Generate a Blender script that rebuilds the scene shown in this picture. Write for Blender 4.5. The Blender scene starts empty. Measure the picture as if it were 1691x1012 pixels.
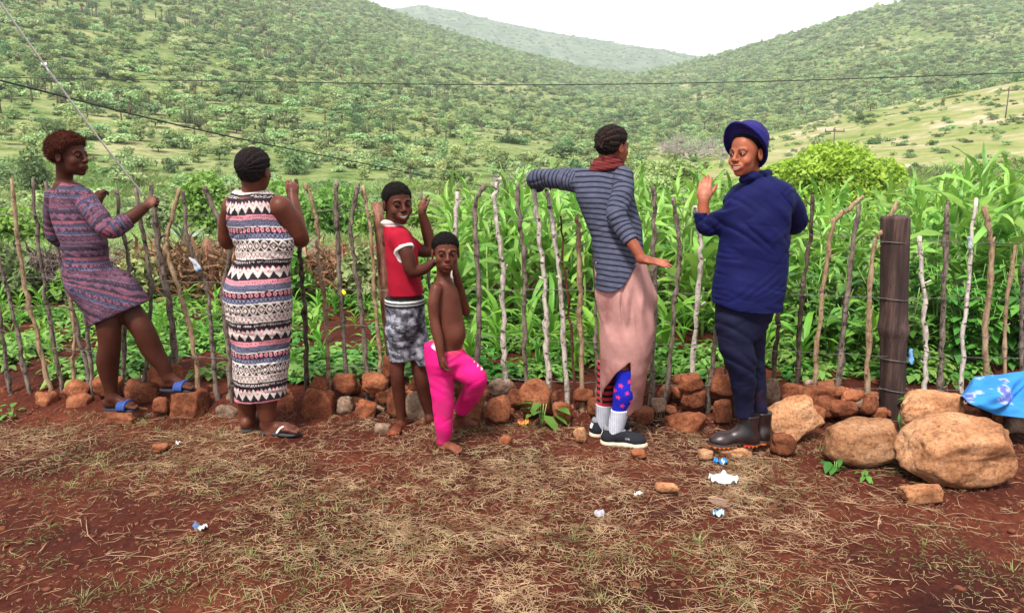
import bpy, math, random
import numpy as np
import openvdb as vdb
from mathutils import Vector, Matrix

SC = bpy.context.scene
COL = SC.collection
rng = np.random.default_rng(7)
R = random.Random(11)

# ---------------------------------------------------------------- camera, sky, sun, exposure
F, CX, CY, PITCH, CAMH = 1230.0, 845.5, 506.0, math.radians(11.49), 1.5
cam_data = bpy.data.cameras.new('camera')
cam = bpy.data.objects.new('camera', cam_data); COL.objects.link(cam)
cam.location = (0, 0, CAMH); cam.rotation_euler = (math.pi/2 - PITCH, 0, 0)
cam_data.sensor_width = 36; cam_data.lens = F/1691*36
cam_data.clip_start = 0.05; cam_data.clip_end = 6000
SC.camera = cam

SUN_EL, SUN_AZ = math.radians(58), math.radians(205)      # azimuth clockwise from +Y
world = bpy.data.worlds.new('World'); SC.world = world; world.use_nodes = True
wn = world.node_tree.nodes; wl = world.node_tree.links
for n in list(wn): wn.remove(n)
out = wn.new('ShaderNodeOutputWorld'); bg = wn.new('ShaderNodeBackground')
sky = wn.new('ShaderNodeTexSky'); sky.sky_type = 'NISHITA'; sky.sun_disc = False
sky.sun_elevation = SUN_EL; sky.sun_rotation = SUN_AZ; sky.air_density = 1.2; sky.dust_density = 4.0
mixw = wn.new('ShaderNodeMix'); mixw.data_type = 'RGBA'; mixw.inputs[0].default_value = 0.85
mixw.inputs[7].default_value = (9.0, 9.15, 9.4, 1)          # bright even cloud cover over the sky
wl.new(sky.outputs[0], mixw.inputs[6]); wl.new(mixw.outputs[2], bg.inputs[0])
bg.inputs[1].default_value = 0.085
wl.new(bg.outputs[0], out.inputs[0])
sd = bpy.data.lights.new('sun', 'SUN'); sd.energy = 3.3; sd.angle = math.radians(10); sd.color = (1, .955, .88)
sun = bpy.data.objects.new('sun', sd); COL.objects.link(sun); sun.location = (0, -5, 20)
sdir = Vector((math.sin(SUN_AZ)*math.cos(SUN_EL), math.cos(SUN_AZ)*math.cos(SUN_EL), math.sin(SUN_EL)))
sun.rotation_euler = sdir.to_track_quat('Z', 'Y').to_euler()
vs = SC.view_settings
vs.view_transform = 'Standard'; vs.look = 'None'; vs.gamma = 1; vs.exposure = 0.90; vs.use_curve_mapping = False
SC.render.engine = 'CYCLES'
SC.cycles.use_denoising = True
SC.cycles.max_bounces = 6; SC.cycles.diffuse_bounces = 2; SC.cycles.glossy_bounces = 2
SC.cycles.transmission_bounces = 2; SC.cycles.volume_bounces = 2; SC.cycles.transparent_max_bounces = 6
SC.cycles.caustics_reflective = False; SC.cycles.caustics_refractive = False

# ---------------------------------------------------------------- helpers
CP, SP = math.cos(PITCH), math.sin(PITCH)
def ray(px, py):
    u, v = (px-CX)/F, (CY-py)/F
    return np.array([u, v*SP + CP, v*CP - SP])
def at(px, py, Y):
    """point of the place seen at this pixel of the photograph, Y metres ahead of the camera"""
    d = ray(px, py); return np.array([0, 0, CAMH]) + d*(Y/d[1])
def pxm(px, Y):                       # pixels to metres at that distance
    return px*Y/F*1.0
def on_ground(px, py, z=0.0):
    d = ray(px, py); return np.array([0, 0, CAMH]) + d*((z-CAMH)/d[2])

def tag(o, label=None, cat=None, group=None, kind=None):
    if label: o['label'] = label
    if cat: o['category'] = cat
    if group: o['group'] = group
    if kind: o['kind'] = kind
    return o
def empty(name, loc, rz=0.0):
    o = bpy.data.objects.new(name, None); COL.objects.link(o)
    o.location = Vector([float(v) for v in loc]); o.rotation_euler = (0, 0, rz); o.empty_display_size = .1
    return o
def mesh_np(name, V, Fs, smooth=True, cols=None):
    V = np.ascontiguousarray(V, np.float32)
    me = bpy.data.meshes.new(name)
    if isinstance(Fs, np.ndarray): Fs = [Fs]
    Fs = [np.ascontiguousarray(f, np.int32) for f in Fs if len(f)]
    nl = sum(f.size for f in Fs); npoly = sum(len(f) for f in Fs)
    me.vertices.add(len(V)); me.vertices.foreach_set('co', V.ravel())
    me.loops.add(nl); me.polygons.add(npoly)
    me.loops.foreach_set('vertex_index', np.concatenate([f.ravel() for f in Fs]))
    starts = []; s = 0
    for f in Fs:
        k = f.shape[1]; starts.append(s + np.arange(len(f), dtype=np.int32)*k); s += f.size
    me.polygons.foreach_set('loop_start', np.concatenate(starts).astype(np.int32))
    me.update(calc_edges=True); me.validate()
    if smooth: me.polygons.foreach_set('use_smooth', np.ones(len(me.polygons), bool))
    if cols is not None:
        a = me.color_attributes.new('Col', 'FLOAT_COLOR', 'POINT')
        c = np.ones((len(V), 4), np.float32); c[:, :3] = cols
        a.data.foreach_set('color', c.ravel())
    return me
def link(name, me, mat=None, parent=None, loc=None):
    o = bpy.data.objects.new(name, me); COL.objects.link(o)
    if mat is not None and len(me.materials) == 0: me.materials.append(mat)
    if parent is not None: o.parent = parent
    if loc is not None: o.location = Vector([float(v) for v in loc])
    return o

def vnoise(P, scale, seed=0):
    """smooth value noise in [-1,1]; P (n,3) or (n,2)"""
    P = np.asarray(P, float)
    if P.shape[-1] == 2: P = np.concatenate([P, np.zeros(P.shape[:-1]+(1,))], -1)
    q = P*scale; i = np.floor(q).astype(np.int64); f = q-i; f = f*f*(3-2*f)
    def h(a, b, c):
        n = (a*73856093) ^ (b*19349663) ^ (c*83492791) ^ (seed*2654435761)
        n = (n ^ (n >> 13))*1274126177 & 0xffffffff
        n = (n ^ (n >> 16)) & 0xffffff
        return n/float(0xffffff)*2-1
    r = 0
    for dx in (0, 1):
        for dy in (0, 1):
            for dz in (0, 1):
                w = (f[..., 0] if dx else 1-f[..., 0])*(f[..., 1] if dy else 1-f[..., 1])*(f[..., 2] if dz else 1-f[..., 2])
                r = r + w*h(i[..., 0]+dx, i[..., 1]+dy, i[..., 2]+dz)
    return r
def fbm(P, scale, seed=0, oct=3):
    r = 0; a = 1; s = scale
    for k in range(oct):
        r = r + a*vnoise(P, s, seed+k*17); a *= .5; s *= 2.03
    return r

# ---------------------------------------------------------------- materials
def new_mat(name):
    m = bpy.data.materials.new(name); m.use_nodes = True
    nt = m.node_tree; b = nt.nodes['Principled BSDF']
    return m, nt, b
def ramp(nt, stops):
    r = nt.nodes.new('ShaderNodeValToRGB'); e = r.color_ramp.elements
    while len(e) > 1: e.remove(e[0])
    e[0].position = stops[0][0]; e[0].color = (*stops[0][1], 1)
    for p, c in stops[1:]:
        k = e.new(p); k.color = (*c, 1)
    return r
def noise(nt, scale, detail=4, rough=.6, vec=None, obj=True):
    n = nt.nodes.new('ShaderNodeTexNoise'); n.inputs['Scale'].default_value = scale
    n.inputs['Detail'].default_value = detail; n.inputs['Roughness'].default_value = rough
    if vec is None:
        tc = nt.nodes.new('ShaderNodeTexCoord'); vec = tc.outputs['Object']
    nt.links.new(vec, n.inputs['Vector'])
    return n
def noise_mat(name, stops, scale=8, rough=.8, bump=.3, bscale=None, detail=5, spec=.3, vec_scale=None, bdist=.01):
    m, nt, b = new_mat(name); L = nt.links
    tc = nt.nodes.new('ShaderNodeTexCoord'); v = tc.outputs['Object']
    if vec_scale:
        mp = nt.nodes.new('ShaderNodeMapping'); mp.inputs['Scale'].default_value = vec_scale
        L.new(v, mp.inputs['Vector']); v = mp.outputs[0]
    n = noise(nt, scale, detail, .65, v); r = ramp(nt, stops)
    L.new(n.outputs['Fac'], r.inputs[0]); L.new(r.outputs[0], b.inputs['Base Color'])
    b.inputs['Roughness'].default_value = rough; b.inputs['Specular IOR Level'].default_value = spec
    if bump:
        n2 = noise(nt, bscale or scale*3, 6, .7, v); bp = nt.nodes.new('ShaderNodeBump')
        bp.inputs['Strength'].default_value = bump; bp.inputs['Distance'].default_value = bdist
        L.new(n2.outputs['Fac'], bp.inputs['Height']); L.new(bp.outputs[0], b.inputs['Normal'])
    return m
def attr_mat(name, rough=.8, spec=.3, nscale=60, namp=.25, bump=.15, bscale=300, bdist=.002, sheen=0, transl=0):
    """colour comes from what is woven / printed / grown (vertex colour), with fine procedural variation on top"""
    m, nt, b = new_mat(name); L = nt.links
    a = nt.nodes.new('ShaderNodeAttribute'); a.attribute_name = 'Col'
    n = noise(nt, nscale, 5, .6)
    mr = nt.nodes.new('ShaderNodeMapRange'); mr.inputs[1].default_value = .25; mr.inputs[2].default_value = .75
    mr.inputs[3].default_value = 1-namp; mr.inputs[4].default_value = 1+namp
    L.new(n.outputs['Fac'], mr.inputs[0])
    mu = nt.nodes.new('ShaderNodeVectorMath'); mu.operation = 'SCALE'
    L.new(a.outputs['Color'], mu.inputs[0]); L.new(mr.outputs[0], mu.inputs['Scale'])
    L.new(mu.outputs[0], b.inputs['Base Color'])
    b.inputs['Roughness'].default_value = rough; b.inputs['Specular IOR Level'].default_value = spec
    if sheen: b.inputs['Sheen Weight'].default_value = sheen
    if bump:
        n2 = noise(nt, bscale, 3, .6); bp = nt.nodes.new('ShaderNodeBump')
        bp.inputs['Strength'].default_value = bump; bp.inputs['Distance'].default_value = bdist
        L.new(n2.outputs['Fac'], bp.inputs['Height']); L.new(bp.outputs[0], b.inputs['Normal'])
    if transl:
        t = nt.nodes.new('ShaderNodeBsdfTranslucent'); ms = nt.nodes.new('ShaderNodeMixShader'); ms.inputs[0].default_value = transl
        L.new(mu.outputs[0], t.inputs[0]); L.new(b.outputs[0], ms.inputs[1]); L.new(t.outputs[0], ms.inputs[2])
        L.new(ms.outputs[0], nt.nodes['Material Output'].inputs[0])
    return m
def leaf_mat(name, c1, c2, rough=.55, transl=.35, hue=.03, val=.35, spec=.35, nscale=6):
    """living leaves: a little colour drift inside one plant and from plant to plant"""
    m, nt, b = new_mat(name); L = nt.links
    oi = nt.nodes.new('ShaderNodeObjectInfo')
    n = noise(nt, nscale, 3, .6); r = ramp(nt, [(.35, c1), (.65, c2)])
    L.new(n.outputs['Fac'], r.inputs[0])
    hs = nt.nodes.new('ShaderNodeHueSaturation')
    m1 = nt.nodes.new('ShaderNodeMapRange'); m1.inputs[3].default_value = .5-hue; m1.inputs[4].default_value = .5+hue
    m2 = nt.nodes.new('ShaderNodeMapRange'); m2.inputs[3].default_value = 1-val; m2.inputs[4].default_value = 1+val
    ma = nt.nodes.new('ShaderNodeMath'); ma.operation = 'MULTIPLY'; ma.inputs[1].default_value = 7.31
    mf = nt.nodes.new('ShaderNodeMath'); mf.operation = 'FRACT'
    L.new(oi.outputs['Random'], m1.inputs[0]); L.new(oi.outputs['Random'], ma.inputs[0]); L.new(ma.outputs[0], mf.inputs[0]); L.new(mf.outputs[0], m2.inputs[0])
    L.new(m1.outputs[0], hs.inputs['Hue']); L.new(m2.outputs[0], hs.inputs['Value']); L.new(r.outputs[0], hs.inputs['Color'])
    L.new(hs.outputs[0], b.inputs['Base Color'])
    b.inputs['Roughness'].default_value = rough; b.inputs['Specular IOR Level'].default_value = spec
    t = nt.nodes.new('ShaderNodeBsdfTranslucent'); ms = nt.nodes.new('ShaderNodeMixShader'); ms.inputs[0].default_value = transl
    L.new(hs.outputs[0], t.inputs[0]); L.new(b.outputs[0], ms.inputs[1]); L.new(t.outputs[0], ms.inputs[2])
    L.new(ms.outputs[0], nt.nodes['Material Output'].inputs[0])
    return m
# ---------------------------------------------------------------- the land
def px_line(pts):
    az = []; te = []
    for px, py in pts:
        d = ray(px, py); az.append(math.atan2(d[0], d[1])); te.append(d[2]/math.hypot(d[0], d[1]))
    return np.array(az), np.array(te)
def col_az(px): return math.atan2((px-CX)/F, .98)
RIDGE = px_line([(-900,-260),(-300,-240),(0,-215),(300,-120),(480,-45),(600,2),(700,40),(850,86),(960,113),(1050,124),(1100,113),
                 (1150,101),(1250,74),(1340,48),(1450,12),(1560,-6),(1691,-10),(2100,-40),(2600,-20)])
RDIST = (np.array([col_az(p) for p in (-900,0,600,850,1050,1250,1450,1691,2400)]), np.array([430,520,520,560,640,560,500,470,420.]))
RFOOT = (np.array([col_az(p) for p in (-900,0,600,900,1060,1200,1691,2400)]), np.array([34,36,42,55,75,110,150,150.]))
SPUR = px_line([(900,330),(1000,283),(1060,264),(1150,246),(1300,213),(1450,182),(1600,151),(1691,133),(2100,60),(2600,20)])
def land_z(X, Y):
    X = np.asarray(X, float); Y = np.asarray(Y, float)
    r = np.hypot(X, Y)+1e-6; az = np.arctan2(X, Y)
    E = np.interp(az, *RIDGE); RD = np.interp(az, *RDIST); RF = np.interp(az, *RFOOT)
    HZ = CAMH + E*RD
    t = (r-RF)/(RD-RF)
    g = np.where(t < 1, np.clip(t, 0, None)**1.35, 1 - .55*(t-1))
    hill = HZ*g
    P = np.stack([X, Y], -1)
    amp = np.clip((r-RF)/120, 0, 1)*np.clip((1.0-t)*6, 0, 1)
    hill = hill + amp*(fbm(P, 1/45., 3)*2.6*np.clip(r/260, .3, 1.2) + fbm(P, 1/14., 9)*.7)
    es = np.interp(az, *SPUR); RS = 135.0
    zs = CAMH + es*RS
    ts = np.clip((r-38)/(RS-38), 0, 1)
    spur = np.where(az > col_az(880), zs*ts**1.15, 0) - np.clip((r-RS)/60, 0, 1)*3
    spur = spur + np.clip((r-40)/60, 0, 1)*fbm(P, 1/18., 5)*.5
    k = 1.5; h = np.clip(k-np.abs(hill-spur), 0, None)/k
    z = np.maximum(hill, spur) + h*h*k*.25*np.clip((r-40)/40, 0, 1)
    dip = -.5*np.clip((r-12)/10, 0, 1)*np.clip((50-r)/18, 0, 1)
    z = z + dip + np.clip((r-12)/20, 0, 1)*fbm(P, .12, 2, 2)*.12
    return np.where(r < 10, 0, z*np.clip((r-10)/6, 0, 1))
def bank(Y, X=0):                        # the field lies a hand's breadth above the yard
    t = np.clip((Y-4.0)/.5, 0, 1); return .1*t*t*(3-2*t)*np.clip((14-Y)/4, 0, 1)
def near_z(X, Y, fine=True):
    P = np.stack([X, Y], -1)
    z = fbm(P, .9, 21, 3)*.014 + bank(Y)
    if fine:
        z = z + fbm(P, 7, 31, 2)*.006 + np.maximum(0, fbm(P, 16, 41, 2)-.25)*.011*(1+np.clip(Y-4.2, 0, .6)*2.2)
    return z + land_z(X, Y)
def hit(px, py, r0=14., r1=700.):
    """where the line of sight through that pixel meets the land"""
    d = ray(px, py); Ys = np.geomspace(r0, r1, 1500); Pq = np.array([0, 0, CAMH])+np.outer(Ys/d[1], d); zl = np.where(Ys < 23, near_z(Pq[:, 0], Pq[:, 1], False), land_z(Pq[:, 0], Pq[:, 1]))
    b_ = Pq[:, 2] < zl; i = int(np.argmax(b_)) if b_.any() else len(Ys)-1; return Pq[i, 0], Pq[i, 1], float(zl[i])
def gz(x, y): return float(near_z(np.array([x]), np.array([y]))[0])

# yard + field soil: fine near the camera, coarse further off
xs = np.concatenate([np.linspace(-40, -4.2, 50), np.arange(-4.18, 4.2, .02), np.linspace(4.22, 40, 50)])
ys = np.concatenate([np.linspace(-4, 1.7, 14), np.arange(1.72, 4.9, .018), np.arange(4.92, 8, .05), np.linspace(8.1, 24, 60)])
GX, GY = np.meshgrid(xs, ys)
Z = near_z(GX.ravel(), GY.ravel()).reshape(GX.shape)
Z[-1] -= .6; Z[:, 0] -= .5; Z[:, -1] -= .5
V = np.stack([GX.ravel(), GY.ravel(), Z.ravel()], 1)
nx, ny = len(xs), len(ys)
I = np.arange(nx*ny).reshape(ny, nx)
Q = np.stack([I[:-1, :-1].ravel(), I[:-1, 1:].ravel(), I[1:, 1:].ravel(), I[1:, :-1].ravel()], 1)
m, nt, b = new_mat('red_soil'); L = nt.links
tc = nt.nodes.new('ShaderNodeTexCoord')
n1 = noise(nt, 1.6, 5, .6); r1 = ramp(nt, [(.32, (.032,.0062,.0036)), (.5, (.070,.0145,.0072)), (.68, (.120,.029,.0135))])
L.new(n1.outputs['Fac'], r1.inputs[0])
n2 = noise(nt, 38, 6, .75); r2 = ramp(nt, [(.3, (.42,.36,.34)), (.52, (1,1,1)), (.72, (1.5,1.6,1.7))])
L.new(n2.outputs['Fac'], r2.inputs[0])
mx = nt.nodes.new('ShaderNodeMix'); mx.data_type = 'RGBA'; mx.blend_type = 'MULTIPLY'; mx.inputs[0].default_value = 1
L.new(r1.outputs[0], mx.inputs[6]); L.new(r2.outputs[0], mx.inputs[7])
# grassy, paler ground from about a dozen metres on
sx = nt.nodes.new('ShaderNodeSeparateXYZ'); L.new(tc.outputs['Object'], sx.inputs[0])
mr = nt.nodes.new('ShaderNodeMapRange'); mr.inputs[1].default_value = 8; mr.inputs[2].default_value = 12
L.new(sx.outputs[1], mr.inputs[0])
n3 = noise(nt, .8, 6, .7); r3 = ramp(nt, [(.35, (.07,.09,.025)), (.5, (.14,.17,.05)), (.66, (.25,.24,.11))])
L.new(n3.outputs['Fac'], r3.inputs[0])
mx2 = nt.nodes.new('ShaderNodeMix'); mx2.data_type = 'RGBA'
L.new(mr.outputs[0], mx2.inputs[0]); L.new(mx.outputs[2], mx2.inputs[6]); L.new(r3.outputs[0], mx2.inputs[7])
L.new(mx2.outputs[2], b.inputs['Base Color']); b.inputs['Roughness'].default_value = .95; b.inputs['Specular IOR Level'].default_value = .15
bp = nt.nodes.new('ShaderNodeBump'); bp.inputs['Strength'].default_value = .9; bp.inputs['Distance'].default_value = .012
nb = noise(nt, 55, 8, .75); L.new(nb.outputs['Fac'], bp.inputs['Height']); L.new(bp.outputs[0], b.inputs['Normal'])
M_SOIL = m
g = link('ground', mesh_np('ground', V, Q), M_SOIL); tag(g, kind='structure')

# hills: one polar sheet out to the ridges
def polar_sheet(name, az0, az1, naz, rs, zf, mat, kind='structure'):
    az = np.linspace(az0, az1, naz); A, RR = np.meshgrid(az, rs)
    X = RR*np.sin(A); Y = RR*np.cos(A); Zz = zf(X, Y, RR)
    V = np.stack([X.ravel(), Y.ravel(), Zz.ravel()], 1)
    I = np.arange(V.shape[0]).reshape(len(rs), naz)
    Q = np.stack([I[:-1, :-1].ravel(), I[:-1, 1:].ravel(), I[1:, 1:].ravel(), I[1:, :-1].ravel()], 1)
    o = link(name, mesh_np(name, V, Q), mat); tag(o, kind=kind); return o
def hill_mat(name, dry, mid, lush, spur=False):
    m, nt, b = new_mat(name); L = nt.links
    n = noise(nt, .045, 8, .72); r = ramp(nt, [(.34, lush), (.5, mid), (.64, dry)])
    L.new(n.outputs['Fac'], r.inputs[0])
    n2 = noise(nt, .35, 9, .85); r2 = ramp(nt, [(.38, (.30,.42,.26)), (.47, (.72,.86,.62)), (.53, (1.1,1.08,1)), (.62, (1.5,1.35,1.25))])
    L.new(n2.outputs['Fac'], r2.inputs[0])
    mx = nt.nodes.new('ShaderNodeMix'); mx.data_type = 'RGBA'; mx.blend_type = 'MULTIPLY'; mx.inputs[0].default_value = 1
    L.new(r.outputs[0], mx.inputs[6]); L.new(r2.outputs[0], mx.inputs[7])
    src = mx.outputs[2]
    if spur:                                 # the open dry grass slope on the right
        a = nt.nodes.new('ShaderNodeAttribute'); a.attribute_name = 'Col'
        sp = nt.nodes.new('ShaderNodeSeparateColor'); L.new(a.outputs['Color'], sp.inputs[0])
        n4 = noise(nt, .11, 10, .8); r4 = ramp(nt, [(.36, (.10,.16,.04)), (.46, (.20,.23,.08)), (.53, (.28,.26,.13)), (.60, (.42,.36,.26)), (.7, (.28,.19,.14))])
        L.new(n4.outputs['Fac'], r4.inputs[0])
        m3 = nt.nodes.new('ShaderNodeMix'); m3.data_type = 'RGBA'
        L.new(sp.outputs[0], m3.inputs[0]); L.new(src, m3.inputs[6]); L.new(r4.outputs[0], m3.inputs[7]); src = m3.outputs[2]
    L.new(src, b.inputs['Base Color']); b.inputs['Roughness'].default_value = 1; b.inputs['Specular IOR Level'].default_value = 0
    return m
M_HILL = hill_mat('hill_grass', (.27,.25,.15), (.18,.205,.095), (.12,.16,.06), spur=True)
rs = np.concatenate([np.linspace(9, 60, 60), np.linspace(61, 200, 130), np.linspace(202, 760, 190)])
def zmain(X, Y, RR):
    z = land_z(X, Y)
    return z - .35*np.clip((23-RR)/4, 0, 1)
hs = polar_sheet('hills', -1.15, 1.15, 420, rs, zmain, M_HILL)
me = hs.data; co = np.empty(len(me.vertices)*3, np.float32); me.vertices.foreach_get('co', co); co = co.reshape(-1, 3)
rr = np.hypot(co[:, 0], co[:, 1]); aa = np.arctan2(co[:, 0], co[:, 1])
def spur_mask(r, az):
    wob = 6*np.sin(az*19)+4*np.sin(az*47)
    a = np.clip((az-col_az(1010))/.06, 0, 1)*np.clip((146+wob-r)/10, 0, 1)*np.clip((r-24)/8, 0, 1)
    return a
at_ = me.color_attributes.new('Col', 'FLOAT_COLOR', 'POINT'); cc = np.zeros((len(co), 4), np.float32); cc[:, 0] = spur_mask(rr, aa); cc[:, 3] = 1
at_.data.foreach_set('color', cc.ravel())

FAR = px_line([(-900,60),(0,30),(400,60),(560,38),(640,15),(700,9),(760,19),(830,37),(900,51),(1000,68),(1100,84),(1165,95),(1260,125),(1500,150),(2600,160)])
def zfar(X, Y, RR):
    az = np.arctan2(X, Y); E = np.interp(az, *FAR); H = CAMH + E*1250
    t = np.clip((RR-760)/490, 0, 1); z = H*(t**.9)
    z = np.where(RR > 1250, H-(RR-1250)*.3, z)
    P = np.stack([X, Y], -1)
    return z + fbm(P, 1/90., 77)*9*np.clip(1-t, 0, 1)*np.clip(t*4, 0, 1) + fbm(P, 1/30., 78, 2)*1.2
M_FAR = hill_mat('far_hill_grass', (.20,.20,.17), (.10,.13,.10), (.05,.08,.06))
polar_sheet('far_hill', -.9, .9, 300, np.concatenate([np.linspace(740, 1260, 110), np.linspace(1270, 1500, 8)]), zfar, M_FAR)
# ---------------------------------------------------------------- scrub on the hillsides
def leaf_cloud(n, shape, size, seed, flat=0.0):
    """n small leaf-clump quads; shape(k, rng) -> points (k,3) inside a crown, with outward normals"""
    g = np.random.default_rng(seed)
    P, N = shape(n, g)
    N = N + g.normal(0, .55, N.shape); N[:, 2] += .25
    N /= np.linalg.norm(N, axis=1)[:, None]+1e-9
    A = np.cross(N, g.normal(0, 1, N.shape)); A /= np.linalg.norm(A, axis=1)[:, None]+1e-9
    B = np.cross(N, A); s = size*g.uniform(.5, 1.3, (n, 1)); q = s*g.uniform(.35, .8, (n, 1))
    V = np.stack([P-A*s*.2-B*q, P+A*s-B*q*.3, P+A*s*.5+B*q, P-A*s+B*q*.6], 1).reshape(-1, 3)
    return V, np.arange(len(V)).reshape(-1, 4)
def blobs(cs, surf=.75):
    cs = np.array(cs, float)                       # cx,cy,cz,rx,ry,rz
    w = cs[:, 3]*cs[:, 4]+cs[:, 3]*cs[:, 5]; w = w/w.sum()
    def f(n, g):
        k = g.choice(len(cs), n, p=w); d = g.normal(0, 1, (n, 3)); d[:, 2] = np.where(d[:, 2] < -.4, -d[:, 2], d[:, 2])
        d /= np.linalg.norm(d, axis=1)[:, None]
        r = np.where(g.random(n) < surf, g.uniform(.82, 1.08, n), g.uniform(.3, .85, n))
        P = cs[k, :3]+d*cs[k, 3:]*r[:, None]; P[:, 2] = np.maximum(P[:, 2], .02)
        return P, d/cs[k, 3:]*cs[k, 3:].min()
    return f
def tube_np(pts, rad, sides=6, cap=True):
    pts = np.asarray(pts, float); n = len(pts); rad = np.broadcast_to(rad, (n,))
    T = np.gradient(pts, axis=0); T /= np.linalg.norm(T, axis=1)[:, None]+1e-9
    ref = np.array([0, 0, 1.]) if abs(T[:, 2]).mean() < .8 else np.array([1., 0, 0])
    A = np.cross(T, ref); A /= np.linalg.norm(A, axis=1)[:, None]+1e-9; B = np.cross(T, A)
    th = np.linspace(0, 2*np.pi, sides, endpoint=False)
    V = (pts[:, None]+rad[:, None, None]*(np.cos(th)[None, :, None]*A[:, None]+np.sin(th)[None, :, None]*B[:, None])).reshape(-1, 3)
    I = np.arange(n*sides).reshape(n, sides)
    Q = np.stack([I[:-1], I[1:], np.roll(I[1:], -1, 1), np.roll(I[:-1], -1, 1)], -1).reshape(-1, 4)
    if cap:
        V = np.concatenate([V, pts[:1]-T[:1]*rad[0]*.2, pts[-1:]+T[-1:]*rad[-1]*.2]); a, b2 = n*sides, n*sides+1
        c1 = np.stack([I[0], np.roll(I[0], -1), np.full(sides, a), np.full(sides, a)], -1)[:, [0, 1, 2]]
        c2 = np.stack([np.roll(I[-1], -1), I[-1], np.full(sides, b2)], -1)
        return V, Q, np.concatenate([c1, c2])
    return V, Q, np.zeros((0, 3), int)
class MB:
    def __init__(s): s.V = []; s.Q = []; s.T = []; s.n = 0; s.C = []; s.MQ = []
    def add(s, V, Q=None, T=None, col=None):
        if Q is not None and len(Q): s.Q.append(np.asarray(Q)+s.n)
        if T is not None and len(T): s.T.append(np.asarray(T)+s.n)
        s.V.append(V); s.n += len(V); s.C.append(np.broadcast_to(col if col is not None else (1, 1, 1), (len(V), 3)))
        return s
    def tube(s, pts, rad, sides=6, col=None):
        V, Q, T = tube_np(pts, rad, sides); return s.add(V, Q, T, col)
    def mesh(s, name, smooth=True):
        Fs = []
        if s.Q: Fs.append(np.concatenate(s.Q))
        if s.T: Fs.append(np.concatenate(s.T))
        return mesh_np(name, np.concatenate(s.V), Fs, smooth, np.concatenate(s.C))

G_MID = leaf_mat('scrub_leaf', (.205,.29,.10), (.365,.44,.20), hue=.035, val=.45, transl=.3, nscale=.8, rough=.7, spec=.15)
G_GREY = leaf_mat('grey_scrub_leaf', (.23,.34,.14), (.37,.47,.23), hue=.03, val=.4, transl=.25, nscale=.8, rough=.7, spec=.15)
G_DARK = leaf_mat('dark_scrub_leaf', (.10,.18,.07), (.20,.29,.12), hue=.03, val=.4, transl=.25, nscale=.8, rough=.7, spec=.15)
M_BARK = noise_mat('grey_bark', [(.3, (.05,.04,.03)), (.7, (.2,.17,.13))], 9, .95, .5)
M_SUCC = noise_mat('dull_succulent', [(.3, (.035,.05,.02)), (.7, (.10,.12,.05))], 6, .8, .2)
M_DEADL = noise_mat('dry_leaf_skirt', [(.3, (.06,.04,.025)), (.7, (.17,.12,.07))], 14, .9, .3)

def bush_variant(i, kind):
    g = np.random.default_rng(100+i)
    if kind == 'flat':                      # flat topped thorn tree
        cs = [[g.uniform(-.3, .3), g.uniform(-.3, .3), g.uniform(.22, .40), g.uniform(.22, .34), g.uniform(.22, .34), .11] for _ in range(7)]
        n, sz = 460, .058
    elif kind == 'tall':
        cs = [[g.uniform(-.15, .15), g.uniform(-.15, .15), .14+.14*k, g.uniform(.2, .3), g.uniform(.2, .3), g.uniform(.15, .22)] for k in range(4)]
        n, sz = 420, .05
    else:
        cs = [[g.uniform(-.28, .28), g.uniform(-.28, .28), g.uniform(.04, .24), g.uniform(.18, .32), g.uniform(.18, .32), g.uniform(.13, .24)] for _ in range(7)]
        n, sz = 480, .06
    V, Q = leaf_cloud(n, blobs(cs), sz, 200+i)
    trunk = tube_np([[0, 0, -.1], [.02, .01, .15], [.05, -.02, .4]], [.03, .024, .015], 5)
    return V, Q, trunk
BUSH = []                     # (kind name, crown mesh, trunk mesh, joined mesh)
specs = [('round', G_MID), ('round', G_GREY), ('round', G_MID), ('flat', G_GREY), ('flat', G_MID), ('tall', G_MID), ('round', G_DARK), ('tall', G_DARK)]
for i, (k, mt) in enumerate(specs):
    V, Q, (tv, tq, tt) = bush_variant(i, k)
    crown = mesh_np('scrub_crown', V, Q, False); crown.materials.append(mt)
    trunk = mesh_np('scrub_trunk', tv, [tq, tt]); trunk.materials.append(M_BARK)
    BUSH.append((k, crown, trunk, mt))
# tree aloe / tall succulent: dark stem with a skirt and a rosette
mb = MB(); mb.tube([[0, 0, -.1], [.01, 0, .5], [0, .01, .86]], [.075, .065, .05], 7)
aloe_stem = mb.mesh('stem'); aloe_stem.materials.append(M_DEADL)
mb = MB(); g = np.random.default_rng(5)
for k in range(22):
    a = g.uniform(0, 6.28); e = g.uniform(-.2, 1.2); d = np.array([math.cos(a)*math.cos(e), math.sin(a)*math.cos(e), math.sin(e)])
    p0 = np.array([0, 0, .86]); mb.tube([p0, p0+d*.14+[0, 0, .03], p0+d*.26], [.022, .018, .003], 4)
aloe_head = mb.mesh('rosette'); aloe_head.materials.append(M_SUCC)
# candelabra: bundle of upright arms
mb = MB()
for k in range(13):
    a = g.uniform(0, 6.28); q = g.uniform(.08, .3); h = g.uniform(.7, 1.0)
    x, y = math.cos(a)*q, math.sin(a)*q
    mb.tube([[x*.2, y*.2, .2], [x, y, .42], [x*1.1, y*1.1, h]], [.035, .04, .025], 5)
mb.tube([[0, 0, -.1], [0, 0, .4]], [.07, .05], 6)
candel = mb.mesh('arms'); candel.materials.append(M_SUCC)

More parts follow.
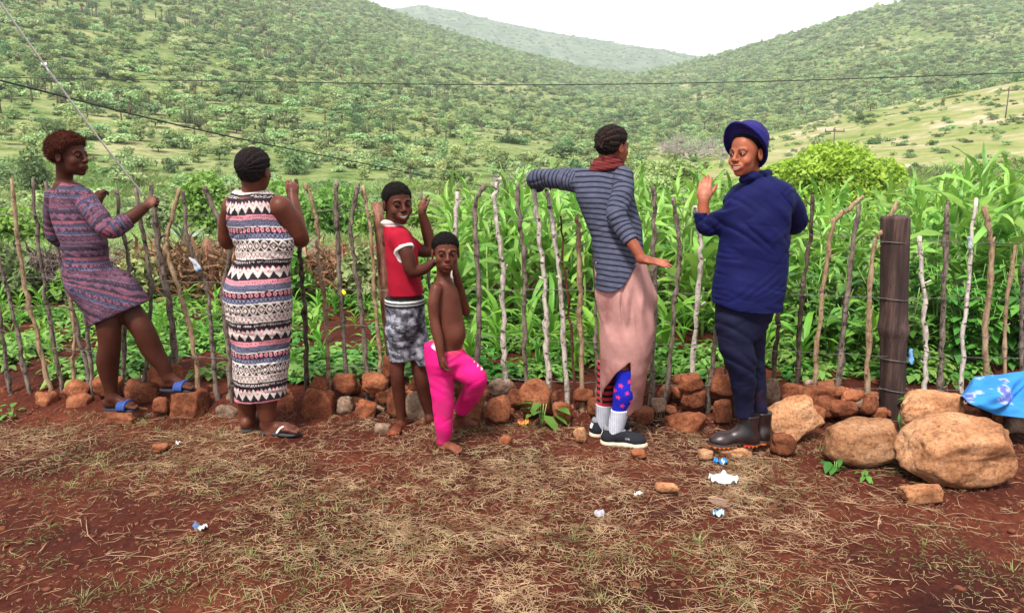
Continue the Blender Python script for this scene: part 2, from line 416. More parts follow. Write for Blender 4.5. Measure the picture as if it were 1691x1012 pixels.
VIEW = 0.66
def scatter_pts(n, rmin, rmax, az0, az1, dens, seed):
    g = np.random.default_rng(seed); out = []
    while len(out) < n:
        r = np.sqrt(g.uniform(rmin**2, rmax**2, n*2)); az = g.uniform(az0, az1, n*2)
        keep = g.random(n*2) < dens(r, az)
        out.extend(zip(r[keep], az[keep]))
    return np.array(out[:n])
def dens(r, az):
    X, Y = r*np.sin(az), r*np.cos(az); P = np.stack([X, Y], -1)
    d = np.clip(.75+.75*fbm(P, 1/28., 51, 3), .06, 1)
    RD = np.interp(az, *RDIST); RF = np.interp(az, *RFOOT)
    d = d*(r < RD*1.02)*np.clip((r-RF*.62)/20, .12, 1)
    s = spur_mask(r, az); d = d*(1-.965*s)
    top = np.clip((r/RD-.6)/.4, 0, 1)*(az > col_az(1080)); d = d*(1-.35*top)
    return d
pts = scatter_pts(24000, 20, 660, -VIEW-.12, VIEW+.12, dens, 61)
pts = pts[np.argsort(pts[:, 0])]
g = np.random.default_rng(62)
zz = land_z(pts[:, 0]*np.sin(pts[:, 1]), pts[:, 0]*np.cos(pts[:, 1]))
size = g.uniform(1.3, 3.4, len(pts))*np.interp(pts[:, 0], [20, 34, 90, 250, 500], [.35, .55, .85, 1.1, 1.35])
cen = pts[:, 1] > col_az(930); size = np.where(cen, size*1.1, size)
kindw = g.random(len(pts))
lat = vnoise(np.stack([pts[:, 0]*np.sin(pts[:, 1]), pts[:, 0]*np.cos(pts[:, 1])], -1), 1/60., 5)
def pick(w, l):
    # clumps of darker scrub lie together
    if w < .07+.12*max(l, 0): return 6 if w < .05 else 7
    if w < .5: return (0, 2, 5)[int(w*1000) % 3]
    if w < .72: return 1
    return (3, 4)[int(w*1000) % 2]
kinds = [pick(w, l) for w, l in zip(kindw, lat)]
visible = np.abs(pts[:, 1]) < .6
# score = apparent size; the 290 that show largest are built one by one
app = size/pts[:, 0]*visible; order = np.argsort(-app); near_idx = order[:285]; isnear = np.zeros(len(pts), bool); isnear[near_idx] = True
LAB = {'round': 'rounded leafy bush', 'flat': 'flat topped thorn tree', 'tall': 'upright leafy scrub tree'}
for i in near_idx:
    r, az = pts[i]; k, crown, trunk, mt = BUSH[kinds[i]]
    e = empty({'round': 'hillside_bush', 'flat': 'thorn_tree', 'tall': 'scrub_tree'}[k], (r*math.sin(az), r*math.cos(az), zz[i]-.03*size[i]), g.uniform(0, 6.28))
    s = size[i]; e.scale = (s*g.uniform(.85, 1.15), s*g.uniform(.85, 1.15), s*g.uniform(.75, 1.2))
    tone = {G_MID: 'mid green', G_GREY: 'grey green', G_DARK: 'dark green'}[mt]
    side = 'left-hand hillside' if az < col_az(700) else ('valley floor between the hills' if az < col_az(1180) else 'foot of the right-hand hill')
    where = 'low on the' if side.endswith('hillside') else ('on the' if 'valley' in side else 'at the')
    tag(e, f'{tone} {LAB[k]} {where} {side}', 'tree' if k != 'round' else 'bush', f'{tone} {LAB[k]}s {where} {side}')
    link('crown', crown, None, e); link('trunk', trunk, None, e)
# the far ones that read as one mass
def instancer(name, P, S, RZ, IDX, objs, label, cat):
    hid = bpy.data.collections.new(name+'_sources')
    for k, (nm, me) in enumerate(objs):
        o = bpy.data.objects.new(f'{k:02d}_{nm}', me); hid.objects.link(o)
    me = bpy.data.meshes.new(name); me.vertices.add(len(P)); me.vertices.foreach_set('co', np.ascontiguousarray(P, np.float32).ravel())
    a = me.attributes.new('sc', 'FLOAT_VECTOR', 'POINT'); a.data.foreach_set('vector', np.ascontiguousarray(S, np.float32).ravel())
    a = me.attributes.new('rot', 'FLOAT_VECTOR', 'POINT'); a.data.foreach_set('vector', np.ascontiguousarray(RZ, np.float32).ravel())
    a = me.attributes.new('idx', 'INT', 'POINT'); a.data.foreach_set('value', np.ascontiguousarray(IDX, np.int32))
    o = bpy.data.objects.new(name, me); COL.objects.link(o)
    ng = bpy.data.node_groups.new(name, 'GeometryNodeTree')
    ng.interface.new_socket('Geometry', in_out='INPUT', socket_type='NodeSocketGeometry'); ng.interface.new_socket('Geometry', in_out='OUTPUT', socket_type='NodeSocketGeometry')
    N = ng.nodes; L = ng.links
    gi = N.new('NodeGroupInput'); go = N.new('NodeGroupOutput'); ip = N.new('GeometryNodeInstanceOnPoints'); ci = N.new('GeometryNodeCollectionInfo')
    ci.inputs['Collection'].default_value = hid; ci.inputs['Separate Children'].default_value = True; ci.inputs['Reset Children'].default_value = True
    def na(nm, t):
        n = N.new('GeometryNodeInputNamedAttribute'); n.data_type = t; n.inputs['Name'].default_value = nm; return n.outputs['Attribute']
    ip.inputs['Pick Instance'].default_value = True
    L.new(gi.outputs[0], ip.inputs['Points']); L.new(ci.outputs[0], ip.inputs['Instance'])
    L.new(na('idx', 'INT'), ip.inputs['Instance Index'])
    er = N.new('FunctionNodeEulerToRotation'); L.new(na('rot', 'FLOAT_VECTOR'), er.inputs[0]); L.new(er.outputs[0], ip.inputs['Rotation'])
    L.new(na('sc', 'FLOAT_VECTOR'), ip.inputs['Scale'])
    L.new(ip.outputs[0], go.inputs[0])
    mod = o.modifiers.new('scatter', 'NODES'); mod.node_group = ng
    tag(o, label, cat, kind='stuff'); return o
far = ~isnear
P = np.stack([pts[far, 0]*np.sin(pts[far, 1]), pts[far, 0]*np.cos(pts[far, 1]), zz[far]-.03*size[far]], 1)
S = size[far][:, None]*g.uniform(.8, 1.2, (far.sum(), 3)); RZ = np.zeros((far.sum(), 3)); RZ[:, 2] = g.uniform(0, 6.28, far.sum())
instancer('distant_scrub', P, S, RZ, np.array(kinds)[far], [('bush', b_[1]) for b_ in BUSH], 'mass of green scrub covering the far hillsides', 'scrub')
# small shrubs and herbs between them
pt2 = scatter_pts(60000, 24, 560, -VIEW-.05, VIEW+.05, lambda r, az: np.clip(.45+.6*fbm(np.stack([r*np.sin(az), r*np.cos(az)], -1), 1/11., 151, 3), .03, 1)*(1-.55*spur_mask(r, az)), 161)
z2 = land_z(pt2[:, 0]*np.sin(pt2[:, 1]), pt2[:, 0]*np.cos(pt2[:, 1])); n2_ = len(pt2); s2_ = g.uniform(.35, 1.3, n2_)*np.interp(pt2[:, 0], [24, 90, 300, 560], [.5, .9, 1.5, 2.0])
RZ = np.zeros((n2_, 3)); RZ[:, 2] = g.uniform(0, 6.28, n2_)
instancer('hillside_undergrowth', np.stack([pt2[:, 0]*np.sin(pt2[:, 1]), pt2[:, 0]*np.cos(pt2[:, 1]), z2-.06*s2_], 1), s2_[:, None]*g.uniform(.7, 1.3, (n2_, 3)), RZ, g.choice([0, 1, 2, 2, 1, 6, 5], n2_), [('bush', b_[1]) for b_ in BUSH], 'small shrubs and herbs between the hillside bushes', 'undergrowth')
# far hill scrub
g2 = np.random.default_rng(90)
r = g2.uniform(800, 1255, 2600); az = g2.uniform(col_az(480), col_az(1300), 2600)
P = np.stack([r*np.sin(az), r*np.cos(az), np.zeros(2600)], 1); P[:, 2] = zfar(P[:, 0], P[:, 1], r)-.2
S = g2.uniform(3, 6.5, (2600, 1))*np.array([[1, 1, .8]]); RZ = np.zeros((2600, 3)); RZ[:, 2] = g2.uniform(0, 6.28, 2600)
instancer('far_hill_scrub', P, S, RZ, g2.choice([6, 6, 0, 1], 2600), [('bush', b_[1]) for b_ in BUSH], 'dark scrub dotted over the hazy far hill', 'scrub')

# aloes and candelabra plants: dark upright strokes on the left slope
def dens_a(r, az):
    P = np.stack([r*np.sin(az), r*np.cos(az)], -1)
    RF = np.interp(az, *RFOOT); RD = np.interp(az, *RDIST)
    d = np.clip(.35+1.0*fbm(P, 1/35., 83, 2), 0, 1)*(r > RF*.9)*(r < RD*.95)
    return d*np.where(az < col_az(760), 1, .22)*(1-spur_mask(r, az))
pa = scatter_pts(1200, 34, 330, -VIEW, VIEW, dens_a, 84)
g3 = np.random.default_rng(85)
za = land_z(pa[:, 0]*np.sin(pa[:, 1]), pa[:, 0]*np.cos(pa[:, 1]))
sa = g3.uniform(.9, 2.0, len(pa))*np.interp(pa[:, 0], [34, 200], [.6, 1.35]); cd = g3.random(len(pa)) < .22
o_ = np.argsort(-sa/pa[:, 0]*(np.abs(pa[:, 1]) < .6)); na_ = set(o_[:130].tolist())
for i in na_:
    rr_, az = pa[i]; loc = (rr_*math.sin(az), rr_*math.cos(az), za[i]-.05)
    side = 'on the left-hand slope' if az < col_az(760) else 'in the valley scrub'
    if cd[i]:
        o = link('candelabra_tree', candel, None, None, loc); tag(o, f'dark candelabra succulent of bundled upright arms {side}', 'succulent', f'candelabra succulents {side}')
        o.scale = (sa[i]*1.2,)*3; o.rotation_euler[2] = g3.uniform(0, 6)
    else:
        e = empty('tree_aloe', loc, g3.uniform(0, 6)); e.scale = (sa[i],)*3
        tag(e, f'dark stemmed tree aloe standing up {side}', 'aloe', f'tree aloes {side}')
        link('trunk', aloe_stem, None, e); link('rosette', aloe_head, None, e)
rest = np.array([i for i in range(len(pa)) if i not in na_])
mbj = MB();
P = np.stack([pa[rest, 0]*np.sin(pa[rest, 1]), pa[rest, 0]*np.cos(pa[rest, 1]), za[rest]-.05], 1)
S = np.repeat(sa[rest][:, None], 3, 1); RZ = np.zeros((len(rest), 3)); RZ[:, 2] = g3.uniform(0, 6, len(rest))
instancer('distant_aloes', P, S, RZ, np.where(cd[rest], 1, 0), [('aloe', aloe_stem), ('candelabra', candel)], 'dark upright aloes scattered far up the slopes', 'aloes')

# haze over the valley
hb = MB()
x0, x1, y0, y1, z0, z1 = -1600, 1600, -30, 1700, -40, 270
Vb = np.array([[x, y, z] for x in (x0, x1) for y in (y0, y1) for z in (z0, z1)], float)
Qb = np.array([[0, 1, 3, 2], [4, 6, 7, 5], [0, 4, 5, 1], [2, 3, 7, 6], [0, 2, 6, 4], [1, 5, 7, 3]])
hz = link('haze', mesh_np('haze', Vb, Qb, False)); m = bpy.data.materials.new('valley_haze'); m.use_nodes = True
for n in list(m.node_tree.nodes): m.node_tree.nodes.remove(n)
mo = m.node_tree.nodes.new('ShaderNodeOutputMaterial'); pv = m.node_tree.nodes.new('ShaderNodeVolumePrincipled')
pv.inputs['Color'].default_value = (.90, .95, 1, 1); pv.inputs['Density'].default_value = 4.6e-4; pv.inputs['Anisotropy'].default_value = .2
m.node_tree.links.new(pv.outputs[0], mo.inputs['Volume']); hz.data.materials.append(m); tag(hz, 'thin pale haze filling the valley', 'haze', kind='stuff')
# ---------------------------------------------------------------- figures: implicit surfaces turned into one skin
class Sdf:
    """smooth union of tapered limbs and shaped sections on a grid that is finer where face and hands are"""
    def __init__(s, step=.0065, fine=.003): s.ops = []; s.step = step; s.fine = fine; s.zones = []; s.post = None
    def zone(s, c, h): s.zones.append((np.array(c, float), np.broadcast_to(np.array(h, float), (3,)))); return s
    def prim(s, fn, lo, hi, k=.012, sub=False): s.ops.append((fn, np.array(lo, float), np.array(hi, float), k, sub)); return s
    def rc(s, a, b, ra, rb, k=.012, sub=False, clip=None):
        a = np.array(a, float); b = np.array(b, float); ab = b-a; L2 = max(ab@ab, 1e-12)
        def fn(X, Y, Z):
            t = np.clip(((X-a[0])*ab[0]+(Y-a[1])*ab[1]+(Z-a[2])*ab[2])/L2, 0, 1)
            return np.sqrt((X-a[0]-t*ab[0])**2+(Y-a[1]-t*ab[1])**2+(Z-a[2]-t*ab[2])**2)-(ra+(rb-ra)*t)
        if clip is not None:
            f0 = fn; q0 = np.array(clip[0], float); qn = np.array(clip[1], float)/np.linalg.norm(clip[1])
            fn = lambda X, Y, Z: np.maximum(f0(X, Y, Z), (X-q0[0])*qn[0]+(Y-q0[1])*qn[1]+(Z-q0[2])*qn[2])
        r = max(ra, rb); return s.prim(fn, np.minimum(a, b)-r, np.maximum(a, b)+r, k, sub)
    def chain(s, pts, rad, k=.012, clip=None, sub=False):
        """one smooth limb: a rounded path through the joints with its own radius at every joint"""
        P = np.array(pts, float); r = np.array(rad, float)
        if len(P) > 2:
            n = len(P); Pe = np.vstack([2*P[0]-P[1], P, 2*P[-1]-P[-2]]); re = np.r_[2*r[0]-r[1], r, 2*r[-1]-r[-2]]; Q = []; q = []
            for i in range(n-1):
                for t in np.linspace(0, 1, 5)[:-1]:
                    w4 = np.array([-.5*t**3+t*t-.5*t, 1.5*t**3-2.5*t*t+1, -1.5*t**3+2*t*t+.5*t, .5*t**3-.5*t*t]); Q.append(w4@Pe[i:i+4]); q.append(w4@re[i:i+4])
            P = np.vstack([Q, P[-1:]]); r = np.r_[q, r[-1]]
        if clip is not None: q0 = np.array(clip[0], float); qn = np.array(clip[1], float)/np.linalg.norm(clip[1])
        def fn(X, Y, Z):
            xs_, ys_, zs_ = X[:, 0, 0], Y[0, :, 0], Z[0, 0, :]; D = np.full(X.shape, .2)
            for i in range(len(P)-1):
                a, b = P[i], P[i+1]; m = max(r[i], r[i+1])+k+.03; lo = np.minimum(a, b)-m; hi = np.maximum(a, b)+m
                sl = tuple(slice(np.searchsorted(v, l_), np.searchsorted(v, h_)) for v, l_, h_ in zip((xs_, ys_, zs_), lo, hi))
                x = X[sl]; 
                if x.size == 0: continue
                y, z = Y[sl], Z[sl]; ab = b-a; L2 = max(ab@ab, 1e-12); t = np.clip(((x-a[0])*ab[0]+(y-a[1])*ab[1]+(z-a[2])*ab[2])/L2, 0, 1)
                D[sl] = np.minimum(D[sl], np.sqrt((x-a[0]-t*ab[0])**2+(y-a[1]-t*ab[1])**2+(z-a[2]-t*ab[2])**2)-(r[i]+(r[i+1]-r[i])*t))
            if clip is not None: D = np.maximum(D, (X-q0[0])*qn[0]+(Y-q0[1])*qn[1]+(Z-q0[2])*qn[2])
            return D
        return s.prim(fn, (P-r[:, None]).min(0), (P+r[:, None]).max(0), k, sub)
    def ell(s, c, r, M=None, k=.012, sub=False):
        c = np.array(c, float); r = np.array(r, float); M = np.eye(3) if M is None else np.asarray(M)   # columns = axes
        def fn(X, Y, Z):
            x, y, z = X-c[0], Y-c[1], Z-c[2]
            u = (x*M[0, 0]+y*M[1, 0]+z*M[2, 0])/r[0]; v = (x*M[0, 1]+y*M[1, 1]+z*M[2, 1])/r[1]; w = (x*M[0, 2]+y*M[1, 2]+z*M[2, 2])/r[2]
            q = np.sqrt(u*u+v*v+w*w)+1e-9; g = np.sqrt((u/r[0])**2+(v/r[1])**2+(w/r[2])**2)+1e-9
            return q*(q-1)/g
        e = np.abs(M)@r; return s.prim(fn, c-e, c+e, k, sub)
    def loft(s, secs, k=.02, rz=0.0, pw=2.0, sub=False):
        """secs: (z, cx, cy, halfwidth, halfdepth[, tilt]) from top or bottom; rz turns the section about z; pw>2 squares it"""
        q = np.array(sorted([tuple(x)[:5] for x in secs])); c, sn = math.cos(rz), math.sin(rz)
        z0, z1 = q[0, 0], q[-1, 0]
        # smooth the section table
        zz = np.linspace(z0, z1, 120); tab = np.stack([np.interp(zz, q[:, 0], q[:, i]) for i in range(1, 5)], 1)
        w = max(1, int(120/len(q)/2)); ker = np.hanning(2*w+3)[1:-1]; ker /= ker.sum()
        pad = np.pad(tab, ((w, w), (0, 0)), 'reflect', reflect_type='odd'); tab = np.stack([np.convolve(pad[:, i], ker, 'valid') for i in range(4)], 1)
        def fn(X, Y, Z):
            zc = np.clip(Z, z0, z1).ravel()
            cx, cy, a, b = [np.interp(zc, zz, tab[:, i]).reshape(np.shape(Z)) for i in range(4)]
            x, y = X-cx, Y-cy; u, v = (x*c+y*sn)/a, (-x*sn+y*c)/b
            rr = (np.abs(u)**pw+np.abs(v)**pw)**(1/pw)
            d = (rr-1)*np.minimum(a, b)
            e = np.maximum(z0-Z, Z-z1)
            return np.where(e > 0, np.sqrt(np.maximum(d, 0)**2+e**2), np.maximum(d, e))
        m = max(q[:, 3].max(), q[:, 4].max())
        lo = [q[:, 1].min()-m, q[:, 2].min()-m, z0]; hi = [q[:, 1].max()+m, q[:, 2].max()+m, z1]
        return s.prim(fn, lo, hi, k, sub)
    def field(s):
        pos = [o for o in s.ops if not o[4]]
        lo = np.min([o[1] for o in pos], 0)-.03; hi = np.max([o[2] for o in pos], 0)+.03
        axs = []
        for i in range(3):
            v = [lo[i]]
            while v[-1] < hi[i]:
                x = v[-1]; f = any(abs(x-c[i]) < h[i] for c, h in s.zones); v.append(x+(s.fine if f else s.step))
            axs.append(np.array(v))
        D = np.full([len(a) for a in axs], .2, np.float32)
        for fn, a, b, k, sub in s.ops:
            m = max(k, .012)+.012; sl = []
            for i in range(3): sl.append(slice(max(0, np.searchsorted(axs[i], a[i]-m)-1), min(len(axs[i]), np.searchsorted(axs[i], b[i]+m)+1)))
            if any(q.stop <= q.start for q in sl): continue
            X = axs[0][sl[0]][:, None, None]; Y = axs[1][sl[1]][None, :, None]; Z = axs[2][sl[2]][None, None, :]
            X, Y, Z = np.broadcast_arrays(X, Y, Z)
            d = fn(X, Y, Z); cur = D[tuple(sl)]
            if sub:
                h = np.maximum(k-np.abs(-d-cur), 0); D[tuple(sl)] = np.maximum(cur, -d)+h*h/(4*k)
            else:
                h = np.maximum(k-np.abs(d-cur), 0); D[tuple(sl)] = np.minimum(cur, d)-h*h/(4*k)
        if s.post is not None:
            ii = np.nonzero(D < .035)
            P = np.stack([axs[0][ii[0]], axs[1][ii[1]], axs[2][ii[2]]], 1)
            D[ii] += s.post(P, D[ii]).astype(np.float32)
        return D, axs
    def mesh(s):
        D, axs = s.field(); gr = vdb.FloatGrid(1.0); gr.copyFromArray(np.ascontiguousarray(D), tolerance=0)
        pts, quads = gr.convertToQuads(isovalue=0.0)
        P = np.stack([np.interp(pts[:, i], np.arange(len(axs[i])), axs[i]) for i in range(3)], 1)
        q = quads.astype(np.int64)
        # keep outward normals
        a, b, c = P[q[:, 0]], P[q[:, 1]], P[q[:, 2]]
        nrm = np.cross(b-a, c-a); ctr = (a+c)/2; eps = .004
        idx = [np.clip(np.round(np.interp(ctr[:, i]+nrm[:, i]/(np.linalg.norm(nrm, axis=1)+1e-12)*eps*2, axs[i], np.arange(len(axs[i])))).astype(int), 0, len(axs[i])-1) for i in range(3)]
        if np.mean(D[idx[0], idx[1], idx[2]] > 0) < .5: q = q[:, ::-1]
        return P, q
def put(name, sdf, mat, root, paint=None, keep=None):
    P, q = sdf.mesh() if isinstance(sdf, Sdf) else sdf
    cols = paint(P) if paint is not None else np.ones((len(P), 3))
    o = link(name, mesh_np(name, P-np.array(root.location), q, True, cols), mat, root); return o

def frame(f, up=(0, 0, 1), roll=0.0):
    f = np.array(f, float); f /= np.linalg.norm(f); up = np.array(up, float)
    r = np.cross(f, up); r /= np.linalg.norm(r); u = np.cross(r, f)
    if roll:
        c, s_ = math.cos(roll), math.sin(roll); r, u = r*c+u*s_, u*c-r*s_
    return np.stack([r, f, u], 1)          # columns: right, forward, up

class Head:
    """template head in its own frame: x right, y forward, z up, eye level at z=0; .231 from chin to crown"""
    def __init__(s, c, f, sc=1.0, up=(0, 0, 1), smile=0.0, roll=0.0, wide=1.0, child=False):
        s.c = np.array(c, float); s.M = frame(f, up, roll); s.s = sc; s.smile = smile; s.w = wide; s.child = child
    def W(s, p): return s.c+s.M@(np.array(p, float)*s.s)
    def L(s, P): return (P-s.c)@s.M/s.s
    def add(s, S, necks=None):
        q = s.s; E = lambda c, r, k=.012, sub=False: S.ell(s.W(c), np.array(r)*q, s.M, k*q, sub)
        C = lambda a, b, ra, rb, k=.012, sub=False: S.rc(s.W(a), s.W(b), ra*q, rb*q, k*q, sub)
        E((0, -.014, .036), (.073, .094, .076), .01)                     # skull
        E((0, .022, -.03), (.060*s.w, .062, .072), .03)                  # face
        E((0, .030, -.070), (.046*s.w, .050, .036), .025)                # jaw
        E((0, .064, -.098), (.020, .017, .016), .02)                     # chin
        for x in (-1, 1):
            E((x*.040*s.w, .054, -.030), (.019, .020, .019), .024)       # cheeks
            C((x*.018, .081, .017), (x*.044, .068, .016), .009, .008, .014)   # brow
            E((x*.0305, .096, -.001), (.016, .017, .0105), .010, True)   # eye socket
            E((x*.0305, .0735, -.001), (.0165, .0135, .0135), .003)      # lids
            E((x*.0305, .0885, -.001), (.0128, .010, .0044), .002, True) # eye opening
            E((x*.0775, -.012, -.010), (.0085, .0185, .031), .006)       # ears
            E((x*.0865, -.007, -.008), (.006, .011, .019), .004, True)
        C((0, .083, .010), (0, .103, -.026), .0075, .0105, .012)         # nose
        E((0, .101, -.030), (.013, .012, .0095), .008)
        for x in (-1, 1): E((x*.013, .094, -.033), (.0088, .010, .0078), .005)
        sm = s.smile
        E((0, .080, -.064), (.030+.006*sm, .016, .020), .014)            # mouth mound
        K = lambda pts, rad, k, sub=False: S.chain([s.W(p) for p in pts], [q*x for x in rad], k*q, None, sub)
        if sm > .1:
            for x in (-1, 1): E((x*.044, .062, -.040), (.013, .013, .013), .018)
            K([(-.030, .078, -.053), (-.016, .093, -.0565), (0, .098, -.0575), (.016, .093, -.0565), (.030, .078, -.053)], [.003, .005, .0056, .005, .003], .004)
            K([(-.029, .077, -.056), (-.017, .088, -.073), (0, .0935, -.0795), (.017, .088, -.073), (.029, .077, -.056)], [.003, .0058, .0068, .0058, .003], .004)
            for x, z, rx, rz_ in ((0, -.0680, .010, .0086), (.009, -.0672, .010, .0082), (-.009, -.0672, .010, .0082), (.0175, -.0635, .008, .0060), (-.0175, -.0635, .008, .0060), (.0235, -.0600, .005, .0036), (-.0235, -.0600, .005, .0036)):
                E((x, .102-.4*x*x/.02, z), (rx, .0145, rz_), .002, True)
        else:
            K([(-.023, .084, -.0635), (-.009, .0945, -.0590), (0, .0955, -.0602), (.009, .0945, -.0590), (.023, .084, -.0635)], [.003, .0055, .005, .0055, .003], .004)
            K([(-.021, .083, -.0665), (-.010, .0915, -.0722), (0, .094, -.0736), (.010, .0915, -.0722), (.021, .083, -.0665)], [.003, .0064, .0072, .0064, .003], .004)
            K([(-.024, .091, -.0650), (-.01, .1005, -.0657), (.01, .1005, -.0657), (.024, .091, -.0650)], [.0014, .0022, .0022, .0014], .002, True)
        S.zone(s.W((0, .01, -.01)), .125*q)
    def paint(s, P, col, skin):
        l = s.L(P); ins = (np.abs(l[:, 0]) < .1) & (np.abs(l[:, 2]) < .13) & (np.abs(l[:, 1]) < .13)
        x, y, z = l[:, 0], l[:, 1], l[:, 2]
        lips = (y > .074) & (np.abs(x) < .030+.004*s.smile) & (((x/.031)**2+((z+.067)/(.0145+.005*s.smile))**2) < 1) & ins
        col[lips] = col[lips]*.55+np.array(skin)*np.array([1.15, .85, .95])*.55
        ml = ins & (y > .080) & (np.abs(x) < .024) & (np.abs(z+.0655+.0008*np.cos(x*200)) < .0024) & (s.smile < .1); col[ml] = col[ml]*.30
        brow = ins & (y > .05) & (np.abs(np.abs(x)-.032) < .017) & (np.abs(z-(.0225-.004*np.abs(np.abs(x)-.030)/.017)) < .0042)
        col[brow] = col[brow]*.18
        lid = ins & (y > .06) & (((np.abs(x)-.0305)/.0165)**2+((z+.001)/.0085)**2 < 1); col[lid] = col[lid]*.45
        if s.smile > .1:
            inm = ins & (y > .07) & (y < .0885) & (((x/.026)**2+((z+.066)/.009)**2) < 1); col[inm] = (.05, .012, .012)
        return col
    def extras(s, root, gaze=None, brown=(.03, .012, .006)):
        gz_ = np.array(gaze if gaze is not None else s.M[:, 1], float); gz_ /= np.linalg.norm(gz_)
        for x in (-1, 1):
            c = s.W((x*.0305, .0742, -.001)); r = .0122*s.s; n, m_ = 20, 14
            th = np.linspace(0, np.pi, m_); ph = np.linspace(0, 2*np.pi, n, endpoint=False)
            A, B_ = np.meshgrid(ph, th); D = np.stack([np.sin(B_)*np.cos(A), np.sin(B_)*np.sin(A), np.cos(B_)], -1).reshape(-1, 3)
            G = frame(gz_) if abs(gz_[2]) < .95 else np.eye(3)
            Dw = D[:, 0:1]*G[:, 0]+D[:, 1:2]*G[:, 2]+D[:, 2:3]*G[:, 1]
            P = c+Dw*r; ca = D[:, 2]; col = np.tile(np.array([.42, .39, .36]), (len(D), 1)); col[ca > .62] = brown; col[ca > .93] = (.004, .003, .003)
            I = np.arange(len(P)).reshape(m_, n); Q = np.stack([I[:-1], I[1:], np.roll(I[1:], -1, 1), np.roll(I[:-1], -1, 1)], -1).reshape(-1, 4)
            link('eye', mesh_np('eye', P-np.array(root.location), Q, True, col), M_EYE, root)
        if s.smile > .1:
            u = np.linspace(-1, 1, 25); V = []; w = .022+.004*s.smile
            tz = np.where(np.abs((u*4) % 1-.5) > .42, .0008, 0)
            for zz_, dy in ((-.0565, 0), (-.0635, .0012), (-.0722, .0002)):
                for i, t in enumerate(u): V.append(s.W((t*w, .0905+dy-.011*t*t-tz[i]*2, zz_+.007*t*t-tz[i])))
            I = np.arange(75).reshape(3, 25); Q = np.stack([I[:-1, :-1], I[:-1, 1:], I[1:, 1:], I[1:, :-1]], -1).reshape(-1, 4)
            link('teeth', mesh_np('teeth', np.array(V)-np.array(root.location), Q), M_TEETH, root)

def hair_sdf(h, thick=.008, step=.004, noise_amp=.002, nscale=260, front=.066, low=-.03, extra=None, corn=None, back_low=-.055, temple=0):
    """close hair hugging the skull, cut at the hairline"""
    S = Sdf(step, step); q = h.s
    S.ell(h.W((0, -.016, .037)), (np.array([.073, .094, .076])+thick)*q, h.M, .008*q)
    S.ell(h.W((0, -.045, -.012)), (np.array([.058, .050, .050])+thick*.5)*q, h.M, .02*q)
    if extra: extra(S)
    def post(P, D):
        l = h.L(P); x, y, z = l[:, 0], l[:, 1], l[:, 2]
        # hairline: from the forehead over the temple, round the ear, to the nape
        hl = np.interp(y, [-.12, -.045, -.020, .0, .015, .035, .055, .085], [back_low, back_low, .0, .012, .004+temple, .030+temple, .048+temple, front])
        cut = (hl-z)*q
        d = D+thick*q*.95*np.clip(1-(z-hl)/.028, 0, 1)**1.5+fbm(P, nscale, 5, 2)*noise_amp
        if corn is not None: d = d+corn(l)*q
        return np.maximum(d, cut)-D
    S.post = post; return S

def fuzz(root, sdf_or_pts, n, L_, mat, seed=0, wdt=.0006, curl=.6, name='flyaway_hair'):
    """short loose hairs standing off the surface"""
    P, q = sdf_or_pts; g = np.random.default_rng(seed); a, b, c = P[q[:, 0]], P[q[:, 1]], P[q[:, 2]]; N = np.cross(b-a, c-a); N /= np.linalg.norm(N, axis=1)[:, None]+1e-9
    i = g.integers(0, len(q), n); p = a[i]+(c[i]-a[i])*g.random((n, 1)); d = N[i]+g.normal(0, curl, (n, 3)); d /= np.linalg.norm(d, axis=1)[:, None]; l_ = L_*g.uniform(.4, 1.3, (n, 1)); s_ = np.cross(d, g.normal(0, 1, (n, 3))); s_ /= np.linalg.norm(s_, axis=1)[:, None]+1e-9; m_ = p+d*l_*.55+g.normal(0, .25, (n, 3))*l_
    V = np.stack([p-d*.002-s_*wdt*1.5, p-d*.002+s_*wdt*1.5, m_+s_*wdt, m_-s_*wdt, p+d*l_+g.normal(0, .35, (n, 3))*l_], 1); I = np.arange(n)[:, None]*5
    return link(name, mesh_np(name, V.reshape(-1, 3)-np.array(root.location), [I+np.array([[0, 1, 2, 3]]), I+np.array([[3, 2, 4]])], False, np.full((n*5, 3), .01)), mat, root)
M_BRAID = attr_mat('braided_hair', .8, .12, 160, .4, .9, 420, .004)
def braid_paint(h, n, scalp):
    def f(P):
        l = h.L(P); a = np.arctan2(l[:, 0], l[:, 2]-.02); v = np.abs(np.cos(a*n)); c = np.tile(np.array([.008, .006, .006]), (len(P), 1)); seg = (np.sin(l[:, 1]*420+a*6) > .5); c[seg] *= 1.7
        part = (v < .10) & (l[:, 2] > -.01); c[part] = np.array(scalp)*.55; return c
    return f
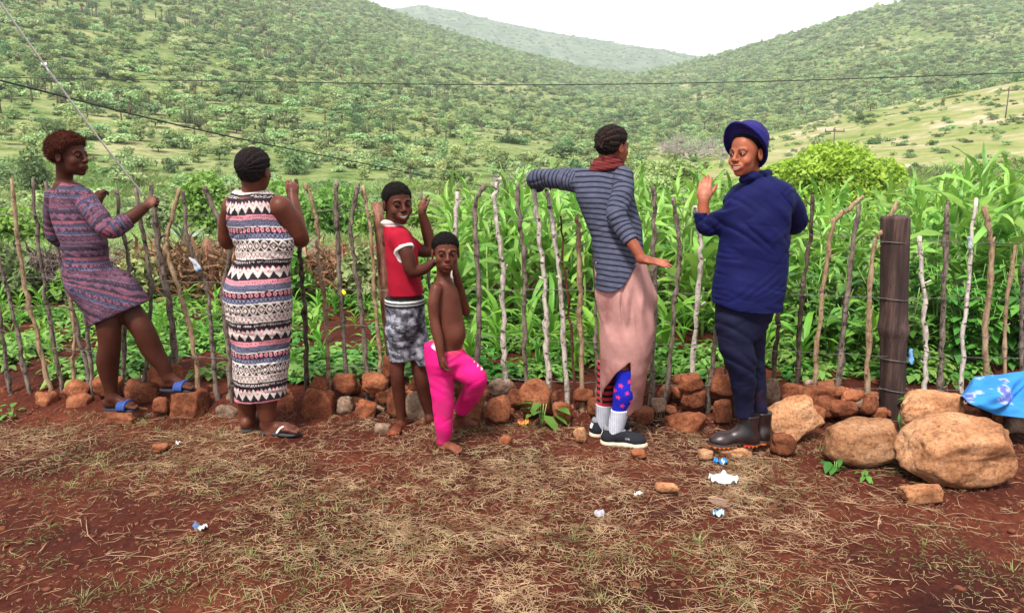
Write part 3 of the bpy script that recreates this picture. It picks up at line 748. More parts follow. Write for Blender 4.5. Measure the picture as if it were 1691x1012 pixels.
def hand(S, wrist, dirv, palmn, sc=1.0, curl=.35, thumb=1, spread=.12, curls=None, thumb_out=.7, thumb_curl=.3, r=1.0):
    """five separate unequal fingers; dirv = wrist->fingers, palmn = out of the palm, thumb = +1/-1 side (right of dir seen from the back)"""
    w = np.array(wrist, float); d = np.array(dirv, float); d /= np.linalg.norm(d)
    n = np.array(palmn, float); n -= d*(n@d); n /= np.linalg.norm(n); sdv = np.cross(d, n)*thumb
    M = np.stack([sdv, d, n], 1); L = lambda x, y, z: w+M@(np.array([x, y, z])*sc)
    S.ell(L(0, .046, 0), np.array([.040, .050, .0145])*sc*r, M, .010*sc)
    S.rc(L(0, -.01, 0), L(0, .03, 0), .022*sc*r, .024*sc*r, .012*sc)
    S.ell(L(.022, .032, .008), np.array([.016, .026, .013])*sc*r, M, .010*sc)
    tips = []
    for i, (x, y0, ln, rad) in enumerate([(.029, .086, .072, .0085), (.0095, .092, .080, .0088), (-.011, .088, .074, .0083), (-.030, .078, .058, .0072)]):
        c = (curls[i] if curls else curl); a = spread*(1.2-i*.8)
        p = L(x*.95, y0-.012, 0); ang = 0; seg = [ln*.44, ln*.31, ln*.25]
        fd = np.array([math.sin(a), math.cos(a), 0])
        pts = [L(x*.8, y0-.045, 0), p]
        for j, sl in enumerate(seg):
            ang += c*[.9, 1.15, .8][j]
            v = fd*math.cos(ang)+np.array([0, 0, 1])*math.sin(ang); p = p+M@(v*sl*sc); pts.append(p)
        rr_ = [rad*1.05, rad*1.08, rad, rad*.93, rad*.78]
        for j in range(4): S.rc(pts[j], pts[j+1], rr_[j]*sc*r, rr_[j+1]*sc*r, .0035*sc)
        tips.append(pts[-1])
    p0 = L(.018, .018, .006); v = np.array([math.sin(thumb_out), math.cos(thumb_out), .25]); v /= np.linalg.norm(v)
    p1 = p0+M@(v*.036*sc); v2 = v*math.cos(thumb_curl)+np.array([-.5, .3, .8])*math.sin(thumb_curl); v2 /= np.linalg.norm(v2)
    p2 = p1+M@(v2*.032*sc); v3 = v2*math.cos(thumb_curl)+np.array([-.6, .3, .7])*math.sin(thumb_curl); v3 /= np.linalg.norm(v3); p3 = p2+M@(v3*.024*sc)
    S.chain([p0, p1, p2, p3], [x*sc*r for x in (.014, .0115, .010, .0082)], .005*sc)
    S.zone(L(0, .08, .02), .105*sc)
    return tips
def foot(S, ankle, heel_z, dirv, sc=1.0, toes=True, side=1, zone=True):
    """bare foot: heel, arch, ball and five toes. ankle = joint centre, heel_z = height of the sole, dirv = where it points"""
    a = np.array(ankle, float); d = np.array([dirv[0], dirv[1], 0], float); d /= np.linalg.norm(d); n = np.array([-d[1], d[0], 0])*side
    up = np.array([0, 0, 1.]); slope = dirv[2] if len(dirv) > 2 else 0
    h = a[2]-heel_z
    L = lambda x, y, z: np.array([a[0], a[1], heel_z])+n*x*sc+d*y*sc+up*(z*sc+slope*y*sc)
    S.rc(a, L(0, -.028, .030), .030*sc, .028*sc, .02*sc)
    S.rc(L(0, -.030, .028), L(.004, .085, .022), .029*sc, .024*sc, .018*sc)
    S.rc(a+d*.01*sc, L(-.004, .10, .028), .030*sc, .022*sc, .022*sc)
    S.ell(L(.0, .115, .019), np.array([.043, .040, .019])*sc, np.stack([n, d, up], 1), .018*sc)
    if toes:
        for i, (x, y, r_, l_) in enumerate([(-.028, .145, .0125, .030), (-.008, .150, .009, .026), (.009, .146, .0085, .024), (.024, .138, .008, .021), (.037, .126, .0078, .018)]):
            S.rc(L(x*.9, y-.02, .013), L(x, y+l_, .009), r_*sc, r_*.85*sc, .005*sc)
    if zone: S.zone(L(0, .06, .03), np.array([.13, .13, .06])*sc)

def seg_param(P, pts):
    """nearest place on a polyline: distance, length along it"""
    pts = [np.array(p, float) for p in pts]; best = np.full(len(P), 9.); s = np.zeros(len(P)); acc = 0
    for a, b in zip(pts[:-1], pts[1:]):
        ab = b-a; L_ = np.linalg.norm(ab); t = np.clip((P-a)@ab/(L_*L_), 0, 1); d = np.linalg.norm(P-a-t[:, None]*ab, axis=1)
        m_ = d < best; best[m_] = d[m_]; s[m_] = acc+t[m_]*L_; acc += L_
    return best, s
def folds(amp, dirs, seed=0):
    """cloth creases: long ridges across each given direction, uneven in length, depth and spacing"""
    fr = []
    for (d, wl, a) in dirs:
        d = np.array(d, float); d /= np.linalg.norm(d); e = np.cross(d, (0, 1, 0)); e /= np.linalg.norm(e); g = np.cross(d, e); fr.append((d, e, g, wl, a))
    def f(P, D):
        r = 0; wob = fbm(P, 4.5, seed+9, 2)[:, None]*.02; Pw = P+wob*np.array([1, .3, -1])
        for i, (d, e, g, wl, a) in enumerate(fr):
            q = np.stack([Pw@d/wl*1.4, P@e/(wl*4.5), P@g/(wl*4.5)], 1); n = vnoise(q, 1, seed+i*7)
            m_ = np.clip(.5+1.1*vnoise(P, 4.2, seed+i*5+40), 0, 1); r = r+a*m_*(1-2.2*np.abs(n))
        return amp*(r+fbm(P, 9, seed+3, 2)*.45)
    return f

M_EYE = attr_mat('eye_surface', .15, .10, namp=.02, bump=0)
M_TEETH = noise_mat('teeth_enamel', [(.3, (.70,.67,.60)), (.7, (.80,.77,.70))], 90, .3, 0)
def skin_mat(name, rough=.5, spec=.14):
    m = attr_mat(name, rough, spec, 14, .16, .25, 420, .001); nt = m.node_tree; b = nt.nodes['Principled BSDF']       # hair brows and lashes do not shine as skin does
    a = [n for n in nt.nodes if n.type == 'ATTRIBUTE'][0]; sp = nt.nodes.new('ShaderNodeSeparateColor'); mr = nt.nodes.new('ShaderNodeMapRange'); mr.inputs[1].default_value = .02; mr.inputs[2].default_value = .05; mr.inputs[4].default_value = spec
    nt.links.new(a.outputs['Color'], sp.inputs[0]); nt.links.new(sp.outputs[0], mr.inputs[0]); nt.links.new(mr.outputs[0], b.inputs['Specular IOR Level']); return m
M_SKIN = skin_mat('skin'); M_SKIN2 = skin_mat('smooth_skin', .45, .18)
def hair_mat(name, c1, c2):
    return noise_mat(name, [(.35, c1), (.7, c2)], 180, .85, .9, 420, 4, .12, bdist=.005)
M_HAIR = hair_mat('black_hair', (.003,.002,.002), (.011,.008,.007))
M_HAIRR = hair_mat('reddish_hair', (.012,.004,.003), (.11,.022,.010))
M_CLOTH = attr_mat('knit_cloth', .88, .15, 35, .10, .35, 700, .001)
M_COTTON = attr_mat('woven_cotton', .8, .2, 12, .14, .3, 900, .0008)
M_LEATHER = attr_mat('worn_leather', .38, .5, 30, .25, .3, 200, .001)
M_RUBBER = attr_mat('moulded_rubber', .7, .3, 40, .2, .3, 200, .001)
def skin_paint(base, heads=(), palms=(), dusty=None, extra=None):
    def f(P):
        c = np.tile(np.array(base, float), (len(P), 1)); v = fbm(P, 22, 3, 3)
        c *= (1+.16*v)[:, None]
        for h in heads: c = h.paint(P, c, base)
        for (p, r_, col) in palms:
            d = np.linalg.norm(P-np.array(p), axis=1); w = np.clip(1-d/r_, 0, 1)[:, None]**.6; c = c*(1-w)+np.array(col)*w
        if dusty is not None:
            w = np.clip((dusty[0]-P[:, 2])/dusty[1]+.35*fbm(P, 40, 8, 2), 0, 1)[:, None]*.8; c = c*(1-w)+np.array(dusty[2])*w
        return extra(P, c) if extra else c
    return f
# ---------------------------------------------------------------- the six people
class Pose:
    def __init__(s, Y): s.Y = Y
    def p(s, px, py, dy=0.0): return at(px, py, s.Y+dy)
    def m(s, px, dy=0.0): return px*(s.Y+dy)/F
    def rows(s, rows):
        """(py, left edge, right edge, dy, half depth in metres) -> sections"""
        o = []
        for py, xl, xr, dy, hd in rows:
            a = s.p(xl, py, dy); b = s.p(xr, py, dy); c = (a+b)/2; o.append((c[2], c[0], c[1], (b[0]-a[0])/2, hd))
        return o
    def limb(s, S, pts, k=.012, clip=None):
        """(px, py, dy, r px)"""
        S.chain([s.p(a, b, c) for a, b, c, r in pts], [s.m(r, c) for a, b, c, r in pts], k, clip)
    def pts(s, pts): return [s.p(a, b, c) for a, b, c, r in pts]
def person(label, loc):
    e = empty('person', loc); tag(e, label, 'person'); return e
def combine(*fs):
    def f(P, D):
        r = 0
        for g in fs: r = r+g(P, D+r)
        return r
    return f
def cut_plane(p0, n):
    p0 = np.array(p0, float); n = np.array(n, float)/np.linalg.norm(n)
    return lambda P, D: np.maximum(D, (P-p0)@n)-D

# ---- girl in the printed dress, pulling on the white cord
w = Pose(4.06)
A = person('girl in pink and grey printed dress and blue sandals, pulling a white cord', w.p(205, 672, 0))
H = Head(w.p(115, 257), (.985, -.14, .0), .93, smile=0)
DK = (.062, .0185, .011)
S = Sdf(); H.add(S)
w.limb(S, [(107, 272, .01, 13), (107, 300, .02, 12.5), (112, 318, .02, 20)], .03)                       # neck
S.loft(w.rows([(304, 92, 128, .02, .05), (325, 86, 146, .02, .07), (400, 108, 172, .03, .08), (470, 120, 186, .04, .07), (500, 145, 205, .04, .06)]), .03)
RA = [(136, 326, -.06, 15), (160, 355, -.09, 14), (182, 378, -.10, 13.5), (212, 362, -.06, 12), (238, 343, 0, 8.2)]
LA = [(92, 325, .08, 14), (92, 362, .16, 14), (100, 392, .20, 13), (132, 362, .24, 11), (160, 336, .26, 8)]
w.limb(S, RA, .022); w.limb(S, LA, .022)
hand(S, w.p(238, 343, 0), (.62, .28, .58), (.35, .9, -.2), .82, curls=(1.05, 1.1, 1.15, 1.2), thumb=1, thumb_out=.35, thumb_curl=.6)
hand(S, w.p(160, 336, .26), (.15, .2, .9), (.3, .8, -.1), .82, curls=(.9, 1.1, 1.2, 1.2), thumb=-1, thumb_out=.3, thumb_curl=.5)
LEG1 = [(166, 485, .0, 19), (178, 530, -.02, 20), (181, 570, -.02, 17.5), (178, 598, 0, 18), (182, 635, .02, 12), (185, 655, .02, 10)]
LEG2 = [(188, 485, .06, 19), (220, 522, .05, 20), (236, 545, .04, 18.5), (250, 575, .06, 18), (268, 602, .07, 13), (277, 622, .08, 10)]
w.limb(S, LEG1, .02); w.limb(S, LEG2, .02)
fz1 = w.p(185, 672, .02)[2]; fz2 = w.p(277, 640, .08)[2]
foot(S, w.p(184, 656, .02), fz1, (1, -.12), .88, side=1); foot(S, w.p(277, 622, .08), fz2, (1, -.1, .0), .88, side=1)
put('body', S, M_SKIN, A, skin_paint(DK, [H], [(w.p(250, 330), .05, (.16, .06, .04))], (fz1+.03, .05, (.12, .05, .03))))
H.extras(A, gaze=(.98, .0, -.05))
hm = hair_sdf(H, .024, .0045, .0075, 90, .064, back_low=-.045).mesh(); put('hair', hm, M_HAIRR, A); fuzz(A, hm, 5200, .015, M_HAIRR, 1)
D_ = Sdf(.0055, .0055)
D_.loft(w.rows([(300, 98, 126, .02, .055), (310, 90, 140, .02, .075), (322, 85, 147, .02, .085), (345, 84, 152, .02, .095), (375, 92, 166, .02, .10), (400, 102, 176, .02, .10), (425, 106, 178, .03, .10),
                   (445, 105, 184, .03, .105), (465, 108, 199, .03, .115), (485, 118, 213, .03, .12), (505, 136, 224, .03, .12), (522, 150, 227, .03, .115), (545, 152, 224, .03, .11)]), .03)
D_.loft(w.rows([(470, 115, 195, .03, .11), (505, 140, 215, .0, .11), (545, 158, 206, -.02, .09)]), .03)
w.limb(D_, [(196, 470, .05, 27), (222, 502, .05, 25), (236, 530, .05, 22)], .04)
w.limb(D_, [(136, 326, -.06, 18), (158, 354, -.09, 17.5), (184, 379, -.10, 16.5), (220, 357, -.05, 13.5)], .012, (w.p(213, 362, -.06), w.p(238, 343, 0)-w.p(184, 379, -.1)))
w.limb(D_, [(92, 325, .08, 16), (90, 360, .16, 17), (98, 392, .2, 16), (132, 362, .24, 13)])
hemc = cut_plane(w.p(195, 519, .03), (.40, 0, -.92)); neckc = cut_plane(w.p(112, 302, .0), (.2, 0, 1))
D_.post = combine(folds(.004, [((.5, .1, 1.6), .045, 1), ((-.8, .2, 1.2), .04, .7)], 4), hemc, neckc)
def aztec(u, t, pal, seedP):
    """printed bands: zigzags, diamonds, dotted and waved rows; u along the cloth in metres, t = rows (period 1)"""
    cream, black, pink, blue, white = [np.array(c) for c in pal]
    n = len(u); c = np.tile(cream, (n, 1)); t = t % 1.0
    def setc(m_, col): c[m_] = col
    def tri(x, p): return np.abs(((x/p) % 1)-.5)*2
    b = t < .22; q = np.where(b, t/.22, 0); zz = tri(u, .058)
    setc(b, black)
    setc(b & (np.abs(q-.25-.5*zz) < .20), cream); setc(b & (np.abs(q-.25-.5*zz) < .06), white*.72)
    dia = np.abs(((u/.058+.5) % 1)-.5)*2*.9+np.abs(q-.30)*2.8; setc(b & (dia < .55), pink); setc(b & (dia < .25), white)
    b = (t >= .22) & (t < .30); setc(b, pink); setc(b & (np.abs(t-.22) < .008), black); setc(b & (((u/.013) % 1) < .3) & (np.abs(t-.262) < .012), black)
    b = (t >= .30) & (t < .41); setc(b, blue); wv = np.sin(u*2*np.pi/.022)*.010; setc(b & ((((t+wv)/.036) % 1) < .38), black)
    b = (t >= .41) & (t < .51); setc(b, black); setc(b & (((((u/.030) % 1)-.5)/.36)**2+((t-.46)/.036)**2 < 1), pink); setc(b & (((((u/.030) % 1)-.5)/.12)**2+((t-.46)/.014)**2 < 1), black)
    b = (t >= .51) & (t < .60); setc(b, blue*1.35); la = np.minimum(np.abs(((u/.022+t*11) % 1)-.5), np.abs(((u/.022-t*11) % 1)-.5)); setc(b & (la < .12), black)
    b = (t >= .60) & (t < .80); setc(b, black); q = (t-.70)/.10; f = np.abs(np.sin(u*2*np.pi/.085))*.75; f2 = np.abs(np.cos(u*2*np.pi/.085))
    setc(b & (np.abs(np.abs(q)-f) < .17), cream); setc(b & (f2*.5+np.abs(q) < .42), cream); setc(b & (np.abs(np.abs(q)-.93) < .07), white)
    b = (t >= .80) & (t < .91); setc(b, cream); la = np.minimum(np.abs(((u/.026+t*9) % 1)-.5), np.abs(((u/.026-t*9) % 1)-.5)); setc(b & (la < .09), black*1.5+pink*.2)
    b = t >= .91; setc(b, black); setc(b & (((u/.009) % 1) < .35) & (np.abs(t-.955) < .016), cream)
    setc(np.abs(t-.41) < .006, white); setc(np.abs(t-.60) < .007, white); setc(np.abs(t-.905) < .006, white)
    return c
def girl_paint(P):
    ax = np.interp(P[:, 2], [w.p(0, 520)[2], w.p(0, 310)[2]], [w.p(190, 520)[0], w.p(118, 310)[0]])
    ang = np.arctan2(P[:, 0]-ax, -(P[:, 1]-w.Y)); u = ang*.11
    arm = [w.pts([(136, 326, -.06, 0), (158, 354, -.09, 0), (184, 379, -.10, 0), (214, 361, -.06, 0)]), w.pts([(92, 325, .08, 0), (90, 360, .16, 0), (98, 392, .2, 0), (132, 362, .24, 0)])]
    t = -(P[:, 2]+.38*(P[:, 0]-w.p(150, 0)[0])*np.clip((w.p(0, 440)[2]-P[:, 2])*8, 0, 1))/.20
    for a in arm:
        d, s_ = seg_param(P, a); m_ = (d < .066) & (s_ > .03); t = np.where(m_, s_/.20+.1, t); u = np.where(m_, P[:, 1]*1.2+P[:, 2]*.6, u)
    u = u+fbm(P, 12, 6, 2)*.008; t = t+fbm(P, 9, 7, 2)*.02
    c = aztec(u*.8, t, [(.30,.09,.13), (.022,.018,.030), (.50,.12,.16), (.10,.10,.19), (.26,.22,.33)], 1)
    k = np.clip(.5+.9*fbm(P, 9, 12, 2), 0, 1)[:, None]
    return (c*(.45+.3*k)+np.array([.085,.065,.11])*.40)*.72
put('dress', D_, M_CLOTH, A, girl_paint)
def sandal(root, ankle, heel_z, dirv, sc, solecol, strapcol, kind='slide', side=1, slope=0):
    a = np.array(ankle, float); d = np.array([dirv[0], dirv[1], 0.]); d /= np.linalg.norm(d); n = np.array([-d[1], d[0], 0])*side
    L = lambda x, y, z: np.array([a[0], a[1], heel_z])+n*x*sc+d*y*sc+np.array([0, 0, z*sc+slope*y*sc])
    S = Sdf(.004, .004)
    M_ = np.stack([n, d, [0, 0, 1.]], 1)
    for (x, y, rx, ry) in [(0, -.022, .034, .040), (.0, .045, .036, .07), (.003, .115, .046, .062)]:
        S.ell(L(x, y, -.012), np.array([rx, ry, .017])*sc, M_, .03*sc)
    top = L(0, 0, -.003)[2]; S.post = lambda P, D: np.maximum(D, np.maximum(P[:, 2]-top, top-.016*sc-P[:, 2]))-D
    put('sole', S, M_RUBBER, root, lambda P: np.tile(np.array(solecol), (len(P), 1)))
    B = Sdf(.003, .003)
    if kind == 'slide':
        for k, yy in enumerate((.066, .086, .106)):
            pts = [L(math.cos(t)*.050, yy, .004+math.sin(t)*.040) for t in np.linspace(0, math.pi, 13)]
            B.chain(pts, [.0105*sc]*13, .003)
    else:
        B.chain([L(-.042, .060, .004), L(-.030, .078, .028), L(-.020, .104, .034), L(-.017, .125, .022), L(-.016, .134, .004)], [.0065*sc]*5, .003)
        B.chain([L(.046, .055, .004), L(.034, .072, .030), L(.012, .098, .036), L(-.012, .122, .026), L(-.016, .134, .004)], [.0065*sc]*5, .003)
    put('strap', B, M_RUBBER, root, lambda P: np.array(strapcol)[None]*(1+.35*np.sin((P@M_)[:, 1:2]*2*math.pi/(.0065*sc))))
sandal(A, w.p(184, 656, .02), fz1, (1, -.12), .90, (.018,.02,.035), (.025,.06,.24), side=1)
sandal(A, w.p(277, 622, .08), fz2, (1, -.10), .90, (.018,.02,.035), (.025,.06,.24), side=1)

# ---- woman in the sleeveless patterned dress, seen from behind
w2 = w = Pose(3.88)
Bp = person('woman in sleeveless cream, pink and black zigzag dress with her back turned', w.p(440, 725, 0))
H = Head(w.p(421, 282), (.22, .97, .08), .92)
DB = (.098, .029, .017)
S = Sdf(); H.add(S)
w.limb(S, [(418, 296, .0, 18), (416, 322, .0, 17), (416, 345, .0, 30)], .035)
w.limb(S, [(385, 336, .02, 14), (450, 336, .02, 15)], .03)
S.loft(w.rows([(325, 385, 450, .0, .08), (345, 380, 452, 0, .10), (420, 390, 480, 0, .11), (480, 380, 474, 0, .12), (640, 390, 470, .0, .10)]), .02)
RA = [(463, 342, .0, 19), (478, 362, .03, 18.5), (493, 390, .06, 15.5), (497, 392, .10, 13), (488, 355, .17, 12), (483, 325, .22, 9)]
LA = [(384, 345, .02, 17), (378, 372, .08, 16), (376, 398, .13, 14.5), (385, 372, .22, 12), (398, 340, .30, 9)]
w.limb(S, RA, .022); w.limb(S, LA, .022)
hand(S, w.p(483, 325, .22), (.02, .15, .98), (-.35, .9, .1), .84, curls=(.75, .85, 1.0, 1.1), thumb=1, thumb_out=.4, thumb_curl=.55)
hand(S, w.p(398, 340, .30), (.2, .1, .95), (.3, .9, 0), .84, curl=1.1, thumb=-1, thumb_out=.3)
LEGL = [(408, 600, .02, 25), (409, 655, .02, 18.5), (408, 680, .03, 15), (410, 705, .02, 10.5), (412, 713, .02, 10)]
LEGR = [(442, 600, -.02, 25), (440, 655, -.03, 19), (441, 682, -.03, 15.5), (446, 706, -.03, 11), (447, 712, -.03, 10.5)]
w.limb(S, LEGL, .02); w.limb(S, LEGR, .02)
fl = gz(*w.p(412, 722, .02)[:2])+.022; fr = gz(*w.p(447, 728, -.03)[:2])+.022
foot(S, w.p(412, 711, .02), fl, (.25, 1), .92, side=-1); foot(S, w.p(447, 712, -.03), fr, (1, -.18), .95, side=1)
put('body', S, M_SKIN2, Bp, skin_paint(DB, [H], [(w.p(412, 724, -.02), .05, (.36, .12, .08)), (w.p(483, 305, .25), .05, (.17, .065, .045))], (.05, .05, (.20, .08, .05))))
H.extras(Bp)
def corn(l):
    a = np.arctan2(l[:, 0], l[:, 2]-.02); return -.0065*np.abs(np.cos(a*8.5))**.6+.004
hm = hair_sdf(H, .017, .0036, .003, 200, .060, corn=corn, back_low=-.066, low=-.05).mesh(); put('hair', hm, M_BRAID, Bp, braid_paint(H, 8.5, DB)); fuzz(Bp, hm, 900, .007, M_HAIR, 2)
D_ = Sdf(.0042, .0042)
D_.loft(w.rows([(316, 392, 442, .0, .05), (322, 380, 452, .0, .075), (330, 376, 455, 0, .095), (345, 375, 456, 0, .11), (365, 376, 462, 0, .115), (385, 380, 478, 0, .12), (400, 386, 486, 0, .12), (420, 389, 484, 0, .12),
                 (436, 385, 479, 0, .125), (455, 376, 479, -.01, .14), (475, 370, 480, -.015, .15), (500, 371, 482, -.01, .15), (530, 377, 481, 0, .14), (560, 381, 479, 0, .13), (600, 385, 478, 0, .125), (640, 387, 474, 0, .12), (662, 388, 472, 0, .115)]), .02)
w.limb(D_, [(392, 326, .0, 10), (443, 326, .0, 10)], .03)
def armholes(P, D):
    d1, s1 = seg_param(P, [w.p(472, 318, .01), w.p(472, 362, .02)]); d2, s2 = seg_param(P, [w.p(367, 318, .02), w.p(366, 372, .04)])
    return np.maximum(D, np.maximum(w.m(17)-d1, w.m(11)-d2))-D
nkc = lambda P, D: np.maximum(D, .030-np.sqrt(((P[:, 0]-w.p(416, 0)[0])*.62)**2+(P[:, 2]-w.p(416, 302)[2])**2)+0)-D
hemw = cut_plane(w.p(430, 656, 0), (.06, 0, -1))
seam = lambda P, D: .004*np.exp(-((P[:, 0]-w.p(458, 0)[0])/.006)**2)*(P[:, 2] < w.p(0, 470)[2])
D_.post = combine(folds(.0042, [((.1, .1, 1.5), .035, 1), ((-.5, .1, 1.1), .045, .7)], 14), armholes, nkc, hemw, seam)
zt = w.p(0, 533)[2]; zb = w.p(0, 630)[2]
def dress_paint(P):
    cx = w.p(428, 500)[0]; ang = np.arctan2(P[:, 0]-cx, -(P[:, 1]-w.Y)); u = ang*.165
    t = (zt-P[:, 2])/(zt-zb)+.012*np.sin(ang*3)+fbm(P, 6, 9, 2)*.012
    sh = P[:, 0] > w.p(458, 0)[0]; t = np.where(sh & (P[:, 2] < w.p(0, 470)[2]), t+.05, t); u = np.where(sh, u+.013, u)
    c = aztec(u, t, [(.56,.47,.43), (.016,.010,.016), (.55,.20,.24), (.13,.135,.21), (.62,.57,.53)], 2)
    dn = np.sqrt(((P[:, 0]-w.p(416, 0)[0])*.62)**2+(P[:, 2]-w.p(416, 302)[2])**2); c[(dn < .040) & (P[:, 2] > w.p(0, 330)[2])] = (.16,.09,.08)
    return c
put('dress', D_, M_COTTON, Bp, dress_paint)
sandal(Bp, w.p(412, 711, .02), fl, (.25, 1), .92, (.03,.03,.035), (.10,.09,.09), 'flip', -1)
sandal(Bp, w.p(447, 712, -.03), fr, (1, -.18), .97, (.035,.035,.04), (.72,.70,.66), 'flip', 1)

# ---- boy in the red shirt
w = Pose(3.93)
Cp = person('smiling barefoot boy in red polo shirt and grey camouflage shorts', w.p(675, 720, 0))
H = Head(w.p(657, 336, .0), (.47, -.88, -.04), .92, smile=1.0, roll=-.04)
DK2 = (.072, .021, .013)
S = Sdf(); H.add(S)
w.limb(S, [(650, 352, .02, 12.5), (648, 376, .03, 13), (652, 395, .03, 22)], .03)
S.loft(w.rows([(380, 640, 662, .03, .06), (410, 646, 680, .03, .085), (460, 650, 688, .03, .085), (486, 646, 697, .03, .085), (500, 646, 694, .03, .085)]), .02)
RA = [(662, 398, -.07, 13), (672, 420, -.10, 12), (680, 447, -.10, 11), (700, 444, -.07, 9), (714, 434, -.04, 6.8)]
LA = [(668, 398, .14, 12), (688, 412, .17, 11), (710, 412, .18, 10), (704, 378, .18, 9.2), (697, 352, .16, 6.6)]
w.limb(S, RA, .022); w.limb(S, LA, .022)
hand(S, w.p(714, 434, -.04), (.85, -.25, .15), (.1, -.2, -1), .72, curl=.35, thumb=1, thumb_out=.6)
hand(S, w.p(697, 352, .16), (-.02, .05, 1), (.55, .6, 0), .72, curls=(.35, 1.0, 1.15, 1.2), thumb=-1, thumb_out=.4, thumb_curl=.3)
LG1 = [(657, 560, .01, 12), (656, 600, .0, 13), (656, 622, -.01, 11.5), (659, 650, .01, 11), (662, 685, .02, 7.5), (663, 702, .02, 7)]
LG2 = [(685, 560, .06, 13), (692, 605, .05, 13.5), (696, 628, .04, 11.5), (702, 655, .07, 11.5), (711, 688, .09, 7.5), (713, 700, .09, 7)]
w.limb(S, LG1, .02); w.limb(S, LG2, .02)
f1 = gz(*w.p(663, 715, .02)[:2])+.004; f2 = gz(*w.p(713, 710, .09)[:2])+.004
foot(S, w.p(663, 705, .02), f1, (-.25, -1), .78, side=1); foot(S, w.p(713, 702, .09), f2, (.55, .8), .78, side=1)
put('body', S, M_SKIN, Cp, skin_paint(DK2, [H], [(w.p(697, 335, .16), .045, (.20, .08, .055))], (.055, .05, (.26, .06, .025))))
H.extras(Cp, gaze=(.18, -.97, .0))
hm = hair_sdf(H, .008, .004, .0022, 240, .056, back_low=-.04).mesh(); put('hair', hm, M_HAIR, Cp); fuzz(Cp, hm, 3500, .005, M_HAIR, 3)
T = Sdf(.0048, .0048)
T.loft(w.rows([(372, 634, 664, .03, .07), (382, 634, 676, .03, .10), (400, 636, 686, .03, .115), (425, 637, 690, .03, .115), (450, 640, 692, .03, .11), (475, 641, 698, .03, .11), (492, 642, 701, .03, .11)]), .02, pw=2.3)
sv = w.p(672, 420, -.10)-w.p(661, 392, -.06)
w.limb(T, [(660, 394, -.06, 18), (672, 420, -.10, 16)], .02, (w.p(669, 413, -.09), sv)); w.limb(T, [(668, 398, .14, 15), (682, 408, .16, 14)], .02)
T.ell(w.p(645, 368, .02), (w.m(17), .055, .022), None, .012)
T.post = combine(folds(.0035, [((.5, .3, 1.2), .05, 1), ((1.3, .2, .5), .06, .7)], 31), cut_plane(w.p(670, 485, .03), (.02, 0, -1)), cut_plane(w.p(645, 361, .02), (.15, 0, 1)))
def red_paint(P):
    c = np.tile(np.array([.31, .006, .022]), (len(P), 1))*(1+.12*fbm(P, 18, 3, 2))[:, None]
    col = (P[:, 2] > w.p(0, 373)[2]) & (P[:, 0] < w.p(668, 0)[0]); c[col] = (.42, .36, .34)
    k = (P-w.p(669, 413, -.09))@(sv/np.linalg.norm(sv)); c[(k > -.014) & (seg_param(P, [w.p(660, 394, -.06), w.p(672, 420, -.10)])[0] < .060) & (P[:, 1] < w.Y-.02) & (P[:, 2] > w.p(0, 430)[2])] = (.78, .76, .72)
    return c
put('shirt', T, M_CLOTH, Cp, red_paint)
K = Sdf(.0048, .0048)
K.loft(w.rows([(488, 636, 700, .03, .105), (500, 635, 701, .03, .112), (530, 638, 702, .03, .115), (552, 646, 694, .03, .095), (562, 654, 686, .03, .06)]), .045)
w.limb(K, [(657, 545, .0, 23), (660, 575, .0, 21), (662, 610, .0, 20)], .02); w.limb(K, [(682, 545, .05, 24), (690, 580, .05, 22), (696, 614, .05, 21)], .02)
hem = lambda P, D: np.maximum(D, np.interp(P[:, 0], [w.p(672, 0)[0]-.006, w.p(676, 0)[0]], [w.p(0, 594)[2], w.p(0, 604)[2]])-P[:, 2])-D
K.post = combine(folds(.0035, [((.6, .3, 1.3), .045, 1), ((1.5, .2, .3), .05, .7)], 44), hem, cut_plane(w.p(668, 490, .03), (-.03, 0, 1)))
def camo(P):
    n1 = fbm(P*np.array([1, 1, 1.5]), 30, 3, 3); n2 = fbm(P*np.array([1, 1, 1.5]), 34, 13, 3)
    c = np.tile(np.array([.12, .12, .15]), (len(P), 1)); c[n1 > .22] = (.24, .24, .28); c[n2 > .25] = (.055, .055, .07); c[(n1 < -.4)] = (.022, .022, .028); c[(n1 > .5)] = (.34, .34, .40)
    z = P[:, 2]; zt_ = w.p(0, 490)[2]; zb_ = w.p(0, 506)[2]; t = (zt_-z)/(zt_-zb_)
    c[t < 1] = (.012, .012, .016); c[(t > .28) & (t < .42)] = (.7, .7, .68); c[(t > .62) & (t < .74)] = (.5, .5, .5)
    return c
put('shorts', K, M_COTTON, Cp, camo)
# ---- small boy with no shirt in pink trousers
w = Pose(3.68)
Ep = person('small shirtless barefoot boy in bright pink trousers, one knee bent against the stones', w.p(735, 745, 0))
H = Head(w.p(736, 417, 0), (.20, -.97, -.02), .845, smile=0, child=True)
DK3 = (.098, .029, .017)
S = Sdf(); H.add(S)
w.limb(S, [(733, 440, .02, 12), (732, 462, .02, 12), (733, 480, .02, 18)], .03)
S.loft(w.rows([(462, 722, 744, .02, .035), (472, 714, 752, .02, .055), (485, 711, 757, .02, .07), (505, 711, 761, .02, .075), (530, 714, 766, .02, .08), (550, 718, 768, .02, .085), (568, 720, 764, .02, .08), (590, 716, 758, .02, .08)]), .022)
S.ell(w.p(752, 552, -.0), (w.m(15), .06, .06), None, .03)
RA = [(720, 478, -.05, 10.5), (716, 500, -.075, 9.5), (717, 528, -.08, 8.5), (724, 560, -.10, 8.5), (728, 588, -.11, 6.2)]
LA = [(752, 478, .10, 10.5), (766, 505, .14, 9), (768, 512, .15, 8.5), (760, 480, .10, 7.5), (753, 452, .06, 6)]
w.limb(S, RA, .022); w.limb(S, LA, .022)
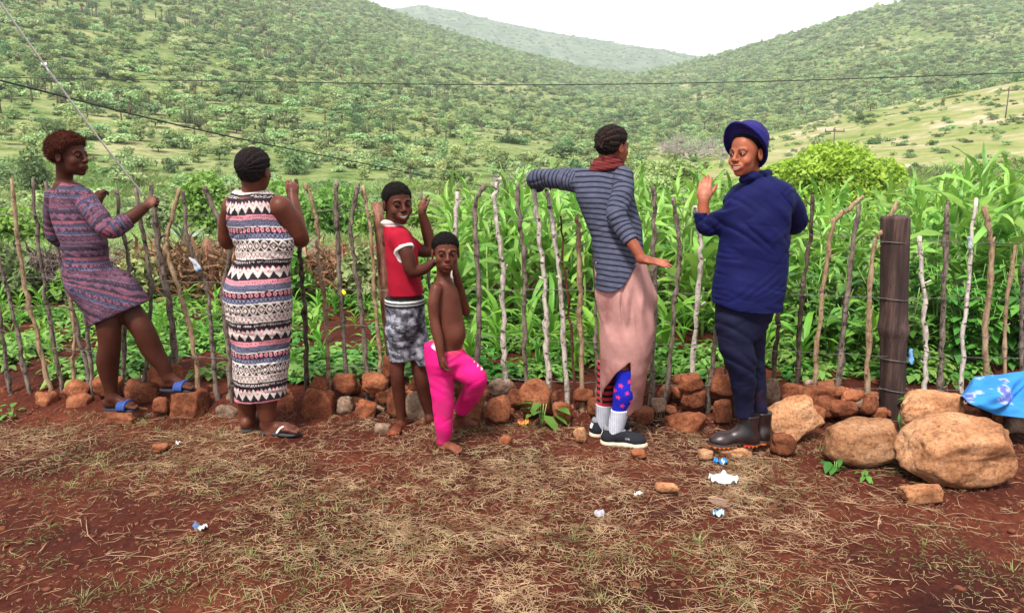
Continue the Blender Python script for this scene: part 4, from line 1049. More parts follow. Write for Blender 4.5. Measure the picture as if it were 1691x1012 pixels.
hand(S, w.p(728, 588, -.11), (.05, -.05, -1), (.75, .5, 0), .66, curls=(.55, .65, .75, .8), thumb=1, thumb_out=.35, thumb_curl=.35)
hand(S, w.p(753, 452, .06), (-.1, .05, 1), (-.7, .3, 0), .66, curl=.25, thumb=-1)
LG1 = [(730, 620, .0, 15), (731, 670, .0, 11), (732, 700, .0, 9), (733, 722, .01, 8.5), (733, 735, .01, 7)]
LG2 = [(752, 605, .02, 16), (780, 622, -.01, 12), (770, 655, .10, 9), (762, 680, .20, 8.5), (758, 690, .22, 7)]
w.limb(S, LG1, .02); w.limb(S, LG2, .02)
f1 = gz(*w.p(733, 745, .01)[:2])+.004
foot(S, w.p(732, 737, .01), f1, (.75, -.65), .74, side=1); foot(S, w.p(758, 692, .22), w.p(758, 705, .22)[2], (.9, .3), .70, side=1, toes=False)
S.rc(w.p(744, 500, -.055), w.p(744, 500, -.057), .004, .003, .006)
def torso_marks(P, c):
    d = np.linalg.norm(P-w.p(746, 500, -.065), axis=1); c[d < .008] *= .4
    d = np.linalg.norm(P-w.p(756, 566, -.07), axis=1); c[d < .010] *= .4
    return c
put('body', S, M_SKIN2, Ep, skin_paint(DK3, [H], [], (.05, .05, (.24, .08, .04)), torso_marks))
H.extras(Ep, gaze=(.0, -1, .02))
hm = hair_sdf(H, .007, .004, .0022, 240, .056, back_low=-.04).mesh(); put('hair', hm, M_HAIR, Ep); fuzz(Ep, hm, 3500, .005, M_HAIR, 4)
K = Sdf(.0048, .0048)
K.loft(w.rows([(566, 700, 752, .02, .085), (578, 699, 768, .02, .098), (596, 703, 770, .01, .10), (610, 708, 760, .01, .085), (620, 718, 748, .01, .05)]), .05)
w.limb(K, [(726, 600, .01, 24), (730, 640, .0, 21), (732, 675, -.0, 18), (733, 705, .0, 15), (732, 728, .01, 12)], .02)
w.limb(K, [(752, 600, .02, 24), (776, 615, -.01, 22), (786, 626, -.02, 19), (778, 650, .08, 19), (764, 672, .17, 14)], .02)
def waist(P, D):
    z0 = np.interp(P[:, 0], [w.p(700, 0)[0], w.p(722, 0)[0], w.p(765, 0)[0]], [w.p(0, 560)[2], w.p(0, 577)[2], w.p(0, 571)[2]])
    return np.maximum(D, P[:, 2]-z0)-D
K.post = combine(folds(.0045, [((.8, .3, 1.2), .06, 1), ((-.7, .3, 1.4), .05, .8)], 51), waist, cut_plane(w.p(732, 732, .01), (0, 0, -1)))
def pinkp(P):
    c = np.tile(np.array([.64, .010, .17]), (len(P), 1))*(1+.08*fbm(P, 14, 3, 2))[:, None]
    z0 = np.interp(P[:, 0], [w.p(700, 0)[0], w.p(722, 0)[0], w.p(765, 0)[0]], [w.p(0, 560)[2], w.p(0, 577)[2], w.p(0, 571)[2]])
    c[(P[:, 2] > z0-.020) & (P[:, 0] > w.p(712, 0)[0])] = (.72, .06, .10); c[(P[:, 2] > z0-.022) & (P[:, 0] < w.p(709, 0)[0])] = (.75, .62, .62)
    # white scribbled emblem on the raised knee
    q = P-w.p(792, 607, -.08); a = q[:, 0]*.75-q[:, 2]*.66; b_ = q[:, 0]*.66+q[:, 2]*.75
    c[(np.abs(a) < .034) & (np.abs(b_-.008*np.sin(a*260)) < .004) & (P[:, 1] < w.Y-.0)] = (.82, .72, .76)
    c[(np.abs(a+.004) < .022) & (np.abs(b_-.013-.004*np.sin(a*330+1)) < .003) & (P[:, 1] < w.Y-.0)] = (.82, .72, .76)
    dm = np.clip(fbm(P, 13, 61, 3)*1.2-.15+np.clip((w.p(0, 700)[2]-P[:, 2])*4, 0, .5), 0, .55)[:, None]; return c*(1-dm)+np.array([.40, .03, .11])*dm
put('trousers', K, M_CLOTH, Ep, pinkp)

# ---- woman in the striped top
w = Pose(3.74)
Gp = person('woman in striped top and dusty pink skirt leaning one elbow on the fence', w.p(1015, 748, -.05))
H = Head(w.p(1013, 243, .12), (.80, .60, .0), .86, smile=.0)
BR = (.24, .066, .035)
S = Sdf(); H.add(S)
w.limb(S, [(1005, 258, .12, 16), (999, 285, .12, 15), (995, 305, .12, 24)], .03)
S.loft(w.rows([(292, 975, 1025, .12, .05), (310, 965, 1030, .12, .08), (350, 972, 1042, .10, .09), (400, 992, 1048, .06, .09), (460, 995, 1054, .02, .09), (520, 998, 1054, 0, .09)]), .02)
RA = [(1028, 300, .03, 12), (1026, 325, -.04, 12.5), (1019, 352, -.07, 12), (1030, 380, -.12, 11), (1048, 408, -.17, 9.5), (1060, 428, -.20, 7.6)]
LA = [(965, 300, .16, 14), (925, 297, .28, 12.5), (890, 296, .37, 9), (890, 300, .47, 9), (893, 303, .58, 8)]
w.limb(S, RA, .022); w.limb(S, LA, .022)
hand(S, w.p(1060, 428, -.20), (.93, -.15, -.14), (.05, .25, -1), .90, curls=(.05, .12, .12, .05), thumb=1, thumb_out=.75, thumb_curl=.12, spread=.16)
hand(S, w.p(893, 303, .58), (.1, 1, .02), (0, 0, -1), .86, curl=.12, thumb=-1)
LG1 = [(1012, 560, .02, 20), (1030, 615, -.02, 15), (1031, 645, -.02, 15.5), (1026, 674, .0, 13), (1018, 705, .0, 10), (1014, 726, .0, 9)]
LG2 = [(1008, 560, .08, 20), (1003, 625, .10, 12), (1000, 650, .10, 13), (998, 685, .11, 11), (994, 712, .12, 9), (994, 722, .12, 9)]
w.limb(S, LG1, .02); w.limb(S, LG2, .02)
f1 = gz(*w.p(1014, 748, 0)[:2])+.012; f2 = gz(*w.p(994, 738, .12)[:2])+.012
foot(S, w.p(1013, 728, 0), f1, (1, -.22), .78, side=1, toes=False, zone=False); foot(S, w.p(993, 722, .12), f2, (.9, .3), .78, side=1, toes=False, zone=False)
put('body', S, M_SKIN2, Gp, skin_paint(BR, [H], [(w.p(1095, 438, -.22), .05, (.40, .15, .10))]))
H.extras(Gp)
def corn2(l):
    a = np.arctan2(l[:, 0], l[:, 2]-.02); return -.006*np.abs(np.cos(a*7.5))**.6+.004
def pony(S):
    S.chain([H.W((0, -.105, .02)), H.W((.0, -.125, .01)), H.W((-.012, -.138, -.002))], [.016, .012, .006], .008)
    S.chain([H.W((0.02, -.105, .015)), H.W((.03, -.13, .0)), H.W((.04, -.135, -.01))], [.010, .008, .005], .006)
hm = hair_sdf(H, .015, .0036, .003, 200, .058, corn=corn2, extra=pony, back_low=-.05).mesh(); put('hair', hm, M_BRAID, Gp, braid_paint(H, 7.5, BR)); fuzz(Gp, hm, 1000, .008, M_HAIR, 5)
N_ = Sdf(.004, .004)
for k, (py, a, b_, r_) in enumerate([(262, 984, 1020, 8), (270, 980, 1024, 9), (278, 977, 1026, 8.5)]):
    c0 = (w.p(a, py, .12)+w.p(b_, py, .12))/2; hw = w.m((b_-a)/2, .12)
    N_.chain([c0+np.array([math.cos(t)*hw, math.sin(t)*.055, .012*math.cos(t+.5)]) for t in np.linspace(0, 2*math.pi, 17)], [w.m(r_*.62, .12)]*17, .01)
N_.post = folds(.003, [((.4, .3, 1.6), .022, 1), ((.9, .2, 1.4), .03, .6)], 77)
put('scarf', N_, M_CLOTH, Gp, lambda P: np.tile(np.array([.13, .022, .022]), (len(P), 1))*(1+.4*np.sin(P[:, 2:3]*420+P[:, 0:1]*90)))
T = Sdf(.0042, .0042)
T.loft(w.rows([(282, 975, 1030, .12, .055), (292, 962, 1038, .12, .08), (305, 950, 1045, .12, .10), (325, 949, 1047, .11, .115), (345, 958, 1052, .10, .12), (365, 966, 1058, .08, .12), (385, 974, 1060, .06, .12), (400, 979, 1060, .05, .12),
                (420, 980, 1063, .03, .125), (440, 980, 1066, .02, .13), (460, 981, 1068, .01, .135), (485, 983, 1070, .0, .14)]), .02)
w.limb(T, [(985, 300, .13, 19), (965, 300, .16, 21), (935, 297, .26, 19), (905, 294, .34, 16.5), (884, 295, .39, 14.5), (888, 304, .47, 14)], .03)
w.limb(T, [(1030, 292, .04, 17.5), (1028, 320, -.02, 18), (1018, 350, -.07, 17.5), (1028, 376, -.11, 16.5), (1050, 409, -.175, 13.5)], .015, (w.p(1044, 400, -.16), w.p(1050, 409, -.175)-w.p(1028, 376, -.11)))
def tophem(P, D):
    xx = [w.p(x, 0)[0] for x in (978, 1000, 1020, 1035, 1048, 1056, 1075)]; zz = [w.p(0, y)[2] for y in (474, 477, 476, 468, 452, 440, 425)]
    front = np.interp(P[:, 0], xx, zz); return np.maximum(D, front-P[:, 2])-D
T.post = combine(folds(.005, [((1.2, .3, 1.2), .05, 1), ((-.6, .2, 1.5), .045, .8)], 61), tophem)
def stripes(P):
    arms = [w.pts([(975, 300, .13, 0), (965, 300, .16, 0), (935, 297, .26, 0), (905, 294, .34, 0), (884, 295, .39, 0), (888, 304, .47, 0)]), w.pts([(1030, 292, .04, 0), (1028, 320, -.02, 0), (1018, 350, -.07, 0), (1028, 376, -.11, 0), (1044, 401, -.16, 0)])]
    t = -(P[:, 2]-.20*(P[:, 0]-w.p(1015, 0)[0])*np.clip((w.p(0, 420)[2]-P[:, 2])*6, -1, 1)*.4+.5*(P[:, 0]-w.p(1000, 0)[0])**2*2)
    t = t+fbm(P, 9, 8, 2)*.004
    for i, (a, rr_, s0) in enumerate(zip(arms, (.066, .057), (.03, .06))):
        d, s_ = seg_param(P, a); m_ = (d < rr_) & (s_ > s0) & ((P[:, 1] < w.Y+.02) if i else (P[:, 0] < w.p(958, 0)[0])); t = np.where(m_, s_, t)
    q = np.abs(((t/.0265) % 1)-.5)*.0265; k = np.clip((.0057-q)/.0034, 0, 1)[:, None]; c = np.tile(np.array([.070, .075, .115]), (len(P), 1))*(1+.15*fbm(P, 60, 3, 2))[:, None]; c = c*(1-k)+np.array([.006, .007, .018])*k
    return c
put('striped_top', T, M_CLOTH, Gp, stripes)
K = Sdf(.0048, .0048)
K.loft(w.rows([(430, 982, 1066, .02, .115), (462, 982, 1076, .01, .125), (490, 982, 1083, .01, .135), (520, 986, 1082, .01, .135), (555, 990, 1078, .01, .13), (590, 991, 1074, .02, .125), (630, 990, 1067, .03, .115), (665, 992, 1062, .05, .10), (690, 994, 1060, .06, .085)]), .02)
def slit(P, D):
    z = P[:, 2]; zz = [w.p(0, y)[2] for y in (690, 672, 640, 628, 608, 590)]
    l_ = np.interp(z, zz, [w.p(x, 0)[0] for x in (1008, 1009, 1014, 1020, 1032, 1054)]); r_ = np.interp(z, zz, [w.p(x, 0)[0] for x in (1053, 1054, 1057, 1058, 1057, 1055)])
    ins = np.where(z > zz[-1], -.05, np.minimum(P[:, 0]-l_, r_-P[:, 0])); e = np.minimum(ins, w.Y+.06-P[:, 1])
    inner = np.minimum(.0, 0)
    D2 = np.maximum(D, e)
    hemz = np.interp(P[:, 0], [w.p(x, 0)[0] for x in (990, 1008, 1046, 1060, 1070)], [w.p(0, y)[2] for y in (668, 672, 680, 684, 676)])
    return np.maximum(D2, hemz-z)-D
hollow = lambda P, D: np.where(P[:, 2] < w.p(0, 596)[2], np.maximum(D, -(D+.014))-D, 0)
K.post = combine(folds(.0085, [((2.2, .3, .25), .055, 1.2), ((1.6, -.4, .9), .05, .5)], 71), hollow, slit)
def skirtp(P):
    c = np.tile(np.array([.42, .215, .195]), (len(P), 1))*(1+.10*fbm(P, 7, 3, 3))[:, None]
    n = np.clip((fbm(P, 7, 33, 4)-.2)*2.2, 0, 1)[:, None]; c = c*(1-n*np.array([[.36, .46, .46]]))
    return c
put('skirt', K, M_CLOTH, Gp, skirtp)
# socks: starred, striped and grey, then shoes
def sock(leg, sl, grow, paint, name, low=None):
    S = Sdf(.004, .004); S.chain([w.p(a, b, c) for a, b, c, r in leg], [w.m(r, c)+grow for a, b, c, r in leg], .02); S.post = combine(*sl); return put(name, S, M_CLOTH, Gp, paint)
zc = lambda y, up, x=1030: cut_plane(w.p(x, y, 0), (0, 0, 1 if up else -1))
def starp(P):
    c = np.tile(np.array([.012, .018, .42]), (len(P), 1)); ax = w.p(1030, 640, 0)
    u = (P[:, 0]-ax[0])*1.1; v = P[:, 2]-ax[2]
    for (px, py) in [(1036, 623), (1022, 630), (1046, 636), (1032, 642), (1018, 650), (1040, 657), (1025, 664), (1050, 618), (1052, 652), (1012, 640)]:
        s0 = w.p(px, py, 0); du = P[:, 0]-s0[0]; dv = P[:, 2]-s0[2]; r_ = np.hypot(du, dv); th = np.arctan2(dv, du)-math.pi/2+.2
        k = np.abs(((th/(2*math.pi/5)) % 1)-.5)*2; lim = .0058+.0085*(k)**1.5; c[(r_ < lim) & (P[:, 1] < w.Y+.03)] = (.72, .045, .16)
    return c
SL1 = [(1030, 600, -.02, 20), (1033, 625, -.02, 18.5), (1031, 648, -.02, 18.5), (1025, 674, .0, 14.5), (1017, 705, .0, 12), (1014, 722, .0, 11)]
SL2 = [(1001, 640, .10, 15), (1000, 660, .10, 15), (998, 685, .11, 13), (994, 712, .12, 11), (994, 718, .12, 10.5)]
sock(SL1, [zc(606, True), cut_plane(w.p(1030, 676, 0), (.1, 0, -1))], .002, starp, 'starred_sock')
ribp = lambda P: np.tile(np.array([.42, .43, .50]), (len(P), 1))*(1+.28*np.sin(P[:, 0:1]*2*math.pi/.009))*(1+.1*fbm(P, 30, 4, 2))[:, None]+np.where(P[:, 2:3] > w.p(0, 677)[2], .12, 0)
sock(SL1, [cut_plane(w.p(1030, 674, 0), (-.1, 0, 1))], .006, ribp, 'grey_sock'); sock(SL2, [cut_plane(w.p(996, 667, .1), (0, 0, 1))], .006, ribp, 'grey_sock')
redb = lambda P: np.where((((w.p(0, 600)[2]-P[:, 2:3])/.034) % 1) < .5, np.array([[.5, .03, .04]]), np.array([[.015, .012, .015]]))
sock([(1002, 600, .10, 15), (1001, 645, .10, 15.5), (998, 680, .11, 13)], [zc(604, True, 996)], .002, redb, 'striped_sock')
def shoe(root, ankle, heel_z, dirv, sc, upper, solec, name='shoe', hi=0, tread=False, pose=None, shaftr=.045, side=1, lug=None):
    a = np.array(ankle, float); d = np.array([dirv[0], dirv[1], 0.]); d /= np.linalg.norm(d); n = np.array([-d[1], d[0], 0])*side; slope = dirv[2] if len(dirv) > 2 else 0
    L = lambda x, y, z: np.array([a[0], a[1], heel_z])+n*x*sc+d*y*sc+np.array([0, 0, z*sc+slope*y*sc]); M_ = np.stack([n, d, [0, 0, 1.]], 1)
    S = Sdf(.0035, .0035)
    S.rc(L(0, -.030, .040), L(0, .02, .050), .037*sc, .040*sc, .03*sc); S.rc(L(0, .02, .050), L(.002, .11, .030), .040*sc, .034*sc, .03*sc)
    S.ell(L(.003, .125, .027), np.array([.046, .056, .034])*sc, M_, .03*sc); S.ell(L(0, -.028, .025), np.array([.037, .038, .03])*sc, M_, .02*sc)
    if hi: S.rc(L(0, -.005, .05), L(0, -.012, hi), shaftr*.92*sc, shaftr*sc, .03*sc)
    else: S.rc(L(0, -.03, .05), L(0, -.034, .085), .030*sc, .026*sc, .02*sc); S.ell(L(0, -.004, .115), np.array([.030, .040, .045])*sc, M_, .006*sc, True)
    cp = [cut_plane(L(0, 0, .012), (0, 0, -1))]
    if hi: cp.append(cut_plane(L(0, 0, hi), (.0, 0, 1)))
    S.post = combine(*cp, folds(.0015, [((d[0]*1.5, d[1]*1.5, .6), .035, 1)], 5))
    o = put(name, S, M_LEATHER if hi else M_CLOTH, root, lambda P: upper(P, L, M_) if callable(upper) else np.tile(np.array(upper), (len(P), 1)))
    B = Sdf(.0035, .0035)
    for (x, y, rx, ry) in [(0, -.030, .041, .044), (.0, .045, .042, .075), (.003, .122, .052, .066)]: B.ell(L(x, y, .004), np.array([rx, ry, .03])*sc, M_, .03*sc)
    def sl(P, D):
        q = (P-L(0, 0, 0))@M_; q[:, 2] = q[:, 2]-slope*q[:, 1]; lo = -.004*sc+(.009*sc*(np.sin(q[:, 1]*2*math.pi/.022) > 0) if tread else 0); lo = lo+(.010*sc*np.exp(-((q[:, 1]-.035*sc)/(.02*sc))**4) if tread else 0)
        return np.maximum(D, np.maximum(q[:, 2]-.020*sc, lo-q[:, 2]))-D
    B.post = sl
    s2 = put('sole', B, M_RUBBER, root, lambda P: solec(P, L, M_) if callable(solec) else np.tile(np.array(solec), (len(P), 1))); s2.parent = o
    return o
def up1(P, L, M_):
    c = np.tile(np.array([.016, .017, .022]), (len(P), 1)); q = (P-L(0, 0, 0))@M_
    c[(q[:, 1] < -.050) & (np.abs(q[:, 2]-.058) < .013) & (np.abs(q[:, 0]) < .013)] = (.75, .75, .75)
    c[(q[:, 2] > .078)] = (.20, .20, .22); m_ = (np.abs(q[:, 1]-.075) < .012) & (np.abs(q[:, 2]-.042) < .006) & (np.sin(q[:, 1]*900) > -.2); c[m_] = (.25, .25, .27); return c
shoe(Gp, w.p(1013, 730, 0), f1-.008, (1, -.22), .96, up1, (.62, .50, .38)); shoe(Gp, w.p(993, 724, .12), f2-.008, (.9, .3), .96, up1, (.62, .50, .38))

# ---- woman in navy overalls
w = Pose(3.62)
Np = person('smiling woman in navy jacket, trousers and bucket hat looking over her shoulder', w.p(1235, 725, 0))
H = Head(w.p(1232, 254, .0), (-.78, -.62, -.02), .92, smile=1.0, roll=-.05, wide=.93)
BR2 = (.30, .088, .045)
S = Sdf(); H.add(S)
w.limb(S, [(1238, 272, .03, 14.5), (1243, 300, .04, 14.5), (1248, 322, .04, 30)], .03)
S.loft(w.rows([(305, 1225, 1282, .04, .06), (330, 1212, 1292, .04, .09), (420, 1208, 1285, .04, .10), (500, 1195, 1270, .04, .10)]), .02)
LA = [(1228, 328, .04, 12), (1194, 358, .06, 11), (1169, 370, .10, 11), (1162, 352, .10, 10), (1162, 330, .10, 8)]
RA = [(1290, 325, .08, 14), (1312, 358, .16, 12), (1298, 370, .28, 10), (1282, 362, .34, 8)]
w.limb(S, LA); w.limb(S, RA)
hand(S, w.p(1162, 332, .10), (.06, .12, .98), (.35, .93, 0), .88, curls=(.32, .32, .34, .36), thumb=-1, thumb_out=.6, thumb_curl=.2, spread=.0, r=1.08)
hand(S, w.p(1282, 362, .34), (-.5, .3, .6), (-.5, .5, 0), .88, curl=1.0, thumb=1)
w.limb(S, [(1218, 510, .02, 20), (1222, 590, -.02, 17), (1228, 640, -.01, 12), (1231, 690, 0, 8), (1233, 705, 0, 8)], .02)
w.limb(S, [(1240, 510, .08, 20), (1242, 590, .08, 14), (1249, 640, .08, 10.5), (1256, 690, .08, 7), (1258, 705, .08, 7)], .02)
put('body', S, M_SKIN2, Np, skin_paint(BR2, [H], [(w.p(1165, 310, .08), .07, (.42, .17, .11))]))
H.extras(Np, gaze=(-.93, -.36, .0))
put('hair', hair_sdf(H, .005, .005, .002, 200, .085, back_low=-.055, temple=.03), M_HAIR, Np)
J = Sdf(.0048, .0048)
J.loft(w.rows([(292, 1238, 1276, .05, .06), (298, 1228, 1290, .05, .09), (305, 1214, 1300, .05, .11), (318, 1200, 1307, .05, .125), (335, 1194, 1308, .05, .135), (355, 1192, 1305, .04, .14), (380, 1190, 1302, .04, .14), (410, 1186, 1300, .04, .14),
                (440, 1182, 1299, .04, .14), (470, 1178, 1296, .03, .145), (510, 1175, 1290, .03, .15)]), .02, pw=2.3)
w.limb(J, [(1222, 322, .0, 22), (1200, 350, .04, 21), (1172, 374, .09, 17.5), (1160, 362, .10, 15), (1160, 342, .10, 13.5)], .025, (w.p(1160, 349, .1), (-.1, 0, 1)))
w.limb(J, [(1293, 325, .08, 22), (1312, 350, .13, 20), (1314, 370, .2, 18), (1296, 370, .3, 15)], .03)
J.chain([w.p(1226, 297, -.02), w.p(1240, 291, -.02), w.p(1258, 288, .02), w.p(1268, 286, .08)], [w.m(7)]*4, .012)
def jhem(P, D):
    z0 = np.interp(P[:, 0], [w.p(x, 0)[0] for x in (1175, 1200, 1240, 1282)], [w.p(0, y)[2] for y in (497, 499, 508, 511)])
    s_ = np.minimum(.0045-np.abs(P[:, 0]-w.p(1196, 0)[0]+.0), np.minimum(w.Y-P[:, 1], w.p(0, 462)[2]-P[:, 2]))
    return np.maximum(np.maximum(D, z0-P[:, 2]), s_)-D
crease = lambda P, D: .006*np.exp(-np.abs(np.linalg.norm(P-w.p(1206, 364, -.1), axis=1)-.09)/.006)*(P[:, 1] < w.Y)
J.post = combine(folds(.0058, [((.9, .3, 1.1), .05, 1), ((-1.0, .2, 1.2), .042, .9), ((.3, .2, 1.6), .035, .5)], 81), jhem)
def navyj(P):
    c = np.tile(np.array([.0022, .0036, .052]), (len(P), 1))*(1+.12*fbm(P, 10, 3, 3))[:, None]
    sm = (np.abs(P[:, 0]-w.p(1251, 0)[0]-.05*(P[:, 2]-w.p(0, 400)[2])) < .0015) & (P[:, 1] < w.Y) & (P[:, 2] < w.p(0, 330)[2]); c[sm] *= .8
    return c
put('jacket', J, M_COTTON, Np, navyj)
K = Sdf(.0048, .0048)
K.loft(w.rows([(485, 1180, 1280, .04, .13), (510, 1180, 1278, .04, .135), (535, 1181, 1268, .04, .13), (555, 1184, 1255, .04, .125)]), .02)
w.limb(K, [(1212, 530, .0, 31), (1216, 570, -.02, 29), (1224, 605, -.02, 26), (1228, 640, -.01, 20), (1228, 665, 0, 18), (1229, 708, 0, 17)], .02)
w.limb(K, [(1236, 530, .09, 30), (1240, 575, .09, 24), (1246, 610, .08, 19), (1250, 640, .08, 16), (1255, 695, .08, 14.5)], .02)
K.post = combine(folds(.006, [((.7, .3, 1.1), .06, 1), ((-.9, .2, 1.0), .05, .7)], 91), lambda P, D: np.maximum(D, np.interp(P[:, 0], [w.p(1245, 0)[0], w.p(1247, 0)[0]], [w.p(0, 700)[2], w.p(0, 688)[2]])-P[:, 2])-D,
    lambda P, D: -.004*np.exp(-((P[:, 2]-w.p(0, 657)[2])/.004)**2)*(P[:, 0] < w.p(1245, 0)[0]))
put('trousers', K, M_COTTON, Np, lambda P: np.tile(np.array([.0030, .0038, .022]), (len(P), 1))*(1+.15*fbm(P, 10, 3, 3))[:, None]+np.array([.05, .014, .008])*np.clip(fbm(P, 14, 62, 3)*.9+np.clip((w.p(0, 660)[2]-P[:, 2])*5, -.6, .7), 0, 1)[:, None]*.45)
def boot_up(P, L, M_):
    c = np.tile(np.array([.020, .009, .009]), (len(P), 1)); q = (P-L(0, 0, 0))@M_
    g_ = (np.abs(q[:, 1]-.012) < .022+.0) & (q[:, 2] > .055) & (q[:, 2] < .14); c[g_] = (.008, .008, .009); c *= (1+.5*fbm(P, 25, 6, 3))[:, None]; return c
def boot_sole(P, L, M_):
    q = (P-L(0, 0, 0))@M_; c = np.tile(np.array([.03, .018, .015]), (len(P), 1)); c[q[:, 2] < .008] = (.50, .13, .035); c[(np.abs(q[:, 1]-.0) < .022) & (q[:, 2] > .006) & (np.abs(q[:, 0]) > .03)] = (.42, .02, .015); return c
zb1 = w.p(1230, 735, 0)[2]; zb2 = w.p(1262, 727, .08)[2]
shoe(Np, w.p(1232, 705, 0), zb1+.004, (-1, -.05, .0), 1.05, boot_up, boot_sole, 'ankle_boot', hi=.155, tread=True, shaftr=.048)
shoe(Np, w.p(1258, 702, .08), zb2+.004, (.18, 1), 1.0, boot_up, boot_sole, 'ankle_boot', hi=.16, tread=True, shaftr=.046)
# bucket hat
T = Sdf(.0033, .0033); q = H.s
cr = H.W((0, -.024, .058)); Mh = frame(H.M[:, 1]+np.array([.0, 0, 1.05]), (0, 0, 1), -.12)
HL = lambda P: (P-cr)@Mh/q
T.ell(cr, np.array([.096, .112, .086])*q, Mh, .01); T.ell(cr+Mh@np.array([0, 0, .045])*q, np.array([.088, .098, .060])*q, Mh, .02)
def brim(X, Y, Z):
    x, y, z = [((X-cr[0])*Mh[0, i]+(Y-cr[1])*Mh[1, i]+(Z-cr[2])*Mh[2, i])/q for i in range(3)]
    th = np.arctan2(x, y); r_ = np.sqrt((x/.094)**2+(y/.110)**2); rout = 1.21+.10*np.cos(th)+.06*np.cos(2*th)+.015*np.sin(th*5)
    zz_ = -.016-.16*(r_-1)*(1-.95*np.cos(th))+.012*np.sin(th*3+.6)*(r_-1)
    return np.maximum(np.maximum(np.abs(z-zz_)-.0062, (r_-rout)*.09), (.90-r_)*.09)*q*.8
T.prim(brim, cr-.20, cr+.20, .006)
thb = np.linspace(0, 2*math.pi, 73); rb = 1.21+.10*np.cos(thb)+.06*np.cos(2*thb)+.015*np.sin(thb*5); zb_r = -.016-.16*(rb-1)*(1-.95*np.cos(thb))+.012*np.sin(thb*3+.6)*(rb-1)
for i in range(72): T.rc(*[cr+Mh@np.array([.094*rb[j]*math.sin(thb[j]), .110*rb[j]*math.cos(thb[j]), zb_r[j]])*q for j in (i, i+1)], .0052, .0052, .003)
cutcr = lambda P, D: np.maximum(D, np.where(np.hypot(HL(P)[:, 0]/.094, HL(P)[:, 1]/.11) < 1.0, (-.022-HL(P)[:, 2])*q, -9))-D
hol = lambda P, D: D*0
T.post = combine(folds(.0022, [((1.2, .3, 1.1), .05, 1)], 5), cutcr)
def hatp(P):
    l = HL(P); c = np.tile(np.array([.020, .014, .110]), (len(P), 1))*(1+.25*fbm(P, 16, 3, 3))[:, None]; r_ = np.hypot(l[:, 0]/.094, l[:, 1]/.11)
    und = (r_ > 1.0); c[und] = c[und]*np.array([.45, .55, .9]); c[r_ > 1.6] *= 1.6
    ey = np.abs(np.hypot(l[:, 1]+.03, l[:, 2]-.02)-.006) < .0022; c[ey & (l[:, 0] < 0)] = (.3, .3, .32)
    return c
put('bucket_hat', T, M_COTTON, Np, hatp)
# ---------------------------------------------------------------- stick fence
def bark_mat(name, c1, c2, c3, bands=.5):
    m, nt, b = new_mat(name); L = nt.links
    tc = nt.nodes.new('ShaderNodeTexCoord'); mp = nt.nodes.new('ShaderNodeMapping'); mp.inputs['Scale'].default_value = (1, 1, .35)
    L.new(tc.outputs['Object'], mp.inputs[0]); n = noise(nt, 45, 5, .7, mp.outputs[0])
    r = ramp(nt, [(.36, c1), (.47, c2), (.62, c3)]); L.new(n.outputs['Fac'], r.inputs[0])
    mp2 = nt.nodes.new('ShaderNodeMapping'); mp2.inputs['Scale'].default_value = (1, 1, 1.6); L.new(tc.outputs['Object'], mp2.inputs[0])
    n2 = noise(nt, 28, 2, .5, mp2.outputs[0]); r2 = ramp(nt, [(.34, (.12, .10, .09)), (.41, (1, 1, 1))]); L.new(n2.outputs['Fac'], r2.inputs[0])
    mx = nt.nodes.new('ShaderNodeMix'); mx.data_type = 'RGBA'; mx.blend_type = 'MULTIPLY'; mx.inputs[0].default_value = bands
    L.new(r.outputs[0], mx.inputs[6]); L.new(r2.outputs[0], mx.inputs[7]); L.new(mx.outputs[2], b.inputs['Base Color'])
    b.inputs['Roughness'].default_value = .85; b.inputs['Specular IOR Level'].default_value = .2
    bp = nt.nodes.new('ShaderNodeBump'); bp.inputs['Strength'].default_value = .8; bp.inputs['Distance'].default_value = .004
    L.new(n.outputs['Fac'], bp.inputs['Height']); L.new(bp.outputs[0], b.inputs['Normal']); return m
BK = {'g': bark_mat('weathered_grey_bark', (.045,.032,.026), (.13,.098,.078), (.23,.18,.145), .75),
      'w': bark_mat('pale_speckled_bark', (.20,.16,.13), (.42,.36,.31), (.58,.52,.46), .97),
      't': bark_mat('tan_stripped_bark', (.14,.085,.05), (.27,.17,.10), (.38,.27,.17), .5),
      'd': bark_mat('dark_wet_bark', (.018,.012,.010), (.05,.032,.024), (.12,.085,.065), .6),
      'r': bark_mat('red_rusty_wood', (.035,.010,.007), (.075,.020,.012), (.12,.035,.02), .2),
      'p': bark_mat('red_brown_split_wood', (.10,.042,.026), (.19,.085,.055), (.30,.15,.10), .2)}
def fenceY(px): return float(np.interp(px, [-300, 0, 500, 900, 1400, 1691, 2000], [4.42, 4.36, 4.24, 4.18, 4.12, 4.10, 4.08]))
